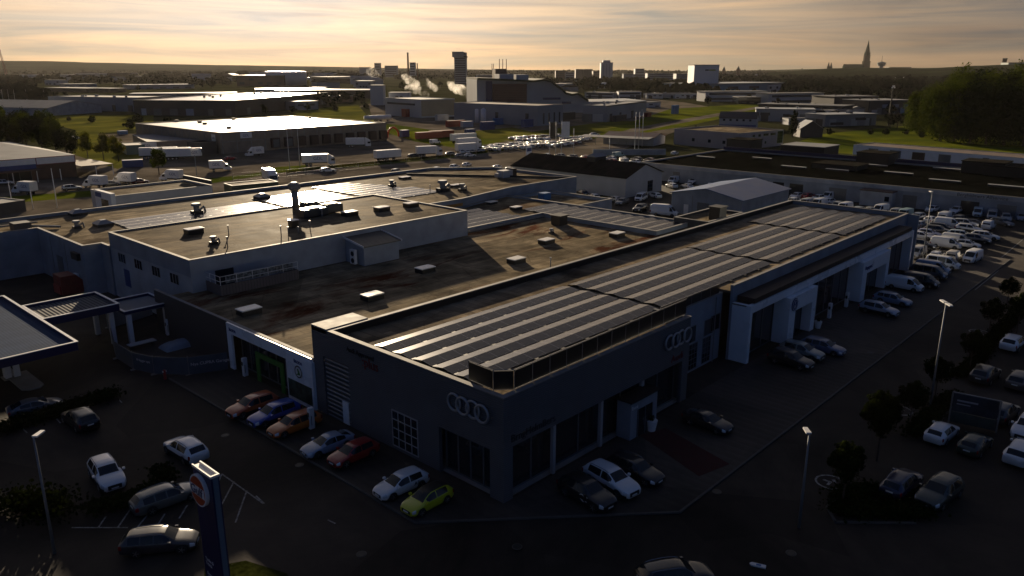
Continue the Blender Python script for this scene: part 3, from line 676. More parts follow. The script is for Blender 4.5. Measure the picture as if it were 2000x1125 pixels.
o = win(t, 11.15, 2.06, 3.3, 3.3, 'left', -.0, nx=4, nz=4, fr=M_framew, name='grid_window')
sh = MB(); sh.box(.12, .2, 18.75, 22.45, .02, 5.88); sh.build('roller_shutter', striped('roller_shutter_slats', (.16, .18, .20), 2, .42, .9, .4, .3, dark=.35), t)
dr = MB(); dr.box(.05, .11, 19.1, 20.0, .1, 2.25); dr.build('side_door', M_wgloss, t)
# four rings, twice
def rings(root, c, face, r=.67, step=1.0):
    for i in range(4):
        b = MB(); n = 36; tr = .11; off = (i - 1.5) * step
        for a in range(n):
            for k in range(8):
                an = 2 * math.pi * a / n; bn = 2 * math.pi * k / 8; rr = r + tr * math.cos(bn)
                u, v_, w_ = off + rr * math.cos(an), rr * math.sin(an), tr * .9 * math.sin(bn) + (.04 if i % 2 else -.04)
                b.v.append((c[0] + u, c[1] - w_, c[2] + v_) if face == 'front' else (c[0] - w_, c[1] - u, c[2] + v_))
        for a in range(n):
            for k in range(8):
                A, B = a * 8 + k, a * 8 + (k + 1) % 8; C_, D_ = ((a + 1) % n) * 8 + (k + 1) % 8, ((a + 1) % n) * 8 + k; b.f.append([A, B, C_, D_]); b.m.append(0)
        b.build('emblem_ring', mat('brushed_silver', (.34, .36, .39), .45, .5, 0), root, True)
rings(t, (-.22, 3.45, 6.75), 'left'); rings(t, (23.3, -.22, 6.95), 'front')
text_obj('sign_lettering', 'Audi Approved', .62, M_black, t, (-.03, 18.75, 7.35), (R(90), 0, -R(90)))
text_obj('sign_lettering', ':plus', 1.25, mat('sign_red', (.16, .008, .008), .5, 0, 0), t, (-.03, 16.6, 6.55), (R(90), 0, -R(90)))
text_obj('sign_lettering', 'BrngHelmBers', .86, M_black, t, (.75, -.03, 4.75), (R(90), 0, 0))
text_obj('sign_lettering', 'Audi', .95, mat('sign_red', (.16, .008, .008), .5, 0, 0), t, (22.5, -.03, 4.72), (R(90), 0, 0), scale_x=1.2)
# entrance porch
po = MB(); po.box(14.6, 18.7, -1.1, .35, .12, 3.6); p_ = po.build('entrance_porch', M_wallb, t, bevel=.03)
q = MB(); q.box(15.6, 17.9, -1.16, -1.11, .14, 2.7); dd = q.build('sliding_door', M_win, p_); q = MB()
for x in (15.6, 16.7, 17.82): q.box(x, x + .08, -1.20, -1.165, .14, 2.7)
q.build('door_frame', M_frame, dd)
q = MB(); q.box(14.4, 18.9, -1.3, .33, 3.61, 3.75); q.build('porch_roof', M_blackclad, p_)
text_obj('sign_lettering', 'Entré', .42, M_white, p_, (14.7, -1.13, 2.9), (R(90), 0, 0))
# recessed bay windows on the blue link wall
for x in (32.0, 35.6): win(t, x, 4.25, 1.8, 1.8, 'front', 3.4, nx=1)
win(t, 38.0 - 4.3 + 3.3, 4.4, 1.9, 1.8, 'front', 3.4, nx=1)
for x in (32.6, 35.4): win(t, x, 1.7, 1.7, 2.9, 'front', 3.4, nx=3, nz=5, name='grille_door')
q = MB(); q.cyl((36.6, 3.2, 0), (36.6, 3.2, 7.4), .06); q.build('downpipe', M_steel, t)
# step at the left end of the slatted wall
q = MB(); q.box(.0, 4.6, 21.75, 24.1, H1 - .35, H1 + .14); q.build('roof_box', M_coping, t)
# black screen standing along the roof edge
scr = thing('roof_screen', 'black panelled screen with pale posts along the front edge of the slatted hall roof', 'screen', (36.9, 35, H1))
pts = [(.75, 4.3), (.62, 1.6), (1.7, .55), (26.0, .75)]
SCR = {}
def screen(root, pts, h=1.45, gap=2.1, z=.1):
    s = MB(); ra = MB()
    for (ax, ay), (bx, by) in zip(pts, pts[1:]):
        a = Vector((ax, ay, 0)); b = Vector((bx, by, 0)); d = b - a; n = max(1, round(d.length / gap)); nn = Vector((-d.y, d.x, 0)).normalized() * .03
        for i in range(n):
            p, q_ = a + d * (i + .02) / n, a + d * (i + .98) / n
            vs = [p - nn, q_ - nn, q_ + nn, p + nn]; s.add([(v.x, v.y, z) for v in vs] + [(v.x, v.y, z + h - .05) for v in vs], [(3, 2, 1, 0), (4, 5, 6, 7), (0, 1, 5, 4), (1, 2, 6, 5), (2, 3, 7, 6), (3, 0, 4, 7)])
            if h not in SCR: pm = MB(); pm.cyl((0, 0, -.3), (0, 0, h), .035, n=6); SCR[h] = pm.mesh('post', M_steel)
            link('post', SCR[h], root, loc=(p.x, p.y, z))
        ra.cyl((a.x, a.y, z + h), (b.x, b.y, z + h), .04, n=6); ra.cyl((a.x, a.y, z - .05), (b.x, b.y, z - .05), .03, n=6)
    s.build('screen_panel', M_blackclad, root); ra.build('rail', M_coping, root)
screen(scr, pts)
scr2 = thing('roof_screen', 'black panelled screen set back above the blue link between the two showrooms', 'screen', (62.6, 38.6, 7.6)); screen(scr2, [(.4, 0), (12.0, -.05)], 1.0, z=-.05)

# ================================================================== showroom 2: white framed front
t = thing('car_showroom', 'white framed showroom with two white portals and tall glass along the car park', 'showroom', (75.1, 35, 0)); S2 = t
b = MB(); L2 = 55.2
b.box(0, .55, 0, 2.15, 0.1, 6.62); b.box(L2 - .55, L2, 0, 2.15, .1, 6.62); b.box(.55, L2 - .55, 0, .5, 5.75, 6.62)
b.build('white_frame', M_wgloss, t, bevel=.02)
b = MB(); b.box(.0, L2, .51, 2.14, 6.45, 6.60); b.build('frame_roof', mat('brown_roof_trim', (.035, .018, .012), .7, 0, .2, .4), t)
b = MB(); b.box(1.0, L2 - 1, -.9 + 1.0, 2.1, 6.70, 7.25); b.build('brown_band', mat('brown_roof_trim', (.035, .018, .012), .7), t)
glazing(.6, 8.9, 1.4, .12, 5.7, 3, t); glazing(16.6, 32, 1.4, .12, 5.7, 6, t); glazing(42.8, L2 - .6, 1.4, .12, 5.7, 5, t)
for x0, x1, lab in ((8.8, 16.5, 'VW'), (32.0, 42.8, '')):
    q = MB(); q.box(x0, x0 + 1.7, -.6, 1.3, .12, 5.68); q.box(x1 - 1.2, x1, -.6, 1.3, .12, 5.68); q.box(x0 + 1.7, x1 - 1.2, -.6, 1.3, 3.9, 5.68); p_ = q.build('portal', M_wgloss, t, bevel=.02)
    q = MB(); q.box(x0 + 1.7, x1 - 1.2, .6, .64, .12, 3.89); d_ = q.build('entrance_glass', M_win, p_)
    q = MB()
    for k in range(4): xx = x0 + 1.7 + (x1 - x0 - 3) * k / 3; q.box(xx - .04, xx + .04, .55, .595, .12, 3.89)
    q.build('door_frame', M_frame, d_)
    if lab:
        q = MB(); q.cyl((x0 + 1.15, -.62, 4.75), (x0 + 1.15, -.70, 4.75), .78, n=28); e = q.build('round_emblem', M_logo, p_)
        q = MB()
        for s in range(28):
            a1, a2 = 2 * math.pi * s / 28, 2 * math.pi * (s + 1) / 28
            q.quad(*[(x0 + 1.15 + rr * math.cos(an), -.712, 4.75 + rr * math.sin(an)) for rr, an in ((.70, a1), (.70, a2), (.63, a2), (.63, a1))])
        q.build('emblem_rim', M_white, e); text_obj('emblem_letters', 'V', .62, M_white, e, (x0 + 1.15, -.705, 4.78), (R(90), 0, 0), .005, align='CENTER'); text_obj('emblem_letters', 'W', .62, M_white, e, (x0 + 1.15, -.705, 4.28), (R(90), 0, 0), .005, align='CENTER')
    else: text_obj('sign_lettering', 'Begagnat', .75, M_bluec, p_, (x0 + .7, -.63, 4.5), (R(90), 0, 0), .02)
M_inner = mat('showroom_inner_grey', (.10, .11, .11), .8, 0, .3, .4)  # plain mottled grey behind the glazing, gives off no light
q = MB(); q.box(.6, L2 - .6, 6.5, 6.6, .12, 5.6); q.build('inner_wall', M_inner, t)

# ================================================================== low hall between: white portal frame, felt roof
t = thing('service_hall', 'low hall with rust stained brown felt roof between slatted showroom and raised offices', 'building', (36.9, 59.15, 0)); LH = t
Z = 5.2
b = MB(); b.box(16, 79.8, 30.6, 30.9, 0, Z); b.box(0, .3, 16.6, 34, 0, Z); b.box(79.5, 79.8, 7, 30.6, 0, Z); b.box(68.0, 79.5, -2.55, -2.2, 3, Z - .05); b.build('wall', M_walld, t)
b = MB(); b.box(.31, 79.49, -.0, 30.59, Z - .38, Z - .12); b.build('roof', M_felt3, t)
b = MB(); b.box(-.015, .35, 0, 34, Z + .002, Z + .07); b.box(79.4, 79.85, -2, 30.6, Z + .002, Z + .35); b.box(49.8, 79.4, 30.55, 30.95, Z + .002, Z + .3); b.build('coping', M_coping, t)
b = MB(); b.box(-.25, -.02, 15.0, 15.9, .1, Z + .03); b.box(-.25, -.02, 0, 15.0, 4.1, Z + .03); b.build('white_frame', M_wgloss, t)
glazing(4.7, 15.0, .9, .1, 4.08, 6, t, face='left')
b = MB(); b.box(-.12, .0, 9.85, 10.5, .1, 3.3); b.box(-.12, .0, 5.3, 5.9, .1, 3.3); b.box(-.12, .0, 5.9, 9.85, 2.75, 3.3); b.build('green_door_frame', M_green, t)
text_obj('sign_lettering', 'ŠKODA', .42, M_bluec, t, (-.28, 15.3, 4.45), (R(90), 0, -R(90)))
b = MB(); b.box(-.32, .0, -.15, 4.3, .1, 4.85); e = b.build('poster_wall', M_wgloss, t)
b = MB(); b.box(-.36, -.325, .1, 4.1, .5, 2.3); b.build('landscape_poster', mat('poster_green', (.03, .06, .05), .5, 0, .9, 1.6), e)
q = MB(); q.cyl((-.33, 2.05, 3.45), (-.42, 2.05, 3.45), .62, n=24); em = q.build('round_emblem', M_white, e)
q = MB()
for s in range(24):
    a1, a2 = 2 * math.pi * s / 24, 2 * math.pi * (s + 1) / 24
    q.quad(*[(-.432, 2.05 + rr * math.cos(an), 3.45 + rr * math.sin(an)) for rr, an in ((.62, a1), (.62, a2), (.5, a2), (.5, a1))])
q.build('emblem_rim', M_black, em); q = MB(); q.add([(-.435, 2.45, 3.1), (-.435, 1.7, 3.15), (-.435, 1.8, 3.35), (-.435, 2.05, 3.75), (-.435, 2.25, 3.72), (-.435, 2.1, 3.3)], [(0, 1, 2, 3, 4, 5)]); q.build('winged_arrow', M_green, em)
text_obj('sign_lettering', 'ŠKODA', .42, M_bluec, e, (-.345, 2.85, 4.2), (R(90), 0, -R(90)))
b = MB(); b.box(4.9, 7.4, .1, 2.2, Z - .1, Z + .16); b.box(7.8, 9.5, .1, 2.4, Z - .1, Z + .35); b.build('roof_hatch_box', M_coping, t)

# penthouse by the big parapet
t, L, _ = flat_building('stair_penthouse', 'small flat roofed penthouse behind the far end of the big showroom parapet', 'building', Vector((115.2, 62.4, 0)), Vector((127.5, 62.4, 0)), 6.5, 6.4, M_walld, M_felt3)

# ================================================================== raised office block on the low hall
t = thing('office_block', 'grey blue upper storey block with a brown felt roof rising above the low hall', 'building', (39.6, 88.6, 0)); OB = t
b = MB(); b.box(0, 45.6, 0, .3, 0, 9.1); b.box(0, .3, .3, 24.2, 0, 9.1); b.box(.3, 45.6, 23.9, 24.2, 0, 9.1); b.box(45.3, 45.6, .3, 23.9, 0, 9.1); b.build('wall', M_wallb2, t)
b = MB(); b.box(-.03, .0, -.03, 24.2, 7.0, 9.1); b.build('dark_fascia', M_wallb, t)
b = MB(); b.box(.31, 45.29, .31, 23.89, 8.75, 8.98); b.build('roof', M_felt2, t)
b = MB(); b.box(-.08, .35, -.08, 24.25, 9.102, 9.17); b.box(.35, 45.65, -.08, .35, 9.102, 9.17); b.box(.35, 45.65, 23.85, 24.25, 9.102, 9.17); b.box(45.25, 45.65, .35, 23.85, 9.102, 9.17); b.build('coping', M_coping, t)
for y in (4.6, 9.8, 15.2, 20.5): win(t, y, 6.05, 2.4, 1.35, 'left', 0, nx=3, fr=M_framew)
b = MB(); b.box(-.05, -.01, 18.6, 20.4, 2.2, 4.6); b.build('white_sign', M_bluec, t)
b = MB(); b.box(3, 5.4, -.03, -.004, 5.3, 7.3); b.build('terrace_door', M_win, t)
# lean-to on the office wall
t = thing('plant_room', 'small plant room with a sloping ribbed roof and pale verges against the office wall', 'shed', (61.6, 84.3, 5.05)); Zr = 0
b = MB(); b.sidex([(0, 0), (4.2, 0), (4.2, 3.3), (0, 2.6)], 0, 6.0); b.build('wall', M_wallb2, t)
b = MB(); b.slab([(-.25, -.25, 2.72), (6.25, -.25, 2.72), (6.25, 4.2, 3.46), (-.25, 4.2, 3.46)], .12); b.build('roof', striped('ribbed_brown_roof', (.09, .08, .065), 1, .4, .5, .55, 0, dark=.6), t)
b = MB(); b.slab([(-.37, -.35, 2.86), (-.25, -.35, 2.86), (-.25, 4.2, 3.62), (-.37, 4.2, 3.62)], .25); b.slab([(6.25, -.35, 2.86), (6.37, -.35, 2.86), (6.37, 4.2, 3.62), (6.25, 4.2, 3.62)], .25); b.build('verge', M_white, t)
t = thing('heat_pump', 'white twin fan heat pump on the end wall of the plant room', 'heat pump', (61.0, 85.4, 5.15))
b = MB(); b.box(-.2, .25, 0, 1.1, .1, 2.1); o = b.build('casing', M_white, t, bevel=.03)
for z in (.6, 1.55): q = MB(); q.cyl((-.21, .45, z), (-.24, .45, z), .35, n=16); q.build('fan', M_black, o)
# roof terrace
t = thing('roof_terrace', 'raised plank sided roof terrace with a pale railing beside the offices', 'terrace', (41.3, 84.9, 5.0))
b = MB(); b.box(0, 10.5, 0, .12, .1, 1.35); b.box(0, .12, .12, 3.6, .1, 1.35); b.box(10.38, 10.5, .12, 3.6, .1, 1.35); b.box(.12, 10.38, .12, 3.6, .2, .35); b.build('plank_wall', striped('weathered_planks', (.12, .10, .10), 0, .4, .4, .7, 0, dark=.6), t)
b = MB()
for i in range(6): b.cyl((.06 + i * 2.076, .06, 1.3), (.06 + i * 2.076, .06, 2.4), .035, n=6)
for y in (1.3, 2.6): b.cyl((.06, y, 1.3), (.06, y, 2.4), .035, n=6)
for z in (1.8, 2.4): b.cyl((.06, .06, z), (10.44, .06, z), .03, n=6); b.cyl((.06, .06, z), (.06, 3.6, z), .03, n=6)
b.build('railing', M_white, t)
fence_g = thing('glass_windbreak', 'patterned glass windbreak behind the terrace railing', 'windbreak', (42.0, 85.3, 6.4))
b = MB(); b.box(.2, 9.2, 0, .05, 0, .95); b.build('printed_glass', mat('printed_glass', (.12, .14, .15), .25, 0, .9, 3.5), fence_g)
b = MB()
for i in range(5): b.box(.2 + i * 2.25, .26 + i * 2.25, -.03, -.003, 0, .98)
b.build('clamp', M_steel, fence_g)

# ================================================================== big old workshop hall behind (polygon plan)
def poly_building(name, label, cat, pts, h, wall, roof, par=.45, pw=.3, group=None, base=0.0):
    x0, y0 = pts[0]; t = thing(name, label, cat, (x0, y0, base), 0, group); P = [(x - x0, y - y0) for x, y in pts]; n = len(P)
    # inner offset for axis-aligned plans
    inn = []
    for i in range(n):
        p, a, c = Vector(P[i]), Vector(P[i - 1]), Vector(P[(i + 1) % n]); d1 = (p - a).normalized(); d2 = (c - p).normalized()
        n1 = Vector((-d1.y, d1.x)); n2 = Vector((-d2.y, d2.x)); m_ = (n1 + n2); m_ = m_ / max(.3, m_.dot(n1)); inn.append(p + m_ * pw)
    b = MB(); v = [(x, y, 0) for x, y in P] + [(x, y, h) for x, y in P] + [(q.x, q.y, h) for q in inn] + [(q.x, q.y, h - par) for q in inn]
    fs = []
    for i in range(n): j = (i + 1) % n; fs += [(i, j, n + j, n + i), (n + i, n + j, 2 * n + j, 2 * n + i), (2 * n + i, 2 * n + j, 3 * n + j, 3 * n + i)]
    b.add(v, fs); b.build('wall', wall, t)
    b = MB(); b.add([(q.x, q.y, h - par + .003) for q in inn], [tuple(range(n))]); b.build('roof', roof, t)
    c = MB(); outn = []
    for i in range(n):
        p, q = Vector(P[i]), inn[i]; d = (p - q) * .2; outn.append((p + d, q - d))
    v = [(o_.x, o_.y, h + .003) for o_, i_ in outn] + [(i_.x, i_.y, h + .003) for o_, i_ in outn] + [(o_.x, o_.y, h + .08) for o_, i_ in outn] + [(i_.x, i_.y, h + .08) for o_, i_ in outn]; fs = []
    for i in range(n): j = (i + 1) % n; fs += [(i, j, 2 * n + j, 2 * n + i), (2 * n + i, 2 * n + j, 3 * n + j, 3 * n + i), (3 * n + i, 3 * n + j, n + j, n + i)]
    c.add(v, fs); c.build('coping', M_coping, t); return t
t = poly_building('workshop_hall', 'sprawling old workshop hall with tan felt roof and a wide shining solar field', 'building',
    [(36.9, 115.6), (39.4, 115.6), (39.4, 113.0), (86, 113.0), (86, 106.3), (101, 106.3), (118.2, 109.6), (140, 109.6), (140, 136), (128, 146.5), (20, 146.5), (20, 134.2), (36.9, 134.2)], 7.15, M_wallb, M_felt2); WH = t
b = MB(); b.box(-1.0 + 50.2, 64.1, -9.36, -9.33, 4.8, 6.4); b.build('ochre_band', M_yel, t)
b = MB(); b.add([(81.0, 27.5, 6.72), (81.0, 27.2, 6.72), (103, -5.8, 6.72), (103, -5.4, 6.72), (81.0, 27.5, 7.12), (81.0, 27.2, 7.12), (103, -5.8, 7.12), (103, -5.4, 7.12)], [(0, 1, 5, 4), (1, 2, 6, 5), (2, 3, 7, 6), (3, 0, 4, 7), (4, 5, 6, 7)]); b.build('roof_divider', M_blackclad, t)
b = MB(); b.box(-.03, -.0, 7.2, 7.4, 0, 6.6); b.box(-.03, 0, 13.2, 13.4, 0, 6.6); b.build('downpipe', M_steel, t)
b = MB(); b.box(-.06, -.01, 9, 11.4, .1, 4.1); b.build('roller_door', M_door, t)
b = MB(); b.box(-.5, -.01, 1.2, 3.6, 4.9, 5.9); b.build('wall_lamp_box', M_black, t)
q = MB(); q.box(-12.0, -11.2, 18.3, 18.6, 0, 6.8); q.build('buttress', M_walld, t)
# panel roof hall (L shaped, to the right)
t = poly_building('workshop_annexe', 'low annexe with pale striped solar panels reaching back to the tan workshop roof', 'building',
    [(86, 90.3), (105.6, 90.3), (105.6, 66.2), (116.5, 66.2), (116.5, 109.5), (101.2, 106.2), (86, 106.2)], 5.75, M_wallb, M_felt3, par=.3); AN = t
t = poly_building('courtyard_wing', 'small tan roofed wing with a pale rim behind the striped annexe', 'building', [(117.0, 91), (127.9, 91), (127.9, 107.8), (117.0, 107.8)], 5.6, M_wallb2, M_felt2, par=.6)

# ================================================================== solar panel rows
def solar_mat():
    m = mat('solar_glass', (.018, .020, .030), .12, 0, 0, spec=.36); n, l, b = nodes_of(m)
    tcn = n.new('ShaderNodeTexCoord'); br = n.new('ShaderNodeTexBrick'); l.new(tcn.outputs['UV'], br.inputs['Vector']); br.offset = 0
    br.inputs['Scale'].default_value = 1; br.inputs['Brick Width'].default_value = 1.7; br.inputs['Row Height'].default_value = 1.2; br.inputs['Mortar Size'].default_value = .045
    br.inputs['Color1'].default_value = (.016, .018, .030, 1); br.inputs['Color2'].default_value = (.024, .025, .036, 1); br.inputs['Mortar'].default_value = (.16, .16, .17, 1)
    l.new(br.outputs['Color'], b.inputs['Base Color'])
    b.inputs['Roughness'].default_value = .2; return m
M_solar = solar_mat()
SC = {}
def solar_row(x0, x1, y0, z, label, group, w=1.12, rise=.165, cat='solar panels'):
    """one east-west pair of panel strips along X: near side faces -Y, far side +Y"""
    L = x1 - x0; t = thing('solar_row', label, cat, (x0 + rnd.uniform(-.12, .12), y0, z), rnd.uniform(-.0015, .0015), group)
    k = (round(L, 2), w, rise)
    if k not in SC:
        res = []
        for ya, za, yb, zb, nm in ((0, .10, w, .10 + rise, 'near_panels'), (w + .06, .10 + rise, 2 * w + .06, .10, 'far_panels')):
            b = MB(); b.quad((0, ya, za), (L, ya, za), (L, yb, zb), (0, yb, zb)); b.add([(0, ya, za - .04), (L, ya, za - .04), (L, yb, zb - .04), (0, yb, zb - .04)], [(3, 2, 1, 0)])
            b.add([(0, ya, za), (L, ya, za), (L, ya, za - .04), (0, ya, za - .04)], [(3, 2, 1, 0)]); b.add([(0, yb, zb), (L, yb, zb), (L, yb, zb - .04), (0, yb, zb - .04)], [(0, 1, 2, 3)])
            me = b.mesh(nm, M_solar); uv = me.uv_layers.new(name='uv')
            for pl in me.polygons:
                for li in pl.loop_indices: vx = me.vertices[me.loops[li].vertex_index].co; uv.data[li].uv = (vx.x, 0.02 if abs(vx.y - ya) < .01 else 1.18)
            res.append((nm, me))
        b = MB()
        for i in range(int(L / 1.7) + 1):
            x = min(L - .06, i * 1.7); b.side([(x, 0), (x + .05, 0), (x + .05, .06), (x, .06)], -.12, 2 * w + .16)
        b.box(0, L, w + .01, w + .05, 0, .059)
        for i in range(int(L / 3.4)): b.box(i * 3.4, i * 3.4 + .45, -.32, -.119, 0, .12)
        res.append(('support_rail', b.mesh('support_rail', M_black))); SC[k] = res
    for nm, me in SC[k]: link(nm, me, t)
    return t
ordn = ['front', 'second', 'third', 'fourth', 'back']
zr = 7.845
blocks = [(38.5, 64.2, 'corner block', 5), (65.0, 89.6, 'second block from corner', 5), (90.4, 111.6, 'third block from corner', 5), (112.6, 131.2, 'farthest block', 6)]
for x0, x1, bn, n in blocks:
    for i in range(n):
        y = 39.55 + i * 2.48
        o5 = (ordn + ['rearmost'])[i] if n == 6 else ordn[i]
        solar_row(x0, x1, y, zr, '%s solar row, %s, on the ringed showroom roof' % (o5, bn), 'solar rows on the showroom roof')
for i in range(5): solar_row(47.2 if i > 1 else 47.0, 73.4, 121.6 + i * 2.45, 6.72, '%s grey solar row in the left block of the old workshop roof' % ordn[i], 'solar rows on the workshop roof', rise=.07)
for i in range(7):
    solar_row(75, 89.6, 120.6 + i * 2.45, 6.72, '%s glaring solar row beside the tall flue on the workshop roof' % (['nearest', 'second nearest', 'third', 'middle', 'fifth', 'second farthest', 'farthest'][i]), 'solar rows on the workshop roof', rise=.07)
for i in range(10):
    solar_row(91.2, 103.5 + (2.5 if i < 4 else 0) - (0 if i < 7 else (i - 6) * 1.0), 117.5 + i * 2.45, 6.72, 'solar row %s in the right block of the workshop roof' % (['nearest the near edge', 'second from the near edge', 'third from the near edge', 'fourth from the near edge', 'fifth from the near edge', 'sixth from the near edge', 'seventh from the near edge', 'third from the street side', 'second from the street side', 'nearest the street side'][i]), 'solar rows on the workshop roof', rise=.07)
for i in range(12): solar_row(106.6, 115.6, 67.4 + i * 2.45, 5.46, 'pale striped solar row on the long annexe, %s from its right end' % (['first', 'second', 'third', 'fourth', 'fifth', 'sixth', 'seventh', 'eighth', 'ninth', 'tenth', 'eleventh', 'twelfth'][i]), 'solar rows on the annexe roof')
for i in range(5): solar_row(88.2, 101.5, 91.6 + i * 2.45, 5.46, '%s pale solar row on the annexe beside the office block wall' % ordn[i], 'solar rows on the annexe roof')

# ================================================================== roof furniture
def skylight(p, z, label, w=2.3, d=1.5, h=.55, m=None, group='box skylights'):
    t = thing('skylight', label, 'skylight', (p[0], p[1], z), 0, group)
    b = MB(); b.box(-w / 2, w / 2, -d / 2, d / 2, 0, h); b.build('curb', M_blackclad, t)
    b = MB(); b.box(-w / 2 - .06, w / 2 + .06, -d / 2 - .06, d / 2 + .06, h + .003, h + .14); b.build('dome', m or mat('opal_skylight', (.75, .73, .68), .25, 0, .05, 1), t, bevel=.04)
zl = 4.93 + .16
for (p, lab) in [((40.1, 76.4), 'boxy skylight nearest the white framed corner of the low roof'), ((52.7, 71.0), 'boxy skylight in the sunlit middle of the low roof near the hatch boxes'), ((65.2, 76.0), 'skylight at the edge of the shadow on the low roof'),
                 ((77.1, 70.6), 'skylight on the low roof behind the long black parapet, left of the rust stains'), ((89.3, 75.5), 'skylight among the rust stains on the low roof'), ((100.8, 70.5), 'skylight at the far right end of the low roof')]:
    skylight(p, Z - .12, lab)
for (p, lab) in [((47.6, 104.0), 'tall white topped skylight alone on the left of the office roof'), ((70.2, 99.2), 'skylight on the office roof, left of the row of three'), ((76.1, 98.8), 'middle skylight of the three on the office roof'), ((81.8, 98.4), 'right skylight of the three on the office roof')]:
    skylight(p, 8.98, lab, 2.2, 1.5, .6)
skylight((59.3, 97.6), 8.98, 'narrow tall white capped vent box below the flue', 1.1, 1.1, 1.0)
for (p, lab) in [((113.7, 138.6), 'flat skylight near the street edge of the workshop roof'), ((113.2, 121.2), 'flat skylight right of the twin fan cowls')]: skylight(p, 6.7, lab, 2.6, 1.5, .3)
skylight((107.7, 106.0 - .8), 5.46, 'small skylight at the back of the annexe roof', 2.0, 1.4, .4)
skylight((105.2 + 1.2, 97.5), 5.46, 'small skylight on the dark joint of the annexe roof', 2, 1.4, .45)
def pyramid(p, z, label):
    t = thing('roof_light', label, 'skylight', (p[0], p[1], z), 0, 'grey pyramid roof lights'); b = MB(); b.box(-1.2, 1.2, -1.2, 1.2, 0, .45); b.build('curb', M_black, t)
    b = MB(); b.add([(-1.3, -1.3, .46), (1.3, -1.3, .46), (1.3, 1.3, .46), (-1.3, 1.3, .46), (-.4, -.4, 1.0), (.4, -.4, 1.0), (.4, .4, 1.0), (-.4, .4, 1.0)], [(0, 1, 5, 4), (1, 2, 6, 5), (2, 3, 7, 6), (3, 0, 4, 7), (4, 5, 6, 7), (3, 2, 1, 0)]); b.build('glazing', mat('grey_polycarbonate', (.16, .19, .23), .4, 0, .05, 1), t)
for p, lab in [((46.2, 144.3), 'grey pyramid roof light by the back parapet on the far left'), ((45.4, 131.0), 'grey pyramid roof light at the left end of the solar field'), ((76.8, 136.9), 'grey pyramid roof light set in the glaring panels'), ((72.6, 122.0 - 4.5), 'grey pyramid roof light at the foot of the glare, left of the flue'), ((90.2, 119.5 - 3.5), 'grey pyramid roof light where the right panel block begins')]: pyramid(p, 6.71, lab)
# the tall flue with a cowl
t = thing('flue_stack', 'tall steel flue with a fat round cowl rising in front of the glare', 'chimney', (67.6, 110.2, 8.98)); Hf = 4.0
b = MB(); b.cyl((0, 0, 0), (0, 0, 3.1), .55, n=18); b.build('stack', M_steel, t, True)
b = MB(); b.cyl((0, 0, 3.05), (0, 0, 3.35), .55, 1.0, n=18); b.cyl((0, 0, 3.35), (0, 0, 4.1), 1.0, n=18); b.cyl((0, 0, 4.1), (0, 0, 4.4), 1.0, .45, n=18); b.build('cowl', M_steel, t)
t = thing('air_handling_unit', 'dark rounded air handling plant with white lids beside the flue', 'air handler', (66.0, 103.0, 8.98))
b = MB(); b.box(-2.2, 2.2, -1.2, 1.2, .1, 1.3); b.box(2.3, 5.2, -.8, 1.6, .2, 1.5); b.box(1.0, 3.2, 3.0, 5.2, 0, 1.6); b.build('casing', mat('dark_green_grey_metal', (.05, .06, .065), .4, .3, .1, 1), t, bevel=.18)
b = MB(); b.box(-.8, .8, -.8, .8, 1.31, 1.42); b.box(2.8, 4.6, -.3, 1.1, 1.51, 1.6); b.build('lid', M_white, t)
b = MB(); b.cyl((.6, -1.7, .1), (.6, -1.7, 1.1), .12); b.cyl((.6, -1.7, 1.0), (.6, -.9, 1.2), .12); b.build('duct', M_steel, t)
for k, (p, z, hh) in enumerate([((50.2, 99.2), 8.98, 1.3), ((54.8, 93.5), 8.98, 1.3), ((46.4, 92.3), 8.98, 1.3), ((57.3, 93.2), 8.98, .9), ((56.2, 94.0), 8.98, .9), ((60.2, 94.8), 8.98, 1.1), ((104.5, 119.5), 6.7, 1.3), ((77.2, 64.5), Z - .12, 1.6)]):
    t = thing('vent_pipe', 'thin vent pipe standing on the %s' % (['office roof right of the white topped skylight', 'office roof in the middle of the pale seam', 'office roof by its front edge', 'office roof, right one of a short pair', 'office roof, left one of a short pair', 'office roof below the dark plant', 'workshop roof left of the twin cowls', 'low roof close to the black parapet'][k]), 'vent pipe', (p[0], p[1], z), 0, 'vent pipes')
    b = MB(); b.cyl((0, 0, 0), (0, 0, hh), .07, n=8); b.build('pipe', M_steel, t, True); b = MB(); b.cyl((0, 0, hh), (0, 0, hh + .12), .15, n=10); b.build('cap', M_steel, t)
def fan(p, z, label, s=1.0):
    t = thing('roof_fan', label, 'roof fan', (p[0], p[1], z), 0, 'roof fans and cowls')
    b = MB(); b.box(-.5 * s, .5 * s, -.5 * s, .5 * s, 0, .35 * s); b.build('curb', M_black, t); b = MB(); b.cyl((0, 0, .35 * s), (0, 0, .9 * s), .3 * s, .3 * s, 14); b.cyl((0, 0, .9 * s), (0, 0, 1.15 * s), .55 * s, .45 * s, 14); b.build('cowl', M_steel, t)
    b = MB(); b.cyl((.2 * s, 0, .3 * s), (.9 * s, .1, .7 * s), .12 * s, n=8); b.cyl((.9 * s, .1, .7 * s), (1.0 * s, .1, 0), .12 * s, n=8); b.build('duct', M_steel, t)
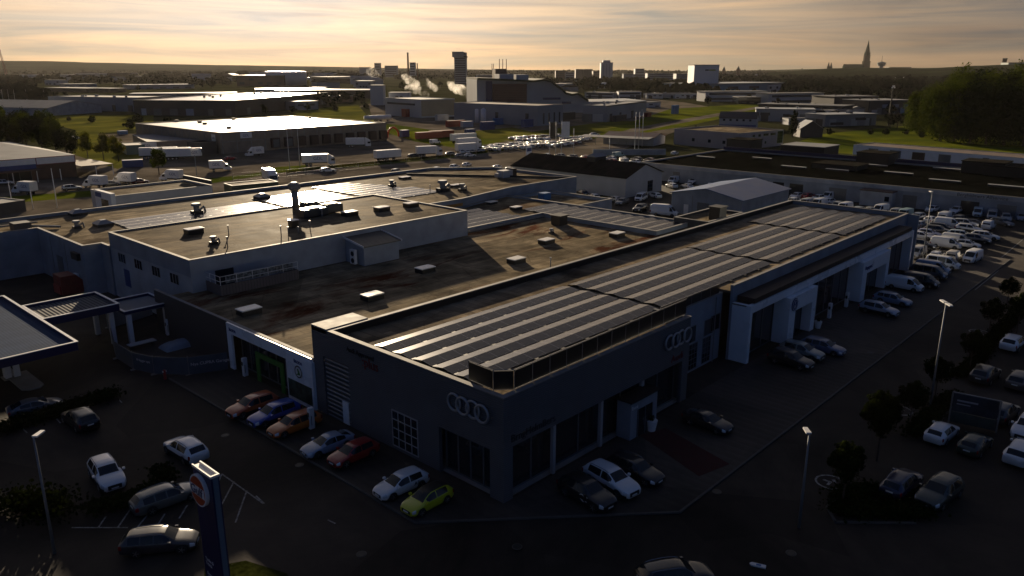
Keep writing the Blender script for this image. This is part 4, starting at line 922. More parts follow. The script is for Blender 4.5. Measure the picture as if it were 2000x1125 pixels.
for p, z, lab, s in [((60.6, 130.4), 6.7, 'goose necked steel duct and fan in the left panel field', 1.6), ((41.8, 131.9), 6.7, 'low fan with bent pipes on the bare felt, far left of the workshop roof', 1.1), ((84.5, 119.3 - 3), 6.7, 'dark fan cluster at the near edge of the right panel field', 1.4), ((103.9, 131.1), 6.7, 'small round fan left of the flat skylight', 1.2),
                    ((106.5, 117.9), 6.7, 'large cylindrical fan cowl on the workshop roof', 2.0), ((109.8, 115.6), 6.7, 'squat horizontal fan unit beside the large cowl', 1.3), ((95.6, 79.8), Z - .12, 'small fan beside the rust stains on the low roof', .7), ((46.2, 95.6), 8.98, 'small dark fan at the left edge of the office roof', .9)]: fan(p, z, lab, s)
t = thing('plant_box', 'black louvred box standing on the annexe joint', 'plant box', (102.2, 83.6, 5.1)); b = MB(); b.box(-1, 1, -1, 1, 0, 1.5); b.build('casing', M_blackclad, t, bevel=.03); b = MB(); b.box(-1.3, 1.3, -1.3, 1.3, 1.51, 1.7); b.build('lid', M_blackclad, t)
t = thing('plant_box', 'black box on the penthouse roof behind the long parapet', 'plant box', (120.5, 63.6, 6.0)); b = MB(); b.box(-1.2, 1.2, -1, 1, 0, 2.1); b.build('casing', M_blackclad, t, bevel=.03); b = MB(); b.box(-1.4, 1.4, -1.2, 1.2, 2.11, 2.3); b.build('lid', M_blackclad, t)
t = thing('plant_box', 'blue metal box in the corner of the small tan roof', 'plant box', (120.5, 102.5, 5.0)); b = MB(); b.box(-1.1, 1.1, -.8, .8, .1, 1.5); b.build('casing', M_cyan, t, bevel=.04); b = MB(); b.box(-1.0, 1.0, -.7, .7, 0, .099); b.build('plinth', M_black, t)
t = thing('plant_box', 'pale plant box with a black end in the back corner of the workshop roof', 'plant box', (130.5, 123.5, 6.7)); b = MB(); b.box(-1.2, 2, -1.1, 1.1, 0, 1.6); b.box(-2.3, -1.2, -.7, .7, .2, 1.1); b.build('casing', M_wallw, t, bevel=.05); b = MB(); b.box(2.01, 3.2, -1.2, 1.2, 0, 1.9); b.build('black_end', M_blackclad, t)
t = thing('plant_box', 'dark weathered box with pipes at the left edge of the workshop roof', 'plant box', (35.5, 137.2, 6.7)); b = MB(); b.box(-1.2, 1.2, -1.2, 1.2, 0, 1.2); b.build('casing', M_walld, t, bevel=.04); b = MB(); b.cyl((-3, 1.5, .6), (3, 2.2, .5), .15); b.cyl((1.4, 0, .4), (4.5, -3.5, .3), .2); b.build('duct', M_steel, t)

def drain(px, py, label):
    p = at(px, py); zz = .101 if p.x > 31.2 and p.y > 25.2 else .004; t = thing('manhole_cover', label, 'manhole cover', (p.x, p.y, zz), 0, 'manhole covers'); b = MB(); b.cyl((0, 0, 0), (0, 0, .02), .36, .36, 18); b.build('frame', M_kerb, t); b = MB(); b.cyl((0, 0, .02), (0, 0, .03), .29, .29, 16); b.build('lid', M_black, t)
for q in [(706, 1082, 'round manhole cover in the dark road below the yellow car'), (585, 908, 'manhole cover left of the kerb near the silver blue coupe'), (1400, 960, 'manhole cover on the drive right of the red carpet'), (1010, 1070, 'manhole cover in the road below the showroom corner'), (1545, 1080, 'dark manhole cover near the foot of the slim lamp post'), (440, 850, 'manhole cover between the white car and the orange cars'), (1700, 690, 'manhole cover in the middle of the drive beside the round trees')]: drain(*q)
# ================================================================== the wider place: terrain, fields, streets
def skyline(name, D, prof, thick, m, base=0.0, seed=1, rough=.06):
    """a ridge of land at distance D whose crest follows (column, row) pairs"""
    b = MB(); xs = [prof[0][0] + (prof[-1][0] - prof[0][0]) * i / 140 for i in range(141)]; rows = 6
    for x in xs:
        y = interp(prof, x); d = ray(x, y); hl = math.hypot(d.x, d.y); ux, uy = d.x / hl, d.y / hl
        crest = CAMH + d.z / hl * D
        for k in range(rows):
            t = k / (rows - 1); r_ = D - thick * (1 - t); n_ = noise.noise(Vector((x * .02 + seed, t * 3, seed))) * .5 + noise.noise(Vector((x * .09, t * 7, seed))) * .25
            z = base + (crest - base) * (math.sin(t * math.pi / 2)) * (1 + rough * n_) if k else base - 1
            b.v.append((ux * r_, uy * r_, z))
        b.v.append((ux * (D + thick * .6), uy * (D + thick * .6), base - 1))
    R_ = rows + 1
    for i in range(140):
        for k in range(R_ - 1): a = i * R_ + k; b.f.append([a, a + R_, a + R_ + 1, a + 1]); b.m.append(0)
    o = b.build(name, m, None, True); struct(o); return o
M_hill = mat('wooded_hills', (.022, .028, .014), 1, 0, .4, .004, spec=0)
skyline('hills', 7200, [(-300, 116), (0, 118), (100, 119), (200, 122), (400, 126), (600, 129), (700, 131), (850, 134), (1000, 136), (1250, 137), (1400, 139), (1500, 136), (1600, 134), (1800, 132), (2300, 130)], 2500, M_hill)
skyline('hill', 3050, [(1500, 141), (1560, 137.5), (1620, 133), (1680, 132), (1760, 132), (1800, 134), (1850, 131), (1900, 128), (2000, 124), (2300, 120)], 1100, mat('wooded_ridge', (.016, .021, .010), 1, 0, .4, .01, spec=0), seed=4)

# grass and yards
patch('meadow', [(100, 224), (300, 224), (300, 246), (240, 256), (180, 262), (95, 240)], M_grass2, .02)
patch('meadow', [(560, 215), (700, 205), (722, 232), (765, 244), (600, 232)], M_grass2, .02)
patch('meadow', [(720, 236), (905, 262), (990, 275), (900, 290), (810, 276), (765, 262)], M_grass, .02)
patch('meadow', [(905, 258), (1000, 248), (1060, 262), (1000, 275), (920, 268)], M_grass2, .024)
patch('meadow', [(1190, 252), (1310, 212), (1410, 206), (1490, 200), (1490, 214), (1330, 248), (1230, 262)], M_grass, .02)
patch('meadow', [(1030, 258), (1190, 236), (1330, 236), (1270, 258), (1110, 272)], M_grass2, .016)
patch('meadow', [(1520, 290), (1600, 262), (1760, 246), (2100, 272), (2150, 330), (1990, 322), (1660, 300)], M_grass, .02)
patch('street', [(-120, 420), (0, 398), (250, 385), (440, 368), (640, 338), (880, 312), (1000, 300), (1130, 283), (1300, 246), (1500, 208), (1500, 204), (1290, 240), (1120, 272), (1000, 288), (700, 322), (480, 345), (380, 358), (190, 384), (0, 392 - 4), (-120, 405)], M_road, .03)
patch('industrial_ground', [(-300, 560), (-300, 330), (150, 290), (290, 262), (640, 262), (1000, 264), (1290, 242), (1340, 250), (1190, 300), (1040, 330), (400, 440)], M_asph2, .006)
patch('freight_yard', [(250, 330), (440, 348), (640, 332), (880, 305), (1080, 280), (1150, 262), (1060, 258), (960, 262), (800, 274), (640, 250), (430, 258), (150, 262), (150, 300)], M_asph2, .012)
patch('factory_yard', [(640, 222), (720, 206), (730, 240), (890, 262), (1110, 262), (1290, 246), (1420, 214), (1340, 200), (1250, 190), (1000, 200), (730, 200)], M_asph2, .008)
patch('road_verge', [(590, 331), (700, 326), (880, 308), (1000, 292), (1150, 273), (1230, 252), (1222, 250), (1140, 269), (1000, 288), (880, 304), (700, 322), (600, 326)], M_grass, .045)
patch('road_verge', [(0, 385), (180, 372), (190, 383), (0, 398)], M_grass, .045)
patch('road_verge', [(390, 350), (470, 342), (520, 335), (540, 326), (600, 322), (600, 330), (540, 338), (400, 360)], M_grass, .05)
patch('road_verge', [(150, 246), (290, 300), (230, 330), (140, 300)], M_grass2, .016)
patch('grass_bank', [(395, 1200), (400, 1110), (480, 1095), (560, 1120), (600, 1200)], mat('shaded_lawn', (.03, .035, .008), 1, 0, .5, 3, bump=.5, spec=0), .03)  # darker copy of the grass, with the shade put into its colour

def reg3(L_, C_, R_, h):
    """corner first: near corner C, left and right roof corners at height h"""
    L_, C_, R_ = at(*L_, h), at(*C_, h), at(*R_, h); dep = (L_ - C_).length
    return Vector((C_.x, C_.y, 0)), Vector((R_.x, R_.y, 0)), dep
# --- gabled tan hall
t, L, ro = gable_building('gabled_hall', 'long tan hall with a dark brown felt gable roof across from the tan workshop roof', 'building', Vector((159.2, 109.3, 0)), Vector((175.6, 109.3, 0)), 38, 4.9, 7.6, M_wallw, M_feltd, along='y')
win(t, 10.9, 1.9, 2.4, 2.8, 'front', nx=3, nz=3)
t2 = thing('ridge_vent', 'pale grey ridge vent straddling the dark gabled roof', 'roof vent', (167.4, 124.5, 7.4)); b = MB(); b.box(-2.4, 2.4, -1.3, 1.3, -.2, 1.1); b.build('casing', M_black, t2); b = MB(); b.sidex([(-1.6, 1.12), (1.6, 1.12), (0, 1.9)], -2.6, 2.6); b.build('cover', M_sheetg, t2)
# --- blue shed
t, L, ro = gable_building('blue_metal_shed', 'blue grey metal shed with a low pitched roof in the middle of the rear yard', 'shed', Vector((150, 90.6, 0)), Vector((150, 73.8, 0)), 22.6, 4.4, 6.0, M_wallb, mat('blue_sheet_roof', (.09, .16, .32), .35, .3, .1, .3), along='y')
b = MB(); b.box(6.5, 9.3, -.1, -.02, .05, 3.0); b.build('door', M_door, t); b = MB(); b.box(3.2, 4.3, -.08, -.02, .05, 2.2); b.build('side_door', M_white, t)
text_obj('sign_lettering', 'n', 1.5, M_white, t, (11.2, -.05, 2.3), (R(90), 0, 0))
for xx in (5.2,): b = MB(); b.box(xx, xx + .1, -.06, -.01, 0, 4.2); b.build('downpipe', M_steel, t)
# --- long black roofed row
t, L, ro = flat_building('long_hall', 'very long blue grey hall with a black gravel roof and a pale fascia band', 'building', Vector((192, 127, 0)), Vector((192, 20, 0)), 49, 4.7, M_wallb, felt('black_gravel_roof', (.006, .0065, .0055), .8, (.012, .012, .009), .3, 2, 0, 0), par=.35)
b = MB(); b.box(-.1, L + .1, -.14, -.003, 3.75, 4.68); b.build('fascia', M_wallb2, t)
for k, (x, wd) in enumerate([(11, 2.2), (36.5, 3), (40.5, 3), (45, 3.5), (55, 4.2), (67, 3), (72, 3), (84, 3.6), (91, 3.6)]):
    b = MB(); b.box(x, x + wd, -.06, -.004, .05, 2.9); o = b.build('roller_door', M_win if k in (1, 2, 3, 7) else M_door, t)
b = MB(); b.box(63.5, 70.5, -3.2, -.15, 0, 3.4); o = b.build('porch', M_wallb2, t); b = MB(); b.box(63.3, 70.7, -3.35, -.16, 3.41, 3.6); b.build('porch_roof', M_wallbr, o); b = MB(); b.box(69, 70, -3.26, -3.21, 1.4, 2.5); b.build('window', M_win, o)
text_obj('sign_lettering', 'Bergholmers Allservice', 1.05, M_black, t, (83, -.16, 3.85), (R(90), 0, 0))
LHALL = t
for k, (px, py, w_) in enumerate([(1378, 307, 6), (1488, 309, 6), (1550, 326, 7), (1573, 297, 6), (1635, 332, 6), (1700, 322, 9), (1755, 338, 7), (1850, 330, 7), (1845, 353, 7), (1968, 364, 8), (1925, 325, 8)]):
    p = at(px, py, 4.6); t = thing('roof_light', 'long pale roof light bar on the black gravel roof, %s' % (['far left', 'left of the black plant box', 'below the black plant box', 'behind the first plant box', 'left of the bent ducts', 'among the bent ducts', 'middle, near edge', 'centre right, far row', 'centre right, near row', 'far right near edge', 'far right far row'][k]), 'roof light', (p.x, p.y, 4.36), R(90), 'roof light bars')
    b = MB(); b.box(-w_ / 2, w_ / 2, -.45, .45, .0, .4); b.build('curb', M_black, t); b = MB(); b.box(-w_ / 2, w_ / 2, -.5, .5, .42, .52); b.build('glazing', M_wallw, t)
for k, (px, py, w_, d_, h_) in enumerate([(1453, 290, 9, 8, 3.4), (1580, 300, 14, 12, 3), (1640, 326, 12, 9, 1.2), (1712, 316, 9, 8, 3), (1925, 335, 10, 8, 3), (1980, 340, 12, 10, 2.4)]):
    p = at(px, py, 4.6); t = thing('rooftop_plant_room', ['black plant room on the left part of the black gravel roof', 'wide black plant room with a pale top on the black gravel roof', 'low duct housing left of the tall vent on the black roof', 'tall black plant room beside the white ducts', 'black plant room at the right end of the gravel roof', 'last plant room on the far right of the gravel roof'][k], 'plant room', (p.x, p.y, 4.36), R(90))
    b = MB(); b.box(-w_ / 2, w_ / 2, -d_ / 2, d_ / 2, 0, h_); b.build('casing', M_blackclad, t, bevel=.05); b = MB(); b.box(-w_ / 2 - .2, w_ / 2 + .2, -d_ / 2 - .2, d_ / 2 + .2, h_ + .01, h_ + .2); b.build('lid', M_feltd if k != 1 else M_sheetg, t)
# blue rail along the back and a row of light posts on the rim
t = thing('parapet_rail', 'dark blue rear parapet with a dotted white line behind the black gravel roof', 'parapet', (241.3, 127, 4.3), -R(90)); b = MB(); b.box(0, 107, 0, .3, 0, 1.4); b.build('blue_band', M_navy, t); b = MB()
for i in range(26): b.box(i * 4.1 + .4, i * 4.1 + 3.5, -.1, -.01, .15, .4)
b.build('white_dashes', M_wallw, t)
# --- pinkish white building behind
a, b_, dep = reg3((1281, 258), (1445, 260), (1531, 252.5), 6.5)
t, L, ro = flat_building('white_office_building', 'pale pinkish flat roofed building with small windows behind the long black roof', 'building', a, b_, dep, 6.5, mat('pinkish_render', (.33, .30, .31), .7, 0, .08, .2), M_felt2)
for k, x in enumerate((9.5, 13.5)): win(t, x, 5.0, 1.6, 1.0, 'front', nx=1)
for k, x in enumerate((18, 23)): win(t, x, 5.1, 3.6, 1.0, 'front', nx=3)
win(t, 28.2, 3.6, 3.8, 4.8, 'front', nx=3, nz=4, fr=M_green)
for x in (8, 13, 18): win(t, x, 2.0, 1.0, 1.1, 'front', nx=1)
for x in (4, 11, 19): win(t, x + 3, 2.6, 1.4, 1.3, 'left', nx=1)
# --- red roofed canopy hall
a = at(1280, 278); b_ = at(1165, 275)
t, L, ro = gable_building('low_market_hall', 'low hall with a rusty red sheet roof and an open canopy beside the pinkish building', 'building', at(1178, 280), at(1276, 285), 14, 3.2, 4.6, M_wallb2, mat('rust_red_sheet', (.10, .028, .02), .5, 0, .15, .4), along='x')
b = MB(); b.slab([(-8, -6, 3.2), (L, -6, 3.2), (L, -.5, 3.6), (-8, -.5, 3.6)], .15); b.build('canopy', M_sheetg, t)
for x in (-7.5, -1, 6, 13): b = MB(); b.cyl((x, -5.8, 0), (x, -5.8, 3.1), .08, n=6); b.build('post', M_steel, t)
t = thing('screen_wall', 'long blue grey screen wall below the open canopy', 'wall', at(1158, 303)); p = at(1300, 302) - at(1158, 303); t.rotation_euler.z = math.atan2(p.y, p.x); b = MB(); b.box(0, p.length, 0, .2, 0, 2.2); b.build('panel', M_wallb, t)
# --- white low building with doors on the right
t, L, ro = flat_building('white_workshop', 'long low white workshop with several doors behind the right part of the black roof', 'building', at(1665, 301), at(2040, 335), 14, 3.6, M_wgloss, mat('tan_red_roof', (.15, .10, .07), .6, 0, .2, .3), par=.15)
for x, wd in ((6, 3.6), (14, 4), (22, 4.4), (31, 4), (45, 2)): b = MB(); b.box(x, x + wd, -.06, -.004, .1, 2.7); b.build('door', M_doorbr if x == 22 else M_door, t)

# ================================================================== freight terminal
t, L, ro = flat_building('freight_terminal', 'large tan concrete freight terminal with a blazing pale roof and brown docks', 'warehouse', Vector((141.8, 278.5, 0)), Vector((219, 278.5, 0)), 76, 7.8, M_walltan, M_sheetw, par=.25)
b = MB()
for i in range(14): b.box(i * 5.9 + .0, i * 5.9 + .35, -.14, -.003, 0, 7.5)
b.box(.4, L, -.1, -.004, 4.2, 4.5); b.build('pilasters', M_conc, t)
b = MB()
for i in range(12): b.box(-.14, -.003, i * 6.2 + .5, i * 6.2 + .85, 0, 7.5)
b.build('pilasters', M_conc, t)
for i in range(10):
    x = 20 + i * 5.9; b = MB(); b.box(x, x + 3.4, -1.6, -.15, .9, 4.6); o = b.build('dock_shelter', M_doorbr, t); b = MB(); b.box(x + .4, x + 3.0, -1.68, -1.61, 1.1, 4.1); b.build('dock_door', M_door if i < 2 else M_doorbr, o)
b = MB(); b.box(7.6, 12.4, -.2, -.145, 5.3, 7.4); s_ = b.build('white_sign', M_white, t); text_obj('sign_lettering', 'GDL', 1.3, M_logo, s_, (8.6, -.22, 5.8), (R(90), 0, 0))
b = MB(); b.box(-.2, -.145, 4.2, 7.2, 3.6, 6.9); s_ = b.build('white_sign', M_white, t); text_obj('sign_lettering', 'GDL', 1.1, M_logo, s_, (-.22, 6.8, 5.2), (R(90), 0, -R(90)))
b = MB(); b.box(-.1, -.005, 3.8, 6.0, .05, 3.6); b.build('roller_door', M_door, t)
for k, (px, py) in enumerate([(345, 236), (390, 238), (400, 241), (447, 249), (456, 232), (605, 230)]):
    p = at(px, py, 7.8); v = thing('roof_vent', 'dark roof vent on the blazing freight roof, %s' % ['far left', 'second from left', 'third from left', 'near the front corner', 'at the rear edge', 'towards the right end'][k], 'roof vent', (p.x, p.y, 7.55), 0, 'freight roof vents'); b = MB(); b.cyl((0, 0, 0), (0, 0, .5), .9, n=14); b.build('curb', M_walld, v); b = MB(); b.cyl((0, 0, .5), (0, 0, .8), 1.3, .8, 14); b.build('cap', M_walltan, v)
t, L, ro = flat_building('low_freight_annexe', 'lower pale roofed annexe in front of the left end of the freight terminal', 'building', at(290, 299), at(405, 293), 40, 4.2, M_walltan, M_sheetg, par=.15)
b = MB(); b.box(-2, 3.2, -.12, -.005, 2.0, 4.1); s_ = b.build('white_sign', M_white, t); text_obj('sign_lettering', 'GDL', 1.2, M_logo, s_, (-1.2, -.14, 2.5), (R(90), 0, 0))
t, L, ro = flat_building('teal_shed', 'small teal shed beside the low freight annexe', 'shed', at(248, 302), at(285, 300), 12, 3.4, mat('teal_sheet', (.03, .09, .11), .5, 0, .1, .5), M_sheetg, par=.1)
t, L, ro = flat_building('dock_house', 'dark grey dock house jutting out beside the freight terminal corner', 'building', at(392, 303), at(425, 300), 9, 4.6, M_walld, M_feltd, par=.1)
# street kiosk
t, L, ro = flat_building('street_shop', 'flat tan roofed shop with a white curved end on the street behind the workshop', 'shop', Vector((65.2, 178.7, 0)), Vector((87.5, 178.7, 0)), 14.2, 4.0, M_wallw, M_felt2, par=.35)
b = MB(); b.box(-1.0, -.05, -.2, 9, 0, 4.6); b.build('white_end_wall', M_white, t); b = MB(); b.box(-1.05, -1.01, 1.5, 5.5, .2, 3.0); b.build('window', M_win, t); b = MB(); b.box(-1.06, -1.01, 5.2, 8.6, 3.2, 4.2); b.build('blue_sign', M_bluec, t)
b = MB(); b.box(1, 6, -.08, -.004, 1.0, 1.5); b.build('green_stripe', M_green, t); b = MB(); b.box(21.9, 22.3, -.1, 14.3, 4.2, 5.2); b.build('sign_screen', M_walld, t)
t, L, ro = flat_building('green_cabin', 'dark green cabin between the street and the old workshop parapet', 'cabin', at(455, 383), at(545, 374), 6, 2.6, mat('dark_green_wall', (.03, .045, .03), .6, 0, .1, 1), M_felt2, par=.1)
t, L, ro = flat_building('grey_cabin', 'low grey roofed cabin at the left edge behind the workshop parapet', 'cabin', at(3, 420), at(52, 412), 8, 2.5, M_walld, M_sheetg, par=.1)
# supermarket
a = Vector((81.5, 250.6, 0)); b_ = Vector((83.5, 262, 0))
t = thing('supermarket', 'supermarket with grey roof and white fascia framed in magenta on the far left', 'shop', (82.0, 251.5, 0)); mg = mat('magenta_trim', (.16, .02, .05), .5, 0, 0)
b = MB(); b.box(-45, 0, 0, 62, 0, 4.4); b.build('wall', M_wallbr, t)
b = MB(); b.add([(-45.2, -.2, 6.4), (.2, -.2, 6.4), (.2, 62, 6.4), (-45.2, 62, 6.4), (-22, 31, 9.2), (-10, 31, 8.6)], [(0, 1, 5, 4), (1, 2, 5), (2, 3, 4, 5), (3, 0, 4)]); b.build('roof', M_sheetg, t)
b = MB(); b.box(-45, 0, -.3, -.01, 4.3, 6.4); f_ = b.build('fascia', M_white, t); b = MB()
for z in (4.25, 6.2): b.box(-45.1, .05, -.36, -.31, z, z + .2)
for x in (-45, -32, -21.5, -10.5, -.2): b.box(x, x + .22, -.36, -.31, 4.46, 6.19)
b.build('magenta_frame', mg, f_); b = MB(); b.box(-21, -10.7, -.9, -.37, 3.4, 4.6); b.build('blue_panel', M_bluec, f_)
b = MB(); b.box(-45, -10, -5, -.37, 3.2, 3.4); b.box(.01, 9, -4, 14, 3.1, 3.35); b.build('canopy', M_wallbr, t)
for x in (-30, -24, -18, -12, -6): b = MB(); b.box(x, x + .18, -4.9, -4.7, 0, 3.19); b.build('post', M_white, t)
for x, y in ((4, -3.8), (8.8, -3.8)): b = MB(); b.box(x, x + .18, y, y + .18, 0, 3.09); b.build('post', M_white, t)
glazing(-30, -12, -.1, .1, 3.1, 6, t)
t, L, ro = gable_building('grey_roof_depot', 'pale roofed depot behind the dark tree clump at the left edge', 'warehouse', at(-70, 222), at(95, 226), 45, 5, 9, M_wallb2, M_sheetg, along='x')

# ================================================================== petrol station
def canopy(name, label, x0, x1, y0, y1, z, m, hh=.85, legs=()):
    t = thing(name, label, 'canopy', (x0, y0, 0)); a, c = x1 - x0, y1 - y0
    b = MB(); b.box(.15, a - .15, .15, c - .15, z - .5, z - .28); b.build('roof', m, t)
    b = MB(); b.box(0, a, 0, .14, z - hh, z); b.box(0, a, c - .14, c, z - hh, z); b.box(0, .14, .14, c - .14, z - hh, z); b.box(a - .14, a, .14, c - .14, z - hh, z); f = b.build('fascia', M_navy, t)
    b = MB(); e = .07; b.box(-e, a + e, -e, .2, z + .003, z + .07); b.box(-e, a + e, c - .2, c + e, z + .003, z + .07); b.box(-e, .2, .2, c - .2, z + .003, z + .07); b.box(a - .2, a + e, .2, c - .2, z + .003, z + .07); b.build('white_rim', M_white, f)
    for lx, ly in legs: b = MB(); b.box(lx, lx + .5, ly, ly + .5, 0, z - .51); b.build('leg', M_white, t)
    return t
ribl = striped('ribbed_blue_grey_roof', (.06, .085, .14), 0, .3, .12, .85, 0, dark=.85, spec=.01)
canopy('fuel_canopy', 'big ribbed grey fuel canopy with a navy fascia at the left edge', 8.5, 24.0, 80.6, 104.3, 5.0, ribl, legs=((8, 5), (8, 18), (2, 5), (2, 18)))
canopy('louvred_canopy', 'smaller canopy with bold pale louvres and a navy fascia joined to the big fuel canopy', 24.1, 32.0, 91.0, 98.1, 5.0, striped('louvre_roof', (.17, .17, .17), 0, .42, .5, .8, .0, dark=.15, spec=.01), legs=((7, 1), (7, 6)))
canopy('grey_link_roof', 'plain grey flat roof linking the louvred canopy to the dark showroom wall', 32.3, 37.6, 90.6, 96.6, 4.0, M_sheetg, .35, legs=((.3, .2), (4.6, .2)))
for k, (px, py) in enumerate(((16, 738), (33, 735))):
    p = at(px, py); t = thing('fuel_pump', 'white fuel pump under the big canopy, %s' % ['left one with black digits', 'right one, slightly shorter'][k], 'fuel pump', (p.x, p.y, 0), 0, 'fuel pumps'); b = MB(); b.box(-.3, .3, -.45, .45, .1, 2.2 - k * .4); b.build('casing', M_white, t, bevel=.04); b = MB(); b.box(-.33, -.305, -.3, .3, 1.3 - k * .3, 1.7 - k * .3); b.build('display', M_black, t)
    b = MB(); b.box(-.5, .5, -.7, .7, 0, .1); b.build('plinth', M_conc, t)
p = at(60, 742); t = thing('pump_island', 'raised concrete pump island with rounded end', 'kerb island', (p.x, p.y, 0)); b = MB(); b.prism([(-1.5, 3), (-1.5, -2.4), (-.9, -3), (.0, -3), (.5, -2.4), (.5, 3)], 0, .15); b.build('slab', M_conc, t)
# Gulf totem
t = thing('petrol_totem', 'tall navy petrol price totem with a round orange and blue disc', 'totem sign', (17.1, 38.75, 0))
b = MB(); b.box(0, .5, 0, 2.2, 0, 8.9); b.build('column', M_navy, t, bevel=.02); b = MB(); b.box(.1, .4, -.03, -.002, 0, 8.9); b.build('pale_edge', mat('pale_blue_edge', (.10, .16, .22), .4, 0, 0), t)
b = MB(); b.box(-.03, .53, -.03, .1, 8.905, 9.05); b.box(-.03, .53, .1, 2.23, 8.905, 8.93); b.box(-.03, .06, .1, 2.23, 8.93, 9.05); b.box(.44, .53, .1, 2.23, 8.93, 9.05); b.build('top_cap', M_white, t)
zc, yc = 7.75, 1.35
b = MB(); b.cyl((-.01, yc, zc), (-.22, yc, zc), .98, n=36); dsc = b.build('disc', M_white, t)
b = MB(); b.cyl((-.221, yc, zc), (-.235, yc, zc), .88, n=36); b.build('orange_field', mat('orange_red', (.42, .055, .012), .4, 0, 0), dsc)
b = MB(); hh = .30; ww = math.sqrt(.88 ** 2 - hh ** 2); b.box(-.25, -.236, yc - ww, yc + ww, zc - hh, zc + hh); b.build('white_band', M_white, dsc)
text_obj('disc_letters', 'Gulf', .78, mat('deep_blue_ink', (.008, .012, .09), .4, 0, 0), dsc, (-.262, yc + .78, zc - .24), (R(90), 0, -R(90)), .01, scale_x=1.05)
text_obj('small_print', 'Tanka &\nTvätta', .3, M_white, t, (-.02, 1.9, 2.9), (R(90), 0, -R(90)), .005)
text_obj('small_print', 'Öppet\ndygnet runt', .26, M_white, t, (-.02, 1.9, 1.9), (R(90), 0, -R(90)), .005)
# ================================================================== yard behind the station, building fence, small things in the shade
t = thing('waste_compactor', 'red waste compactor against the grey workshop wall', 'container', (39.0 - 3.5, 119.0, 0)); b = MB(); b.side([(-1.4, .2), (1.4, .2), (1.4, 2.0), (.6, 2.9), (-1.4, 2.9)], -1.6, 1.6); b.build('body', M_redc, t, bevel=.05); b = MB(); b.box(-1.6, -1.41, -1.3, 1.3, .3, 1.5); b.build('hatch', M_red, t)
p = at(152, 568); t = thing('white_cabinet', 'tall white cabinet standing beside the red compactor', 'cabinet', (p.x, p.y, 0)); b = MB(); b.box(-.9, .9, -.7, .7, .05, 2.6); b.build('casing', M_wgloss, t, bevel=.04); b = MB(); b.box(-.93, -.905, -.5, .5, .3, 2.2); b.build('door', M_white, t)
# banner fence round the building site
t = thing('site_fence', 'mesh site fence hung with dark blue printed banners around the dug up forecourt', 'fence', (0, 0, 0))
pts = [at(212, 640), at(228, 700), at(262, 722), at(302, 731), at(370, 733), at(446, 722)]
for k, (a, b_) in enumerate(zip(pts, pts[1:])):
    d = b_ - a; n = Vector((-d.y, d.x, 0)).normalized() * .03; b = MB(); q = [a - n, b_ - n, b_ + n, a + n]; b.add([(v.x, v.y, .1) for v in q] + [(v.x, v.y, 2.0) for v in q], [(3, 2, 1, 0), (4, 5, 6, 7), (0, 1, 5, 4), (1, 2, 6, 5), (2, 3, 7, 6), (3, 0, 4, 7)])
    b.build('banner', mat('banner_blue', (.045, .07, .10), .5, 0, .2, 1), t); b = MB(); b.cyl((a.x, a.y, 0), (a.x, a.y, 2.15), .04, n=6); b.build('post', M_steel, t); b = MB(); b.box(a.x - .35, a.x + .35, a.y - .12, a.y + .12, 0, .14); b.build('concrete_foot', M_conc, t)
    an = math.atan2(d.y, d.x)
    if k == 4: text_obj('sign_lettering', 'Nya CUPRA Garage', .46, M_white, t, (a.x + d.x * .06 + n.x * -1.4, a.y + d.y * .06 - n.y * 1.4, 1.05), (R(90), 0, an), .005)
    if k == 2: text_obj('sign_lettering', 'Vi bygger nytt', .36, M_white, t, (a.x + d.x * .2 - n.x * 1.4, a.y + d.y * .2 - n.y * 1.4, 1.2), (R(90), 0, an), .005)
t = thing('hoarding', 'plain grey hoarding panels at the back of the building site', 'hoarding', at(212, 642)); d = at(298, 614) - at(212, 642); t.rotation_euler.z = math.atan2(d.y, d.x); b = MB(); b.box(0, d.length * .5 - .03, 0, .1, 0, 2.6); b.box(d.length * .5 + .03, d.length, 0, .1, 0, 2.6); b.build('panel', M_wallb, t)
struct(patch('dug_up_ground', [(215, 645), (300, 616), (400, 690), (440, 715), (370, 728), (300, 727), (262, 718), (232, 697)], mat('bare_earth', (.05, .038, .03), .95, 0, .4, .6, bump=.6), .012))
t = thing('roof_slab', 'pale plywood sheet lying on trestles inside the building site', 'board', at(278, 678)); b = MB(); b.box(-1.5, 1.5, -.5, .5, .55, .65); b.build('board', M_wallw, t); b = MB()
for x in (-1.2, 1.2): b.box(x - .05, x + .05, -.4, .4, 0, .549)
b.build('trestle', M_walld, t)
t = thing('tarpaulin_heap', 'heap of material under a grey blue tarpaulin in the building site', 'tarpaulin', at(350, 675)); b = MB(); n = 14
for i in range(n):
    for j in range(n): x, y = (i / (n - 1) - .5) * 4, (j / (n - 1) - .5) * 2.6; e = max(0, 1 - (x / 2) ** 2) * max(0, 1 - (y / 1.3) ** 2); b.v.append((x, y, .75 * e ** .5 + .08 * noise.noise(Vector((x * 1.5, y * 1.5, 3)))))
for i in range(n - 1):
    for j in range(n - 1): a = i * n + j; b.f.append([a, a + n, a + n + 1, a + 1]); b.m.append(0)
b.build('sheet', M_wallb, t, True)
def charger(px, py, label):
    p = at(px, py); t = thing('charging_post', label, 'charging post', (p.x, p.y, 0.1 if p.x > 31 else 0), 0, 'white charging posts'); b = MB(); b.box(-.25, .25, -.2, .2, 0, 2.0); b.build('casing', M_white, t, bevel=.05); b = MB(); b.box(-.27, -.252, -.14, .14, 1.2, 1.6); b.build('display', M_black, t); b = MB(); b.cyl((-.1, -.25, 1.3), (-.2, -.4, .5), .03, n=6); b.build('cable', M_black, t)
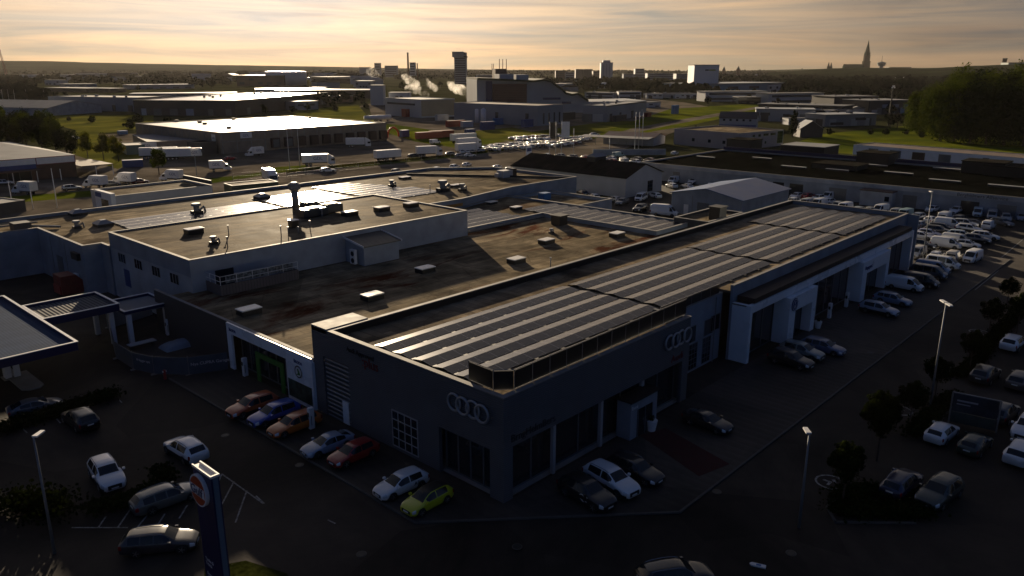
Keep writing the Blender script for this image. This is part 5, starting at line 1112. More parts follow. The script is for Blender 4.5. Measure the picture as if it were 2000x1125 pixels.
for q in [(330, 655, 'white charging post standing in the building site'), (480, 735, 'white charging post in front of the white framed service entrance'), (609, 838, 'white charging post between the orange and the silver blue car'), (1619, 622, 'white charging post in front of the white portal with the round emblem'), (1652, 600, 'white charging post left of the pale blue car'), (1683, 585, 'white charging post by the left leg of the far portal'), (1718, 558, 'white charging post by the right leg of the far portal')]: charger(*q)
p = at(323, 740); t = thing('fire_hydrant_post', 'small red post with white caps in front of the banner fence', 'post', (p.x, p.y, 0)); b = MB(); b.cyl((0, 0, 0), (0, 0, 1.0), .14, n=10); b.build('post', M_red, t); b = MB(); b.cyl((-.2, 0, .85), (.2, 0, .85), .09, n=8); b.build('cap', M_white, t)
def planter(px, py, label, s=1.0):
    p = at(px, py, .1); t = thing('planter', label, 'planter', (p.x, p.y, .1), 0, 'planters'); b = MB(); b.cyl((0, 0, 0), (0, 0, .8 * s), .28 * s, .42 * s, 14); b.build('pot', M_white, t); o = link('box_bush', BUSH, t, loc=(0, 0, .75 * s)); o.scale = (.28 * s,) * 3
# ------------------------------------------------------------------ foliage
def leafmat(name, c, tr=.35):
    m = bpy.data.materials.new(name); m.use_nodes = True; t = m.node_tree; b = t.nodes['Principled BSDF']; b.inputs['Roughness'].default_value = .6; b.inputs['Specular IOR Level'].default_value = 0
    g = t.nodes.new('ShaderNodeNewGeometry'); n = t.nodes.new('ShaderNodeTexNoise'); n.inputs['Scale'].default_value = .45; n.inputs['Detail'].default_value = 4; t.links.new(g.outputs['Position'], n.inputs['Vector'])
    oi = t.nodes.new('ShaderNodeObjectInfo'); mr = t.nodes.new('ShaderNodeMapRange'); mr.inputs['To Min'].default_value = .7; mr.inputs['To Max'].default_value = 1.3; t.links.new(oi.outputs['Random'], mr.inputs['Value'])
    cr = t.nodes.new('ShaderNodeValToRGB'); cr.color_ramp.elements[0].position = .35; cr.color_ramp.elements[0].color = (c[0] * .6, c[1] * .65, c[2] * .6, 1); cr.color_ramp.elements[1].position = .68; cr.color_ramp.elements[1].color = (c[0] * 1.6, c[1] * 1.35, c[2], 1)
    t.links.new(n.outputs['Fac'], cr.inputs[0]); v = t.nodes.new('ShaderNodeVectorMath'); v.operation = 'SCALE'; t.links.new(cr.outputs[0], v.inputs[0]); t.links.new(mr.outputs[0], v.inputs['Scale']); t.links.new(v.outputs[0], b.inputs['Base Color'])
    tl = t.nodes.new('ShaderNodeBsdfTranslucent'); v2 = t.nodes.new('ShaderNodeVectorMath'); v2.operation = 'MULTIPLY'; v2.inputs[1].default_value = (1.3, 1.2, .4); t.links.new(v.outputs[0], v2.inputs[0]); t.links.new(v2.outputs[0], tl.inputs['Color'])
    mx = t.nodes.new('ShaderNodeMixShader'); mx.inputs[0].default_value = tr; t.links.new(b.outputs[0], mx.inputs[1]); t.links.new(tl.outputs[0], mx.inputs[2]); t.links.new(mx.outputs[0], t.nodes['Material Output'].inputs['Surface'])
    return m
L_green = leafmat('leaf_green', (.034, .052, .006), .3); L_dark = leafmat('leaf_dark', (.012, .019, .006), .12); L_olive = leafmat('leaf_olive', (.060, .070, .018)); L_con = leafmat('needle_green', (.018, .030, .014), .1)
M_bark = mat('bark', (.05, .038, .028), .9, 0, .3, 2)
def crown(n, rx, rz, cz, size, seed, clumps=14, shape='round'):
    r = random.Random(seed); cl = []
    for i in range(clumps):
        while True:
            p = Vector((r.uniform(-1, 1), r.uniform(-1, 1), r.uniform(-1, 1)))
            if .2 < p.length < 1: break
        p *= .72; cr_ = r.uniform(.28, .48)
        if shape == 'cone': p = Vector((p.x * (1 - (p.z + 1) / 2) * 1.2, p.y * (1 - (p.z + 1) / 2) * 1.2, p.z * 1.2)); cr_ *= (1.15 - (p.z + 1) / 2)
        cl.append((p, cr_))
    if shape == 'ball': cl = [(Vector((0, 0, 0)), .72)] * 5 + [(c[0] * 1.1, c[1] * .75) for c in cl]
    b = MB()
    for i in range(n):
        c, cr_ = r.choice(cl); d = Vector((r.gauss(0, 1), r.gauss(0, 1), r.gauss(0, 1))).normalized(); rad = cr_ * (r.random() ** .35)
        q = c + d * rad; q = Vector((q.x * rx, q.y * rx, cz + q.z * rz)); s = size * r.uniform(.6, 1.3)
        nn = (d + Vector((r.uniform(-.7, .7), r.uniform(-.7, .7), r.uniform(-.3, .8)))).normalized(); u = nn.orthogonal().normalized(); u = (Matrix.Rotation(r.uniform(0, 6.28), 3, nn) @ u); v = nn.cross(u)
        k = len(b.v); b.v += [tuple(q + u * s), tuple(q + v * s * .6), tuple(q - u * s), tuple(q - v * s * .6)]; b.f.append([k, k + 1, k + 2, k + 3]); b.m.append(0)
    return b
def trunk_mb(h, r0, seed, limbs=6, spread=.35):
    r = random.Random(seed); b = MB(); b.cyl((0, 0, -.1), (0, 0, h * .55), r0, r0 * .6, 8); b.cyl((0, 0, h * .55), (r.uniform(-.2, .2), 0, h * .9), r0 * .6, r0 * .15, 6)
    for i in range(limbs): a = 6.28 * i / limbs + r.random(); z = h * r.uniform(.35, .6); L_ = h * spread; b.cyl((0, 0, z), (math.cos(a) * L_, math.sin(a) * L_, z + L_ * r.uniform(.6, 1.1)), r0 * .35, r0 * .08, 5)
    return b
TREE = {}
def mk_tree(k, n, rx, rz, cz, size, h, r0, m, seed, shape='round', clumps=16): TREE[k] = (crown(n, rx, rz, cz, size, seed, clumps, shape).mesh('crown', m), trunk_mb(h, r0, seed).mesh('trunk', M_bark))
mk_tree('big1', 11000, 7.5, 9.5, 9.0, .36, 17, .35, L_green, 1, clumps=44); mk_tree('big2', 11000, 6.8, 9.5, 9, .36, 17, .35, L_green, 2, clumps=44); mk_tree('big3', 11000, 8, 9, 8.5, .38, 16, .35, L_dark, 3, clumps=44)
mk_tree('mid1', 2200, 3.2, 4.0, 5.6, .30, 8, .2, L_olive, 4); mk_tree('mid2', 2200, 2.8, 4.2, 5.4, .30, 8, .2, L_green, 5); mk_tree('mid3', 2200, 3.6, 3.8, 5.2, .32, 8, .2, L_dark, 6)
mk_tree('ball', 3400, 1.75, 1.75, 4.1, .15, 5, .09, L_dark, 7, 'ball', 30); mk_tree('con', 2600, 3.2, 6.5, 7.2, .32, 12, .25, L_con, 8, 'cone', 26)
mk_tree('small', 900, 2.6, 2.8, 3.0, .36, 4.5, .15, L_olive, 9, clumps=10); mk_tree('smalld', 900, 2.8, 2.8, 3.0, .38, 4.5, .15, L_dark, 10, clumps=10)
BUSH = crown(900, 1.0, .9, .7, .12, 11, 8, 'ball').mesh('bush', L_dark)
def tree(kind, p, label, group=None, s=1.0, name=None, rz=None, sz=1.0):
    t = thing(name or 'broadleaf_tree', label, 'tree', (p[0], p[1], p[2] if len(p) > 2 else 0), rnd.uniform(0, 6.28) if rz is None else rz, group); c, k = TREE[kind]; a = link('crown', c, t); b = link('trunk', k, t); t.scale = (s, s, s * sz); return t
# round headed car park trees on the right
for k, (px, py, s, lab) in enumerate([(1645, 985, .95, 'round headed tree nearest the camera beside the painted circle on the right'), (1712, 900, 1.15, 'tallest round headed tree on the car park island'), (1775, 835, .85, 'round headed tree left of the car park billboard'), (1825, 780, .85, 'round headed tree behind the tall slim lamp post'),
                                      (1893, 722, .85, 'round headed tree behind the dark parked car, fourth along the drive'), (1930, 655, .9, 'round headed tree by the far painted circle'), (1985, 650, .95, 'round headed tree cut by the right edge of the photo'), (1965, 600, .8, 'small round headed tree with a yellow sign beyond')]):
    p = at(px, py); tree('ball', p, lab, 'round headed car park trees', s * .92, 'round_headed_tree')
# forest edge
k = 0
fl_ = ['at the lit left end of the wood', 'just right of the lit left end', 'with bright leaves above the field', 'third from the left in the front row', 'in the middle of the front row', 'right of the middle in the front row', 'dark one towards the right edge', 'dark one cut by the right edge']
for i, (px, py, kind, s) in enumerate([(1795, 262, 'big1', .92), (1815, 248, 'big2', .95), (1835, 275, 'big1', 1.05), (1862, 278, 'big2', 1.1), (1893, 280, 'big3', 1.1), (1925, 281, 'big3', 1.15), (1960, 283, 'big3', 1.15), (1998, 285, 'big3', 1.15)]): tree(kind, at(px, py), 'tall leafy tree ' + fl_[i], 'tall trees of the wood on the right', s * 1.35)
for i in range(26):
    px = 1850 + (i % 13) * 16 + rnd.uniform(-5, 5); py = 262 - (i // 13) * 14 + rnd.uniform(-4, 4); tree(['big3', 'big2', 'big3', 'big1'][i % 4], at(px, py), 'dark tall tree in the dense middle of the wood on the right', 'trees inside the wood on the right', rnd.uniform(1.2, 1.85))
for i in range(12): px = 1880 + i * 14; tree(['big3', 'con'][i % 2], at(px, 222 + rnd.uniform(-3, 3)), 'tree on the back rim of the wood on the right', 'trees on the back rim of the wood', rnd.uniform(1.5, 1.9))
tree('con', at(1548, 268), 'tall dark conifer between the pinkish building and the black gabled house', None, 1.05, 'conifer_tree')
# left clump
for i, (px, py, s) in enumerate([(20, 300, 1.0), (55, 300, 1.0), (85, 302, 1.05), (112, 306, .9), (132, 310, .75), (5, 285, 1.1), (45, 280, 1.0), (90, 284, .95)]):
    tree(['mid3', 'mid2', 'mid1'][i % 3] if i > 7 else ['mid3', 'mid2'][i % 2], at(px, py), ['leafy tree at the left edge behind the supermarket roof', 'second leafy tree behind the supermarket roof', 'broad leafy tree in the middle of the supermarket clump', 'leafy tree near the right end of the supermarket clump', 'rightmost low tree of the supermarket clump', 'rear leafy tree at the left edge of the photo', 'rear leafy tree below the pale depot roof', 'rear leafy tree at the end of the depot roof'][i], 'trees behind the supermarket', s * 1.75)
for i, (px, py, s) in enumerate([(172, 308, 1.0), (203, 312, 1.0), (232, 315, .95)]): tree('mid1', at(px, py), ['left', 'middle', 'right'][i] + ' one of three backlit trees before the trailers', 'three backlit yard trees', s, rz=i * 2.0)
tree('mid2', at(311, 341), 'slim tree standing in front of the three parked trailers', None, .92)
# bushes and hedges
def hedge(name, label, pts, h, w=1.2, m=None, dens=420):
    b = MB(); r = random.Random(len(pts) * 7 + int(h * 10))
    for a, c in zip(pts, pts[1:]):
        d = c - a; n = int(d.length * dens)
        for i in range(n):
            q = a + d * r.random(); q = q + Vector((r.gauss(0, w * .35), r.gauss(0, w * .35), h * (r.random() ** .6) * r.uniform(.8, 1.1))); nn = Vector((r.gauss(0, 1), r.gauss(0, 1), r.gauss(.5, 1))).normalized(); u = nn.orthogonal().normalized(); v = nn.cross(u); s = r.uniform(.07, .16)
            k_ = len(b.v); b.v += [tuple(q + u * s), tuple(q + v * s), tuple(q - u * s), tuple(q - v * s)]; b.f.append([k_, k_ + 1, k_ + 2, k_ + 3]); b.m.append(0)
    o = b.build(name, m or L_dark); tag(o, label, 'hedge'); return o
hedge('hedge', 'dark clipped hedge between the parked cars at the left edge', [at(0, 848), at(110, 812), at(225, 775)], 1.0)
hedge('hedge', 'dark shrub bed under the lamp post at the lower left', [at(0, 1005), at(60, 990), at(120, 1010)], 1.3, 2.4, L_dark)
hedge('hedge', 'low shrub bed between the white car and the green grey estate car', [at(180, 1002), at(260, 985), at(330, 945), at(312, 925)], .9, 1.0)
hedge('hedge', 'big dark shrub bed on the kerbed island at the lower right', [at(1635, 1000), at(1700, 1000), at(1790, 1005), at(1800, 985), at(1690, 960), at(1640, 975)], .6, 1.5, L_dark, 420)
hedge('hedge', 'dark shrub strip leading up to the car park billboard', [at(1780, 850), at(1845, 790), at(1870, 775)], .6, 1.2)
hedge('hedge', 'dark shrub strip along the drive by the round headed trees', [at(1870, 735), at(1900, 715), at(1940, 660), at(1985, 615)], .5, 1.1)
hedge('hedge', 'long low hedge line beside the freight yard fence', [at(560, 338), at(700, 322), at(880, 305), at(1000, 292)], .7, .8, L_olive, 110)
kb2 = MB(); kerb_run(kb2, [(p.x, p.y) for p in [at(1640, 972), at(1612, 990), at(1630, 1022), at(1790, 1024)]], h=.12); kerb_run(kb2, [(p.x, p.y) for p in [at(1815, 858), at(1860, 795)]]); struct(kb2.build('island_kerb', M_kerb))
for k, (px, py) in enumerate([(1360, 262), (1480, 268), (1620, 262), (1700, 262), (1730, 262), (1770, 262), (1800, 268), (655, 215), (715, 210), (572, 218), (330, 246), (270, 240), (255, 250), (180, 238), (135, 235)]):
    p = at(px, py); o = link('shrub', BUSH, None, loc=(p.x, p.y, 0), rz=k); s_ = [3.4, 1.5, 2.4, 2.2, 2.4, 2, 2.2, 3.5, 3.2, 3.5, 4, 4.5, 4, 3, 2][k]; o.scale = (s_, s_, s_ * .8)
    tag(o, 'dark shrub ' + ['by the road between the meadow and the pinkish building', 'by the blue roofed house corner', 'at the left end of the sloping field', 'below the small grey houses', 'beside the small pale shed', 'in the field under the lit trees', 'in front of the wood edge', 'on the meadow behind the freight roof', 'beside the curved factory road', 'beside the glaring roofs behind the freight roof', 'between the dark hall and freight roof', 'left of the freight roof corner', 'bulky, at the meadow end of the freight terminal', 'alone in the middle of the left meadow', 'small, at the left of the left meadow'][k], 'shrub', 'shrubs on the meadows')
for q in [(1272, 840, 'white pot with a clipped bush right of the glazed porch', 1.25), (1597, 640, 'white pot with a bush at the right leg of the emblem portal', 1.1)]: planter(*q)

# ================================================================== lamps, flagpoles, signs
def lamp(px, py, pytop, label, heads=1, name='street_lamp'):
    p = at(px, py); h = zof(px, pytop, p); t = thing(name, label, 'street lamp', (p.x, p.y, 0), 0, 'lamp posts'); b = MB(); b.cyl((0, 0, 0), (0, 0, h), .11, .06, 10); b.build('pole', M_steel, t, True)
    for s in ([1] if heads == 1 else [1, -1]):
        a = R(40 + (0 if s > 0 else 180)); b = MB(); dx, dy = math.cos(a), math.sin(a); b.prism([(dx * .1 - dy * .18, dy * .1 + dx * .18), (dx * .1 + dy * .18, dy * .1 - dx * .18), (dx * .95 + dy * .15, dy * .95 - dx * .15), (dx * .95 - dy * .15, dy * .95 + dx * .15)][::1], h - .02, h + .09); b.build('lamp_head', M_white, t)
    return t
lamp(107, 1080, 855, 'grey lamp post at the lower left above the shrub bed', 1); lamp(1560, 1030, 848, 'slim lamp post standing alone on the dark drive at the lower right', 1); lamp(1815, 800, 592, 'tall twin headed lamp post in front of the white framed showroom', 2)
lamp(1800, 520, 375, 'lamp post between the vans right of the big showroom', 1); lamp(385, 350, 290, 'tall yard lamp with a small sign beside the trailers', 2)
p = at(385, 350); o = thing('pole_sign', 'white company sign board fixed on the tall yard lamp', 'sign', (p.x, p.y, 0)); h = zof(385, 290, p); b = MB(); b.box(-1.2, 1.2, -.35, -.15, h - 1.8, h - .2); bb = b.build('board', M_white, o); text_obj('sign_lettering', 'GDL', .95, M_logo, bb, (-1.0, -.37, h - 1.35), (R(90), 0, 0)); b = MB(); b.cyl((0, -.2, 0), (0, -.2, h - 1.8), .07); b.build('pole', M_steel, o)
def flagpole(px, py, pytop, label, flag=None, group='flagpoles'):
    p = at(px, py); h = zof(px, pytop, p); t = thing('flagpole', label, 'flagpole', (p.x, p.y, 0), 0, group); b = MB(); b.cyl((0, 0, 0), (0, 0, h), .12, .06, 8); b.build('pole', M_white, t, True)
    if flag: b = MB(); b.box(.1, 2.6, -.02, .02, h - 5.2, h - .2); f_ = b.build('flag', flag, t); f_.rotation_euler.z = -R(45)
flagpole(566, 330, 252, 'left of the two white flagpoles in the freight yard'); flagpole(586, 326, 250, 'right of the two white flagpoles in the freight yard')
flagpole(1073, 318, 237, 'flagpole with a dark flag beside the gabled hall', M_black); flagpole(1085, 320, 237, 'bare middle flagpole of the three behind the gabled hall'); flagpole(1096, 322, 236, 'flagpole with a white flag behind the gabled hall', M_white)
flagpole(1239, 300, 218, 'leftmost of the three bare poles beside the open canopy'); flagpole(1247, 290, 218, 'middle of the three bare poles beside the open canopy'); flagpole(1254, 285, 218, 'rightmost of the three bare poles beside the open canopy')
for i in range(8): flagpole(8 + i * 11.5, 206 - i * .8, 174, '%s flagpole from the left in the row by the left edge' % ['first', 'second', 'third', 'fourth', 'fifth', 'sixth', 'seventh', 'eighth'][i], group='row of flagpoles at the left edge')
for k, (px, py, pt) in enumerate([(24, 400, 352), (112, 405, 328), (65, 408, 370), (1120, 300, 250), (1190, 300, 268)]): flagpole(px, py, pt, 'thin pole ' + ['at the left edge by the kiosk street', 'in front of the supermarket canopy', 'behind the left end of the workshop parapet', 'by the fence right of the packed car lot', 'in front of the open canopy'][k], group='thin poles')
# chain fence along the freight yard
t = thing('yard_fence', 'long wire fence with thin posts along the street side of the freight yard', 'fence', (0, 0, 0)); pa = [at(455, 352), at(560, 345), at(700, 330), at(880, 312), at(1000, 298), at(1080, 290)]
ws = MB()
FP = MB(); FP.cyl((0, 0, 0), (0, 0, 2.2), .04, n=5); FPm = FP.mesh('post', M_steel)
for a, c in zip(pa, pa[1:]):
    n = int((c - a).length / 5.5)
    for i in range(n): q = a + (c - a) * i / n; link('post', FPm, t, loc=(q.x, q.y, 0))
    for z in (.2, 1.1, 2.1): ws.cyl((a.x, a.y, z), (c.x, c.y, z), .02, n=4, caps=False)
ws.build('wire', M_steel, t)
# tall sign masts far right
p = at(1735, 245); t = thing('sign_mast', 'dark mast with a cluster of pale floodlights left of the wood', 'mast', (p.x, p.y, 0)); h = zof(1742, 170, p); b = MB(); b.cyl((0, 0, 0), (0, 0, h), .5, .35, 8); b.build('pole', M_black, t); b = MB()
for i in range(5): b.box(-2 + i * 1.0, -1.4 + i * 1.0, -.3, .3, h - .5 + (i % 2) * .8, h + .2 + (i % 2) * .8)
b.build('floodlight', M_white, t)
p = at(14, 150); t = thing('radio_mast', 'leaning red and white lattice mast on the horizon at the left edge', 'mast', (p.x, p.y, 0)); h = zof(8, 89, p); b = MB()
dxy = (at(5, 150) - at(14, 150)) * .8
for s1, s2 in ((1, 1), (1, -1), (-1, -1), (-1, 1)): b.cyl((s1 * 3, s2 * 3, 0), (dxy.x + s1, dxy.y + s2, h), .7, .6, 4)
b.build('lattice', mat('mast_paint', (.25, .09, .06), .6, 0, 0), t); b = MB(); b.cyl((dxy.x * .8, dxy.y * .8, h * .82), (dxy.x, dxy.y, h), 4.5, 3.5, 8); b.build('antenna_cluster', mat('mast_paint', (.25, .09, .06)), t)
# car park billboard
a = at(1852, 825); c = at(1945, 845); t = thing('billboard', 'large dark billboard on pale posts above the parked cars on the right', 'billboard', (a.x, a.y, 0), math.atan2((c - a).y, (c - a).x)); W_ = (c - a).length; ht = zof(1857, 765, a)
for x in (0, W_): b = MB(); b.cyl((x, 0, 0), (x, 0, ht), .07, n=8); b.build('post', M_steel, t)
b = MB(); b.box(.1, W_ - .1, -.06, .06, ht * .42, ht - .05); bo = b.build('panel', mat('billboard_print', (.02, .03, .045), .4, 0, .5, .8), t); b = MB(); b.box(0, W_, -.08, .08, ht - .045, ht + .04); b.build('rim', M_steel, bo)
b = MB(); b.box(.1, W_ - .1, -.05, .05, ht * .06, ht * .40); b.build('lower_panel', mat('grey_green_panel', (.05, .065, .055), .6, 0, .2, 1), t); b = MB(); b.box(.4, W_ * .55, -.075, -.061, ht - .75, ht - .6); b.box(.4, W_ * .4, -.075, -.061, ht - 1.05, ht - .95); b.build('print_line', M_wallb2, bo)
# painted accessibility circles
for k, (px, py, s) in enumerate([(1622, 941, 1.15), (1757, 801, 1.15), (1852, 718, 1.1), (1912, 648, 1.1)]):
    p = at(px, py); b = MB()
    for i in range(28):
        a1, a2 = 2 * math.pi * i / 28, 2 * math.pi * (i + 1) / 28; b.add([(p.x + math.cos(an) * rr * s, p.y + math.sin(an) * rr * s, .008) for rr, an in ((1, a1), (1, a2), (.86, a2), (.86, a1))], [(3, 2, 1, 0)])
    b.add([(p.x + x * s, p.y + y * s, .008) for x, y in ((-.5, -.1), (.1, -.1), (.1, .5), (-.1, .5), (-.1, .1), (-.5, .1))], [(0, 1, 2, 3, 4, 5)]); b.add([(p.x + x * s, p.y + y * s, .008) for x, y in ((.16, -.35), (.5, -.1), (.4, .1), (.16, -.15))], [(0, 1, 2, 3)]); struct(b.build('road_markings', M_line))
p = at(1480, 1105); t = thing('kerb_stone_marker', 'small white rounded marker plate lying on the dark road at the bottom', 'road marker', (p.x, p.y, 0), R(110)); b = MB(); b.prism([(-.5, -.16), (.4, -.16), (.52, 0), (.4, .16), (-.5, .16)], 0, .1); b.build('plate', M_white, t); b = MB(); b.box(-.2, .1, -.09, .09, .101, .11); b.build('blue_inset', M_cyan, t)

# ================================================================== cars
WH = (.74, .75, .76); SI = (.30, .32, .34); GR = (.11, .12, .13); BK = (.012, .012, .014); RD = (.34, .012, .01); DR = (.12, .008, .008); BL = (.015, .07, .38); OR = (.58, .14, .015); YG = (.50, .52, .015); SB = (.30, .36, .46); DB = (.012, .02, .06); DG = (.03, .045, .035)
FG = 'cars displayed on the forecourt'
def pc(kind, px, py, hd, col, label, group=None, z=.75, gz=0.0, far=False):
    p = at(px, py, z + gz); return car(kind, p.x, p.y, hd, col, label, group, far, gz)
gz = .1
pc('suv', 493, 790, 180, (.50, .09, .02), 'burnt orange car farthest left in the row by the poster wall', FG, gz=gz)
pc('suv', 536, 806, 180, BL, 'bright blue car with silver roof rails between two orange cars', FG, gz=gz); pc('wagon', 575, 824, 180, OR, 'orange car with dark roof rails right of the blue car', FG, gz=gz)
pc('coupe', 640, 862, 176, SB, 'silver blue coupe left of the dark red car', FG, gz=gz); pc('hatch', 690, 880, 180, RD, 'dark red car beside the grid window', FG, gz=gz)
w_ = pc('hatch', 783, 940, 176, WH, 'white hatchback with dark grille facing the road, left of the yellow one', FG, gz=gz); letter('A3', .42, M_black, w_, (-.6, .915, .55), (R(90), 0, R(180)))
pc('cabrio', 834, 970, 180, YG, 'bright yellow green small car with a black roof', FG, gz=gz)
w_ = pc('suv', 1146, 958, -96, BK, 'black car with pale lettering on its side at the corner', FG, gz=gz); letter('Q3', .7, M_white, w_, (.1, -.945, .55), (R(90), 0, 0))
pc('suv', 1194, 934, -98, WH, 'white car in the dark forecourt between two black cars', FG, gz=gz); pc('wagon', 1240, 912, -92, BK, 'black car right of the white one by the porch', FG, gz=gz)
pc('coupe', 1382, 818, -92, BK, 'glossy black car beyond the red carpet', FG, gz=gz)
pc('suv', 1545, 700, -92, BK, 'black car nearest in the trio before the emblem portal', FG, gz=gz); pc('suv', 1566, 684, -90, (.20, .24, .24), 'grey green car in the middle of the trio before the emblem portal', FG, gz=gz); pc('wagon', 1608, 674, -90, (.10, .13, .22), 'slate blue car right of the trio before the emblem portal', FG, gz=gz)
pc('suv', 1717, 602, -92, SB, 'pale blue car nearest to the far white portal', FG, gz=gz); pc('wagon', 1744, 582, -92, (.20, .26, .36), 'steel blue estate car behind the pale blue car', FG, gz=gz)
w_ = pc('van', 1767, 552, -92, WH, 'white and blue display van with a dark side window', FG, z=1, gz=gz)
pc('van', 1798, 545, -90, BK, 'black van beside the white display van', FG, z=1, gz=gz); pc('bus', 1815, 529, -90, (.06, .07, .09), 'dark grey van third from the display van', FG, z=1, gz=gz); pc('van', 1822, 520, -90, (.25, .32, .45), 'blue grey van in the row behind the display van', FG, z=1, gz=gz); pc('bus', 1842, 511, -90, WH, 'white van with dark glass at the end of the display row', FG, z=1, gz=gz)
w_ = pc('suv', 208, 922, -97, WH, 'white car with a large black windscreen alone on the left car park'); pc('suv', 362, 874, 92, WH, 'white car seen from behind, above the petrol totem')
pc('wagon', 324, 966, -4, (.10, .11, .10), 'grey green estate car partly hidden by the petrol totem'); pc('wagon', 312, 1052, -38, (.03, .03, .035), 'black estate car driving behind the foot of the petrol totem')
pc('coupe', 68, 790, -8, (.07, .085, .11), 'grey blue saloon behind the hedge at the left edge'); pc('suv', 156, 815, 92, BK, 'black car with shining roof rails seen from behind on the left')
pc('hatch', 1840, 840, -4, WH, 'white hatchback below the left post of the billboard'); pc('hatch', 1905, 862, -4, DG, 'dark green car below the right post of the billboard'); pc('suv', 1997, 880, -4, WH, 'white car cut by the right edge, rear towards us'); pc('suv', 2008, 832, 178, WH, 'white car nose towards us at the right edge')
pc('suv', 1958, 802, -4, (.05, .05, .05), 'dark car behind the billboard'); pc('suv', 1925, 728, -4, (.05, .05, .045), 'dark grey green car in front of the round headed trees on the right'); pc('suv', 1995, 740, -4, (.10, .09, .08), 'dark car with a pale roof at the right edge'); pc('suv', 1980, 667, -4, WH, 'white car with a black rear window at the right edge')
pc('wagon', 1762, 938, -4, DB, 'dark blue car at the right end of the shrub bed'); pc('suv', 1835, 958, 172, (.05, .06, .05), 'dark green jeep like car with square windows at the lower right'); pc('wagon', 1318, 1118, -35, BK, 'black car cut off by the bottom edge of the photo')
# courtyard behind the annexe
CG = 'cars in the yard behind the gabled hall'
for px, py, kd, hd, col, lab in [(1160, 381, 'hatch', 60, WH, 'white hatchback closest to the long tan wall'), (1200, 386, 'hatch', 70, (.4, .4, .42), 'pale car behind the dark estate car in the yard'), (1215, 391, 'wagon', -170, GR, 'dark grey estate car in front of the gable'), (1252, 381, 'bus', -165, WH, 'white van with a long dark window band before the gable'), (1280, 379, 'hatch', 60, WH, 'white car right of the window band van'), (1298, 410, 'highvan', -75, WH, 'tall white delivery van beside the blue shed'), (1270, 424, 'hatch', 60, SB, 'pale blue car left of the tall delivery van'), (1250, 404, 'suv', -170, BK, 'black car in the row before the gable'),
                             (1316, 348, 'van', -170, WH, 'white van against the long blue wall'), (1354, 352, 'suv', -170, WH, 'white car right of the van against the long blue wall'), (1393, 355, 'wagon', -170, WH, 'third white car against the long blue wall'), (1312, 360, 'hatch', 60, WH, 'white car roof at the shed corner, left one'), (1342, 361, 'hatch', 60, WH, 'white car roof at the shed corner, right one'), (1137, 374, 'wagon', 60, BK, 'black car at the tan wall corner')]: pc(kd, px, py, hd, col, lab, CG, z=.9 if kd not in ('highvan', 'van', 'bus') else 1.3)
# row along the long hall, behind the big roof
VG = 'vans and cars along the long blue hall'
row1 = [(1556, 378, 'hatch', WH, 'first white car right of the blue shed'), (1580, 378, 'hatch', RD, 'red car in the row by the long hall'), (1598, 382, 'hatch', WH, 'white car right of the red one'), (1620, 380, 'van', WH, 'white van facing out beside the grey roller door'), (1548, 390, 'suv', WH, 'white car at the blue shed corner'), (1575, 394, 'van', SI, 'silver van with a lit roof by the parapet'), (1600, 394, 'van', WH, 'white van in front of the red car'), (1650, 402, 'van', WH, 'white van seen from behind by the small lamp'), (1674, 408, 'suv', (.4, .48, .5), 'pale teal car right of the lamp'), (1697, 407, 'hatch', (.5, .5, .45), 'cream car before the grey porch'), (1720, 406, 'van', WH, 'large white van behind the parapet corner'), (1725, 418, 'suv', WH, 'white car roof just above the parapet'), (1748, 413, 'caddy', SI, 'silver grey small van by the parapet end'), (1768, 415, 'van', (.3, .45, .45), 'pale green van by the parapet end'), (1792, 420, 'suv', SB, 'pale blue car right of the parapet end'), (1822, 403, 'coupe', WH, 'white car alone against the long wall')]
for px, py, kd, col, lab in row1: pc(kd, px, py, rnd.choice((172, 175, -8)), col, lab, VG, z=1.1)
LG = 'vans and cars in the right hand lot'
row2 = [(1820, 425, 'hatch', -10, WH, 'white car near the lamp post top row'), (1848, 421, 'van', -5, WH, 'white topped van in the top row'), (1876, 424, 'suv', -8, BK, 'black car with a pale roof in the top row'), (1910, 413, 'van', -170, (.45, .55, .62), 'pale blue van by the long hall'), (1938, 418, 'van', -170, SI, 'silver van right of the pale blue van'), (1965, 422, 'suv', -165, SI, 'silver car behind the grey estate car'), (1958, 430, 'wagon', -120, GR, 'dark grey estate car before the long hall'), (1995, 420, 'hatch', -165, SB, 'pale car at the right edge by the hall'),
        (1852, 434, 'van', -82, WH, 'long white van in the second row'), (1840, 440, 'wagon', -85, BK, 'dark car with a lit roof line'), (1832, 446, 'suv', -85, BK, 'black car with a sunlit tail'), (1815, 451, 'hatch', -85, (.3, .33, .5), 'violet white car beside the sunlit tail'), (1800, 456, 'hatch', -85, WH, 'white car behind the white frame corner'), (1893, 443, 'suv', -85, WH, 'white car with a long bonnet in the middle block'), (1878, 454, 'wagon', -85, (.45, .55, .6), 'pale blue estate car in the middle block'), (1866, 462, 'hatch', -85, GR, 'grey car behind the big white van'), (1932, 437, 'caddy', -2, WH, 'white van with violet tail alone on the right'),
        (1848, 473, 'van', -85, WH, 'big plain white panel van in the middle of the lot'), (1868, 466, 'van', -85, (.5, .52, .55), 'white van right behind the plain panel van'), (1792, 490, 'caddy', 176, (.42, .40, .38), 'beige white van, left in the line of four facing us'), (1830, 494, 'hatch', 2, WH, 'white hatchback in the line of four'), (1864, 497, 'caddy', 0, (.45, .42, .38), 'cream small van in the line of four'), (1900, 499, 'van', 176, WH, 'tall white van at the right of the line of four'), (1800, 474, 'suv', -85, BK, 'black car hidden behind the lamp post foot')]
for px, py, kd, hd, col, lab in row2: pc(kd, px, py, hd, col, lab, LG, z=1.0)
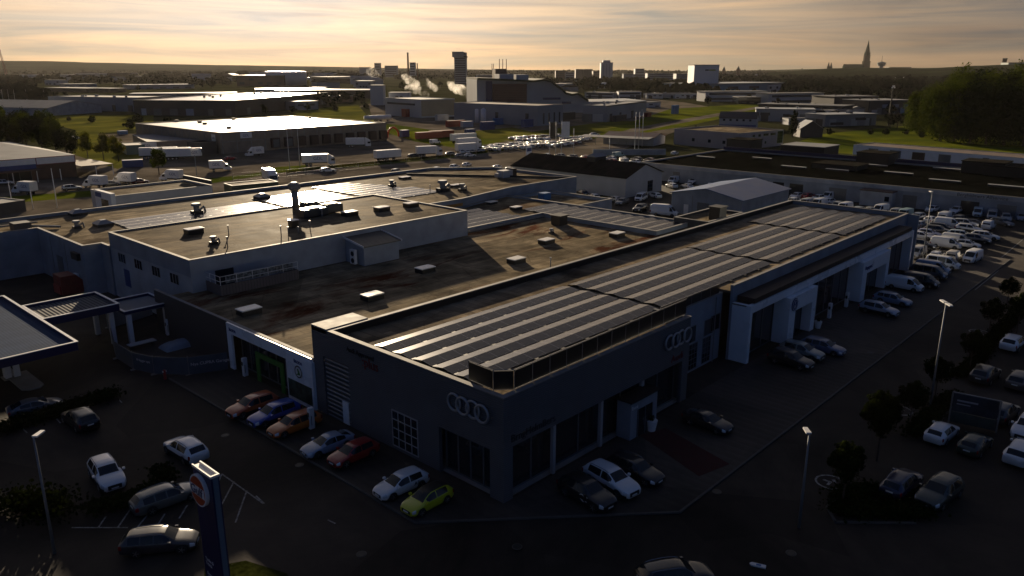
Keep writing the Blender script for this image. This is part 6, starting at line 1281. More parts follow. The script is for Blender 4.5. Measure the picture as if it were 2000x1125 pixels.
for px, py, kd, hd, col, lab in [(1618, 390, 'hatch', 175, WH, 'white hatchback between the white van and the long wall'), (1640, 397, 'suv', -5, SI, 'silver car left of the rear facing van'), (1772, 431, 'wagon', -8, WH, 'white estate car at the tip of the long parapet'), (1800, 434, 'hatch', -8, SI, 'silver car second from the parapet tip'), (1886, 433, 'suv', -85, (.5, .52, .55), 'pale car at the right end of the second row'), (1905, 432, 'hatch', -88, BK, 'black hatchback right of the second row'),
        (1925, 456, 'wagon', -85, WH, 'white estate car at the right end of the middle block'), (1908, 463, 'suv', -85, GR, 'dark grey car low in the middle block'), (1890, 472, 'hatch', -85, WH, 'white hatchback nose out below the middle block'), (1978, 410, 'van', 176, WH, 'white van close to the lettered long wall'), (1940, 404, 'hatch', 176, SI, 'silver hatchback under the wall lettering'), (1868, 408, 'suv', 176, WH, 'white car against the wall left of the pale blue van')]: pc(kd, px, py, hd, col, lab, LG, z=1.0)
# lot behind the gabled roof
HG = 'cars on the dealer lot behind the gabled roof'
cs = [WH, SI, GR, RD, DB, WH, (.35, .4, .42), BK, (.12, .03, .02), WH]
pos = ['at its left end', 'beside the first pole', 'between the poles', 'behind the ridge vent', 'right of the ridge vent', 'in its middle', 'left of the green van', 'by the yellow sign', 'near the long roof tip', 'at its right end']
for i in range(10):
    pc(['hatch', 'suv', 'wagon'][i % 3], 1068 + i * 25, 302 + i * 1.2, 70 + rnd.uniform(-8, 8), cs[i], 'car in the rear row of the dealer lot, %s' % pos[i], HG)
for i in range(9): pc(['suv', 'hatch', 'caddy'][i % 3], 1108 + i * 22, 309 + i * 1.0, 68 + rnd.uniform(-8, 8), cs[(i * 3 + 1) % 10], 'car in the front row of the dealer lot, %s' % pos[i], HG)
pc('van', 1208, 301, -10, (.35, .5, .45), 'long pale green van in the dealer lot', HG, z=1); pc('hatch', 1318, 298, 10, WH, 'lone white van like car beside the blue rear parapet', HG)
p = at(1180, 322); t = thing('yellow_sign', 'small yellow sign board among the dealer lot cars', 'sign', (p.x, p.y, 0)); b = MB(); b.box(-.8, .8, -.06, .06, 1.2, 3.2); b.build('board', mat('bright_yellow', (.45, .38, .02), .5, 0, 0), t); b = MB(); b.cyl((0, 0, 0), (0, 0, 1.2), .06); b.build('post', M_steel, t)
p = at(1033, 312); t = thing('blue_sign', 'white and blue sign board at the tip of the gabled roof', 'sign', (p.x, p.y, 0)); b = MB(); b.box(-1.4, 1.4, -.15, .15, 0, 4.6); b.build('board', M_wgloss, t); b = MB(); b.box(-1.2, 1.2, -.17, -.151, 3.0, 4.2); b.build('blue_panel', M_bluec, t)
# densely packed new cars beyond the verge
pl = [(WH, 'white'), (SI, 'silver'), (SI, 'silver'), (GR, 'grey'), (BK, 'black'), (WH, 'white'), (SI, 'silver'), (DR, 'dark red'), (DB, 'dark blue'), (WH, 'white')]
lots = [((900, 296), (1068, 283), 17, 'nearest row'), ((960, 284), (1080, 276.5), 14, 'second row'), ((930, 290), (1075, 280), 16, 'row between the lorries and the verge'), ((1000, 269), (1090, 264), 12, 'rear left row'), ((1010, 273.5), (1070, 270), 9, 'middle row'), ((1085, 283), (1128, 277), 7, 'right block, nearest row'), ((1095, 277), (1150, 270), 9, 'right block, middle row'), ((1100, 271), (1150, 265), 9, 'right block, rear row')]
for a, c, n, lab in lots:
    for i in range(n):
        f_ = i / max(1, n - 1); p = at(a[0] + (c[0] - a[0]) * f_, a[1] + (c[1] - a[1]) * f_, .7); kk = rnd.randrange(4); cc = rnd.choice(pl); car(['hatch', 'suv', 'wagon', 'coupe'][kk], p.x + rnd.uniform(-.4, .4), p.y, 62 + rnd.uniform(-6, 6), cc[0], '%s %s in the packed new car lot, %s' % (cc[1], ['hatchback', 'high car', 'estate car', 'saloon'][kk], lab), 'packed new cars, ' + lab, far=True)
for k, (px, py, kd, col, hd, lab) in enumerate([(808, 303, 'wagon', BK, 0, 'black estate car beside the lone lorry near the verge'), (883, 300, 'suv', GR, -20, 'grey car left of the lorry pair'), (900, 302, 'hatch', SI, -20, 'silver car in front of the lorry pair'), (918, 302, 'hatch', WH, -20, 'white car in front of the lorry pair'), (850, 277, 'van', WH, 0, 'white van by the red containers'), (1162, 262, 'suv', WH, -30, 'lone white car right of the packed lot'), (450, 308, 'hatch', RD, 10, 'red car by the freight terminal corner'), (140, 366, 'suv', (.45, .5, .5), -10, 'pale car parked before the supermarket canopy'), (8, 356, 'suv', WH, -20, 'white car at the left edge under the supermarket fascia'), (255, 350, 'suv', DB, -20, 'dark car right of the middle box van'), (275, 353, 'hatch', DR, -20, 'dark red car beside the box van row'), (218, 357, 'hatch', GR, -20, 'grey car between the two box vans'), (148, 268, 'hatch', WH, 10, 'white car behind the trees left of the annexe'), (500, 389, 'wagon', SI, -20, 'silver car roof just above the workshop parapet'), (640, 331, 'wagon', WH, -25, 'white car crossing in front of the lettered lorry'), (775, 333, 'wagon', GR, 20, 'grey car on the street above the felt roof'), (855, 329, 'wagon', WH, 20, 'white car roof over the parapet, left one'), (888, 325, 'suv', WH, 20, 'white car roof over the parapet, middle one'), (912, 320, 'hatch', WH, 20, 'white car roof over the parapet, right one'), (972, 325, 'hatch', WH, 20, 'white car right of the roof apex'), (995, 329, 'hatch', GR, 20, 'grey car at the gabled roof tip')]): pc(kd, px, py, hd, col, lab)
# ================================================================== lorries
FGp = 'lorries and vans in the freight yard'
def lz(px, py): return at(px, py, 1.6)
lorry(lz(622, 313), -28, 'white lorry with large blue letters on its box, nose right', 10.5, 'GDL'); lorry(at(527, 345, 1.6), -108, 'white lorry driving straight towards us on the street', 9, None)
t = trailer(lz(757, 304), -10, 'white box trailer with a dark end in the middle of the freight yard', 9.5, 3.7); lorry(lz(838, 296), -22, 'plain white lorry right of the middle trailer', 9.5); lorry(lz(700, 279), -38, 'white lorry leaving the loading docks', 10); lorry(lz(915, 290), -12, 'front lorry of the pair beside the packed cars', 10.5); lorry(lz(915, 279), -12, 'rear lorry of the pair beside the packed cars', 11)
t = trailer(lz(905, 271), -12, 'white trailer behind the pair of lorries', 12, 3.9); trailer(lz(310, 300), -30, 'left of the three white trailers parked side by side', 12.5, 3.9, cooler=True); trailer(lz(335, 301), -30, 'middle of the three white trailers parked side by side', 12.5, 3.9); trailer(lz(357, 302), -30, 'right of the three white trailers parked side by side', 12.5, 3.9); trailer(lz(345, 284), 8, 'long white trailer behind the three parked ones', 13, 3.9)
lux_van(lz(431, 323), -25, 'white box van with blue letters facing right on the sunlit yard'); lux_van(lz(333, 342), 120, 'white box van seen from behind by the low shop, right of the row'); lux_van(lz(241, 348), 118, 'white box van behind the slim tree, middle of the row'); lux_van(lz(184, 354), 118, 'white box van beside the pale car, left in the row of three'); lux_van(lz(46, 366), 115, 'white box van alone on the far left lot'); lux_van(lz(496, 296), 175, 'white box van at the first loading dock')
def container(p, hd, label, m, L=6, h=2.6, w=2.4, group='containers'):
    t = thing('shipping_container', label, 'container', (p.x, p.y, 0), R(hd), group); b = MB(); b.box(-L / 2, L / 2, -w / 2, w / 2, .1, h); b.build('body', m, t, bevel=.03); b = MB()
    for i in range(int(L / .6)): b.box(-L / 2 + .3 + i * .6, -L / 2 + .5 + i * .6, -w / 2 - .04, -w / 2 - .003, .3, h - .2)
    b.build('corrugation', m, t); b = MB(); b.box(-L / 2 - .05, -L / 2 - .003, -w / 2 + .1, w / 2 - .1, .2, h - .1); b.build('door', m, t)
OC = mat('orange_red_container', (.28, .05, .025), .5, 0, .15, .5)
for k, (px, py, m, L_, h_, hd, lab) in enumerate([(838, 270, OC, 13, 3.0, -14, 'long orange red container trailer, front one beside the meadow'), (862, 268, OC, 12, 3.2, -14, 'orange red container behind the front one'), (890, 247, M_redc, 12, 3.4, -5, 'dark red container left of the white site cabin'), (912, 248, M_wallw, 7, 3.2, -5, 'white site cabin beside the dark red container'), (952, 253, M_bluec, 8, 4.2, -10, 'deep blue skip by the meadow'), (973, 243, M_cyan, 6, 3.6, -5, 'bright blue skip by the silos'), (918, 263, M_bluec, 5, 2.8, -5, 'small blue container behind the lorries'), (1030, 248, M_bluec, 7, 4.2, -5, 'blue skip at the right end of the gas bottle racks'), (1108, 233, M_walld, 12, 4.4, -5, 'black curtain trailer with a pale top by the plant'), (1210, 236, M_walld, 16, 3.6, 12, 'long dark trailer with a pale rim beyond the poles'), (863, 235, M_wallw, 9, 3.6, 0, 'white trailer with a dark side by the factory'), (1318, 222, M_cyan, 6, 6.0, 0, 'bright blue stepped skip on the green meadow'), (1265, 228, M_redc, 5, 3, 0, 'dark red container right of the three poles'), (790, 272 - 5, M_bluec, 4, 3.2, 0, 'blue box at the end of the loading docks'), (260, 326, M_bluec, 6, 2.4, -20, 'dark blue skip between the yard trees and box vans'), (240, 262, M_cyan, 4, 1.8, 0, 'pale blue stack at the left meadow edge')]): container(at(px, py), hd, lab, m, L_, h_)
b = MB(); p = at(768, 267); t = thing('inflatable_arch', 'small orange arch standing at the end of the loading docks', 'arch', (p.x, p.y, 0)); n = 14; pr = None
for i in range(n + 1): a = math.pi * i / n; q = (math.cos(a) * 3.4, 0, math.sin(a) * 4.4); (b.cyl(pr, q, .45, n=8) if pr else None); pr = q
b.build('tube', mat('bright_orange', (.5, .06, .01), .5, 0, 0), t, True)
for k, (px, py) in enumerate([(731, 237), (745, 236)]):
    p = at(px, py); t = thing('tank_trailer', 'silver tank trailer %s beside the factory road' % ['nearer the freight roof', 'nearer the factory'][k], 'tank trailer', (p.x, p.y, 0), R(-20), 'tank trailers'); b = MB(); b.cyl((-6, 0, 2.3), (6, 0, 2.3), 1.3, n=16); b.build('tank', M_white, t, True); wheels_on(t, (-4, -2.8, 4))
p = at(305, 219); t = thing('white_bus', 'pale coach parked at the corner of the long grey hall', 'bus', (p.x, p.y, 0), R(10)); b = MB(); b.box(-7, 7, -1.3, 1.3, .4, 3.6); b.build('body', M_wallw, t, bevel=.15); b = MB(); b.box(-6.8, 6.9, -1.34, -1.31, 1.7, 2.9); b.build('window_band', M_win, t); wheels_on(t, (-4.5, 4.5))
# ================================================================== far industrial estate and town
M_farw = mat('far_pale_wall', (.40, .42, .45), .7, 0, .1, .05); M_farg = mat('far_grey_wall', (.26, .28, .31), .7, 0, .12, .05); M_fard = mat('far_dark_wall', (.06, .055, .055), .7, 0, .15, .05); M_farb = mat('far_brown_wall', (.12, .08, .06), .7, 0, .15, .05)
M_proof = mat('far_pale_roof', (.20, .20, .20), .8, 0, .15, .05, spec=.05); M_farW = mat('far_white_wall', (.55, .56, .58), .7, 0, .05, .05); M_glare = mat('wet_metal_roof', (.45, .45, .45), .22, .5, .05, .1); M_brick = mat('red_brown_brick', (.12, .045, .03), .8, 0, .2, .1)
def fb(name, label, cat, l, r, top, depth, wall=None, roof=None, floors=0, base=0.0, group=None, par=.2):
    if roof is M_farw: roof = M_proof
    a, c = at(*l, base), at(*r, base); h = zof(l[0], top, Vector((a.x, a.y, 0))) - base; L, ang = frame2(a, c); depth = depth or L * .8
    t = thing(name, label, cat, (a.x, a.y, base), ang, group); b = MB(); b.box(0, L, 0, depth, 0, h); b.build('wall', wall or M_farg, t); e = L * .01 + .1
    b = MB(); b.box(-e, L + e, -e, depth + e, h + .02, h + .4 + h * .01); b.build('roof', roof or M_sheetg, t)
    if not floors and L > 12 and h < 30:
        rr_ = random.Random(name + str(l)); nb = rr_.randrange(2, 6)
        for i in range(nb):
            x0 = L * (i + .15 + .2 * rr_.random()) / nb; z0 = rr_.choice((.12, .5)) * h; b = MB(); b.box(x0, x0 + L * .5 / nb, -.25, -.02, z0, z0 + h * .24); b.build(rr_.choice(('window', 'door')), M_fard if wall is not M_fard else M_farg, t)
    if floors:
        fh = h / floors
        for i in range(floors):
            b = MB(); b.box(L * .06, L * .94, -.3, -.02, fh * (i + .35), fh * (i + .75)); b.build('window', M_fard, t)
    return t, L, h, depth
def fb3(name, label, cat, l, c, r, basepy, wall, roof, par=.3):
    """near corner c (roof level) above ground row basepy; l and r are the neighbouring roof corners"""
    g = at(c[0], basepy); h = zof(c[0], c[1], g); C = at(c[0], c[1], h); L_ = at(l[0], l[1], h); R_ = at(r[0], r[1], h)
    u = (R_ - C); ang = math.atan2(u.y, u.x); n = Vector((-math.sin(ang), math.cos(ang), 0)); dep = max(10, (L_ - C).dot(n))
    t, L, ro = flat_building(name, label, cat, Vector((C.x, C.y, 0)), Vector((R_.x, R_.y, 0)), dep, h, wall, roof, par=par); return t, L, dep, h
def dress(r, seed, nvent=6, doors=4):
    """doors, gutters and roof vents on a far shed"""
    t, L, dep, h = r; q = random.Random(seed)
    for i in range(doors):
        x = L * (i + .2 + .4 * q.random()) / doors; b = MB(); b.box(x, x + q.uniform(3, 5), -.14, -.02, .1, min(h * .6, 4.5)); b.build('door', q.choice((M_door, M_fard, M_farw)), t)
        y = dep * (i + .2 + .4 * q.random()) / doors; b = MB(); b.box(-.14, -.02, y, y + q.uniform(3, 6), .1, min(h * .6, 4.5)); b.build('door', q.choice((M_door, M_fard, M_farw)), t)
    b = MB(); b.box(-.25, L, -.25, -.03, h * .93, h * .97); b.build('gutter', M_fard, t)
    for i in range(nvent):
        x, y = L * q.random() * .9, dep * q.random() * .8 + 2; s_ = q.uniform(.8, 1.8); b = MB(); b.box(x, x + s_, y, y + s_, h - .3, h + q.uniform(.5, 1.5)); b.build('roof_vent', q.choice((M_fard, M_farg)), t)
dress(fb3('grey_warehouse', 'long plain grey warehouse beyond the left meadow', 'warehouse', (105, 187), (268, 190), (333, 187), 218, M_farg, M_sheetg), 1, 5, 5)
dress(fb3('dark_warehouse', 'very dark brown warehouse with a blazing roof behind the freight terminal', 'warehouse', (333, 190), (458, 196), (640, 180), 226, M_fard, M_glare), 2, 8, 6)
fb('long_pale_roof', 'long thin pale roof behind the grey warehouse', 'warehouse', (255, 190), (460, 188), 183, 30, M_farg, M_sheetw)
fb('brown_hall', 'brown hall with a bright edge left of the white drum', 'hall', (463, 167), (556, 167), 147, 60, M_farb, M_glare)
p = at(560, 166); h = zof(560, 140, p); rr = (at(600, 166) - at(522, 166)).length / 2
t = thing('white_drum_hall', 'big pale round hall with a blazing flat roof', 'arena', (p.x, p.y, 0)); b = MB(); b.cyl((0, 0, 0), (0, 0, h), rr, rr, 28); b.build('wall', M_farw, t, True); b = MB(); b.cyl((0, 0, h), (0, 0, h + 1), rr * 1.03, rr * 1.0, 28); b.build('roof', M_glare, t)
for k, (l, r, top, d_, w_, rf_) in enumerate([((540, 192), (735, 192), 176, 40, M_farb, M_glare), ((600, 182), (625, 182), 172, 40, M_farg, M_glare), ((500, 183), (600, 182), 174, 30, M_farg, M_glare), ((400, 196), (555, 197), 184, 25, M_farg, M_glare), ((600, 155), (622, 155), 151, 30, M_farg, M_glare), ((640, 160), (700, 159), 150, 60, M_fard, M_sheetg), ((695, 172), (725, 172), 158, 40, M_farg, M_sheetg), ((578, 215), (622, 213), 199, 14, M_farg, M_sheetg), ((640, 200), (690, 199), 188, 20, M_farb, M_sheetg),
                                              ((150, 152), (225, 152), 143, 40, M_farg, M_glare), ((200, 150), (255, 150), 148, 40, M_farg, M_glare), ((88, 166), (125, 166), 156, 15, M_farw, M_sheetg), ((90, 178), (170, 180), 171, 30, M_farb, M_sheetg), ((165, 179), (215, 180), 172, 25, M_farb, M_sheetg), ((255, 174), (380, 172), 166, 40, M_farg, M_glare), ((130, 170), (190, 169), 164, 30, M_farg, M_sheetg), ((20, 190), (100, 186), 178, 25, M_farg, M_sheetg), ((60, 153), (78, 153), 151, 20, M_farw, M_glare)]):
    fb('industrial_hall', ['long brown hall with a blazing roof left of the factory', 'small hall with a glaring roof before the drum', 'glaring hall roof under the round drum hall', 'glaring hall roof over the dark warehouse end', 'tiny glaring roof right of the drum hall', 'dark hall with pale roof edge left of the chimneys', 'grey hall left of the white factory tower', 'small grey house with cars on the far meadow', 'brownish hall behind the trees left of the factory', 'grey works with a shining roof line at the foot of the hills', 'thin glaring roof left of the big dark trees', 'small pale house with a dark window right of the left wood', 'brown roofed shed behind the flagpoles', 'second brown roofed shed behind the flagpoles', 'long low hall with a thin white roof line before the hills', 'low grey hall before the long brown sheds', 'low roofs behind the row of flagpoles', 'tiny lit house in the left wood'][k], 'hall', l, r, top, d_, w_, rf_)
# factory with dark band
t, L, dep, h = fb3('white_factory', 'pale factory with a dark window band and steam behind it', 'factory', (722, 191), (821, 194), (888, 192), 230, M_farw, M_sheetg)
b = MB(); b.box(-.4, -.05, dep * .15, dep * .92, h * .66, h * .76); b.build('window_band', M_fard, t); b = MB(); b.box(-3, -.05, dep * .3, dep * .42, .1, h * .45); b.build('red_gate', M_redc, t)
b = MB(); b.box(.5, L, -.3, -.05, 1, h * .95); b.build('side_cladding', mat('tan_cladding', (.30, .26, .18), .6, 0, .15, .1), t)  # tan sheet over the right-hand wall of the factory
for k, (l, r, top) in enumerate([((724, 205), (749, 205), 167), ((760, 203), (800, 203), 181)]): fb('factory_block', ['pale twin tower block at the left end of the white factory', 'pale low block behind the window band factory'][k], 'building', l, r, top, 14, M_farw, M_farw)
# waste to energy plant
g0 = at(1050, 247); t, L, dep, h = fb3('plant_hall', 'low wide grey base of the power plant with tall slit windows', 'power plant', (885, 200), (1050, 206), (1100, 203), 246, M_farg, M_wallbr)
for i in range(4): b = MB(); b.box(5 + i * 5, 6 + i * 5, -.3, -.02, 1, h * .62); b.build('slit_window', M_fard, t)
for f_ in (.1, .45): b = MB(); b.box(-.3, -.02, dep * f_, dep * f_ + 2, 1, h * .6); b.build('slit_window', M_fard, t)
a = at(932, 222); c = at(1255, 218); L, ang = frame2(a, c); t = thing('power_plant', 'power plant with a brown gridded front and a wavy green roof edge sliding down right', 'power plant', (a.x, a.y, 0), ang)
def lx(px): q = at(px, 222 - (px - 932) * 4 / 323); return (q - a).dot((c - a).normalized())
def lh(px, py): q = at(px, 222 - (px - 932) * 4 / 323); return zof(px, py, q)
prof = [(932, 155), (960, 156), (1000, 158), (1040, 160), (1062, 157), (1075, 160), (1085, 168), (1097, 176), (1103, 183), (1115, 186), (1127, 184), (1137, 191), (1147, 198), (1180, 198), (1230, 197), (1262, 196)]
pts_ = [(lx(x), lh(x, y)) for x, y in prof]; b = MB(); b.side([(0, 0), (lx(1262), 0)] + pts_[::-1], 0, 45); b.build('wall', M_farg, t)
b = MB()
for (x0, z0_), (x1, z1_) in zip(pts_[:13], pts_[1:13]): b.add([(x0, -2.5, z0_), (x1, -2.5, z1_), (x1, 47, z1_), (x0, 47, z0_), (x0, -2.5, z0_ + 1.3), (x1, -2.5, z1_ + 1.3), (x1, 47, z1_ + 1.3), (x0, 47, z0_ + 1.3)], [(0, 3, 2, 1), (4, 5, 6, 7), (0, 1, 5, 4), (1, 2, 6, 5), (2, 3, 7, 6), (3, 0, 4, 7)])
b.build('wavy_roof', mat('green_black_roof', (.025, .035, .015), .8, 0, .2, .1), t)
b = MB(); b.box(lx(962), lx(1028), -1.2, -.03, lh(990, 201), lh(990, 163)); b.build('brown_front', striped('brown_louvres', (.10, .045, .03), 2, 1.6, .5, .6, 0, dark=.6), t); b = MB(); b.box(lx(1060), lx(1094), -.5, -.03, lh(1075, 194), lh(1075, 190)); b.build('window_band', M_navy, t); b = MB(); b.box(lx(1097), lx(1115), -.5, -.03, lh(1105, 202), lh(1105, 198)); b.build('window_band', M_navy, t)
b = MB(); b.box(lx(980), lx(1008), 8, 26, lh(990, 157), lh(990, 144.5)); b.box(lx(1013), lx(1037), 8, 26, lh(1025, 158), lh(1025, 145.5)); b.build('roof_plant', M_farw, t); b = MB(); b.box(lx(949), lx(961), -.6, -.03, lh(955, 200), lh(955, 158)); b.build('glass_strip', M_navy, t)
b = MB(); b.box(lx(983), lx(1006), 28, 40, lh(990, 157), lh(990, 134)); b.build('boiler_house', M_farb, t)
for k, (px, py, s) in enumerate([(934, 239, 1), (945, 240, .9), (961, 240, 1.05), (969, 238, 1), (976, 238, 1)]):
    p = at(px, py); hh = zof(px, 213, p); t = thing('silo', 'white upright silo before the power plant base, %s' % ['leftmost', 'second, greyish', 'tallest in the middle', 'fourth', 'rightmost'][k], 'silo', (p.x, p.y, 0), 0, 'silos'); b = MB(); b.cyl((0, 0, 0), (0, 0, hh), 1.9 * s, 1.9 * s, 16); b.build('tank', M_white, t, True); b = MB(); b.cyl((0, 0, hh), (0, 0, hh + .8), 1.9 * s, .4, 16); b.build('dome', M_white, t)
for k, (px, py) in enumerate([(990, 240), (1005, 240), (1030, 243)]): p = at(px, py); t = thing('bottle_rack', 'rack of pale gas bottles %s' % ['right of the silos', 'second from the silos', 'above the blue skip'][k], 'rack', (p.x, p.y, 0), R(-42), 'racks'); b = MB(); b.box(-5, 5, -1, 1, .1, .3); b.box(-5, 5, -1, 1, 2.3, 2.45); b.build('shelf', M_steel, t); b = MB(); [b.cyl((-4.5 + i, 0, .31), (-4.5 + i, 0, 2.2), .35, n=8) for i in range(10)]; b.build('bottles', M_white, t)
dress(fb3('plant_wing', 'dark grey wing right of the wavy power plant', 'building', (1120, 207), (1185, 206), (1262, 197), 238, M_farg, M_sheetg), 3, 7, 4)
# chimneys
def chimney(px, py, top, r0, r1, m, label, group=None):
    p = at(px, py); h = zof(px, top, p); t = thing('chimney', label, 'chimney', (p.x, p.y, 0), 0, group); b = MB(); b.cyl((0, 0, 0), (0, 0, h), r0, r1, 14); b.build('shaft', m, t, True); b = MB(); b.cyl((0, 0, h * .96), (0, 0, h), r1 * 1.15, r1 * 1.15, 14); b.build('rim', M_fard, t)
chimney(798, 153, 102, 3.3, 2.4, M_brick, 'tallest dark brick chimney in the haze'); chimney(816, 158, 123, 1.5, 1.3, M_brick, 'shorter dark chimney right of the tallest one')
for k, (px, top, py) in enumerate([(961, 124, 150), (964, 124, 150), (975.5, 115, 152), (982, 115, 152), (989, 115, 152)]): chimney(px, py, top, 1.3, 1.0, M_brick, 'thin stack behind the plant, %s' % ['leftmost of the short pair', 'right one of the short pair', 'left of the tall three', 'middle of the tall three', 'right of the tall three'][k], 'thin stacks behind the power plant')
# towers and blocks of the town
t, L, h, d = fb('dark_tower', 'tall dark tower with an overhanging top left of the power plant', 'tower block', (888, 165), (911, 165), 103, 32, M_farg, M_fard, 14); b = MB(); b.box(-3.5, L * .8, -2, 30, h * .87, h + 2.5); b.build('overhanging_top', M_farg, t); b = MB(); b.box(L * .5, L + 1.5, -1, 28, h * .86, h * .9); b.build('ledge', M_fard, t)
t, L, h, d = fb('white_tower', 'stepped white tower block standing over the town', 'tower block', (1173, 158), (1196, 158), 122, 26, M_farw, M_farw); b = MB(); b.box(L * .18, L * .8, 4, 20, h, h + h * .13); b.build('top_storey', M_farw, t); [MB().box(L * f_, L * f_ + L * .06, -.4, -.03, h * .05, h * .95).build('window_strip', M_farg, t) for f_ in (.2, .45, .7)]
for k, (l, r, top, m, fl_) in enumerate([((702, 150), (722, 150), 131, M_farg, 0), ((732, 148), (743, 148), 123, M_farg, 5), ((752, 150), (776, 150), 128, M_farg, 5), ((801, 152), (811, 152), 122, M_farw, 6), ((1085, 157), (1103, 157), 138, M_farb, 5), ((1104, 157), (1122, 157), 141, M_farg, 4), ((1124, 156), (1138, 156), 135, M_fard, 5), ((1139, 156), (1157, 156), 135, M_fard, 5), ((1158, 157), (1172, 157), 139, M_farb, 4), ((1217, 160), (1236, 160), 144, M_farg, 4), ((1240, 152), (1258, 152), 134, M_farg, 4), ((1236, 160), (1262, 160), 145, M_farg, 4), ((1264, 162), (1318, 162), 143, M_farg, 5), ((1320, 164), (1352, 164), 144, M_farg, 5), ((930, 158), (975, 158), 146, M_farw, 2)]):
    fb('apartment_block', ['hazy grey block on the skyline left of the pair of towers', 'hazy square tower block near the steam', 'hazy wide block with a small turret in the steam', 'pale block standing between the two brick chimneys', 'brown and white block right of the plant stacks', 'row of pale balconies right of the brown block', 'dark block, left one of a twin pair', 'dark block, right one of a twin pair', 'brownish block touching the white tower', 'grey block just right of the white tower', 'small high block above the long grey row', 'grey terrace below the small high block', 'long grey apartment row left of the white factory tower', 'greenish apartment row next to the white factory tower', 'pale works roofs left of the plant stacks'][k], 'apartment block', l, r, top, 30, m, M_fard, fl_)
t, L, h, d = fb('white_factory_tower', 'big windowless white factory tower with a small dark and lime sign', 'factory', (1353, 185), (1401, 185), 127, 34, M_farW, M_farw); b = MB(); b.box(L * .44, L * .58, -.4, -.05, h * .82, h * .86); b.box(0, .01, 0, .01, 0, .01); b.build('dark_sign', M_black, t); b = MB(); b.box(L * .6, L * .86, -.4, -.05, h * .82, h * .86); b.build('lime_sign', mat('lime_paint', (.25, .30, .02), .5, 0, 0), t)
fb('pale_blue_warehouse', 'long pale blue warehouse right of the white factory tower', 'warehouse', (1372, 186), (1528, 181), 164, 60, mat('pale_blue_wall', (.22, .30, .36), .6, 0, .08, .05), M_farg); fb('pale_office_row', 'pale two storey office row below the white factory tower', 'office', (1377, 198), (1500, 197), 179, 20, M_farw, M_farw, 2); fb('curved_glass_pavilion', 'low pale pavilion with a glazed front beside the meadow', 'pavilion', (1442, 203), (1515, 203), 190, 20, M_win, M_farw); fb('white_row_house', 'white row with blue windows right of the glass pavilion', 'building', (1500, 204), (1607, 202), 183, 18, M_farw, M_farw, 2)
for k, (px, py, w_, hh, m) in enumerate([(1178, 171, 52, 12, M_farw), (1350, 176, 24, 10, M_farw)]):
    p = at(px, py); t = thing('domed_hall', ['white and blue shallow domed sports hall right of the plant', 'small white and blue dome before the factory tower'][k], 'hall', (p.x, p.y, 0)); b = MB(); n = 20; rr = (at(px + w_ / 2, py) - at(px - w_ / 2, py)).length / 2
    for i in range(n):
        for j in range(6): a_ = 2 * math.pi * i / n; e = j / 5 * math.pi / 2; b.v.append((rr * math.cos(a_) * math.cos(e), rr * math.sin(a_) * math.cos(e), 3 + rr * .26 * math.sin(e)))
    for i in range(n):
        for j in range(5): a_ = i * 6 + j; c_ = ((i + 1) % n) * 6 + j; b.f.append([a_, c_, c_ + 1, a_ + 1]); b.m.append(1 if i % 20 in (14, 15, 16, 17) else 0)
    b.build('dome', [m, M_bluec], t, True); b = MB(); b.cyl((0, 0, 0), (0, 0, 3.05), rr * .99, rr * .99, 20); b.build('wall', M_farg, t)
for k, (l, r, top, d_, w_, rf_, fl_) in enumerate([((1142, 191), (1200, 193), 180, 18, M_farw, M_farw, 2), ((1208, 194), (1252, 194), 179, 16, M_farw, M_farw, 2), ((1262, 192), (1295, 192), 183, 20, M_farw, M_sheetg, 0), ((1318, 192), (1366, 191), 183, 25, M_farw, M_farw, 0), ((1264, 210), (1290, 209), 200, 10, M_farw, M_farw, 0), ((1300, 170), (1312, 170), 161, 12, M_farw, M_farw, 0), ((1125, 165), (1170, 164), 157, 30, M_farw, M_sheetg, 0), ((1080, 168), (1110, 168), 162, 20, M_farb, M_farw, 0),
                                                  ((1480, 222), (1645, 228), 203, 22, M_fard, M_farw, 0), ((1475, 236), (1590, 238), 213, 18, M_farg, M_farg, 0), ((1627, 215), (1712, 214), 189, 30, M_fard, M_farw, 0), ((1695, 224), (1778, 222), 197, 25, M_fard, M_sheetg, 0), ((1610, 247), (1710, 244), 225, 16, M_farg, M_farg, 0), ((1500, 182), (1528, 181), 164, 20, M_farw, M_farw, 0), ((1560, 172), (1645, 171), 166, 12, M_farb, M_farw, 0), ((1680, 175), (1724, 175), 170, 12, M_farb, M_farw, 0), ((1776, 149), (1798, 149), 139, 14, M_farw, M_fard, 0), ((1575, 200), (1650, 198), 192, 16, M_fard, M_fard, 0)]):
    r_ = fb('works_building', ['pale works with blue windows behind the power plant wing', 'pale house with a columned front and vents', 'low pale shed right of the columned house', 'white shed with a blue door by the brown car lot', 'white van park shed right of the plant wing', 'small white house below the long grey row', 'low pale market roofs below the twin dark blocks', 'low roofs with a lamp right of the wavy roof', 'long black hall with a thin pale roof right of the meadow', 'grey blue long house behind the dark conifer', 'black hall with a pale green roof left of the wood', 'dark gabled hall with roof vents left of the wood', 'grey workshop row below the black halls', 'pale end block of the blue warehouse', 'row of low tan roofs in the dark suburb', 'second row of low roofs under the church hill', 'pinkish square house on the hill below the ridge', 'low dark sheds behind the long black hall'][k], 'building', l, r, top, d_, w_, rf_, fl_)
    if d_ > 15: dress((r_[0], r_[1], r_[3], r_[2] + .4), k + 9, 4, 3)
t, L, ro = gable_building('blue_roofed_house', 'pale house with a grey hipped roof and a blue base beside the meadow', 'house', at(1404, 248), at(1476, 250), 10, 5.0, 8.0, M_farw, M_fard, along='x'); [win(t, 2.5 + i * 3.4, 4.0, 1.2, 1.1, 'front', sub=False) for i in range(5)]; b = MB(); b.box(0, L, -.1, -.01, 0, 1.6); b.build('blue_base', M_bluec, t)
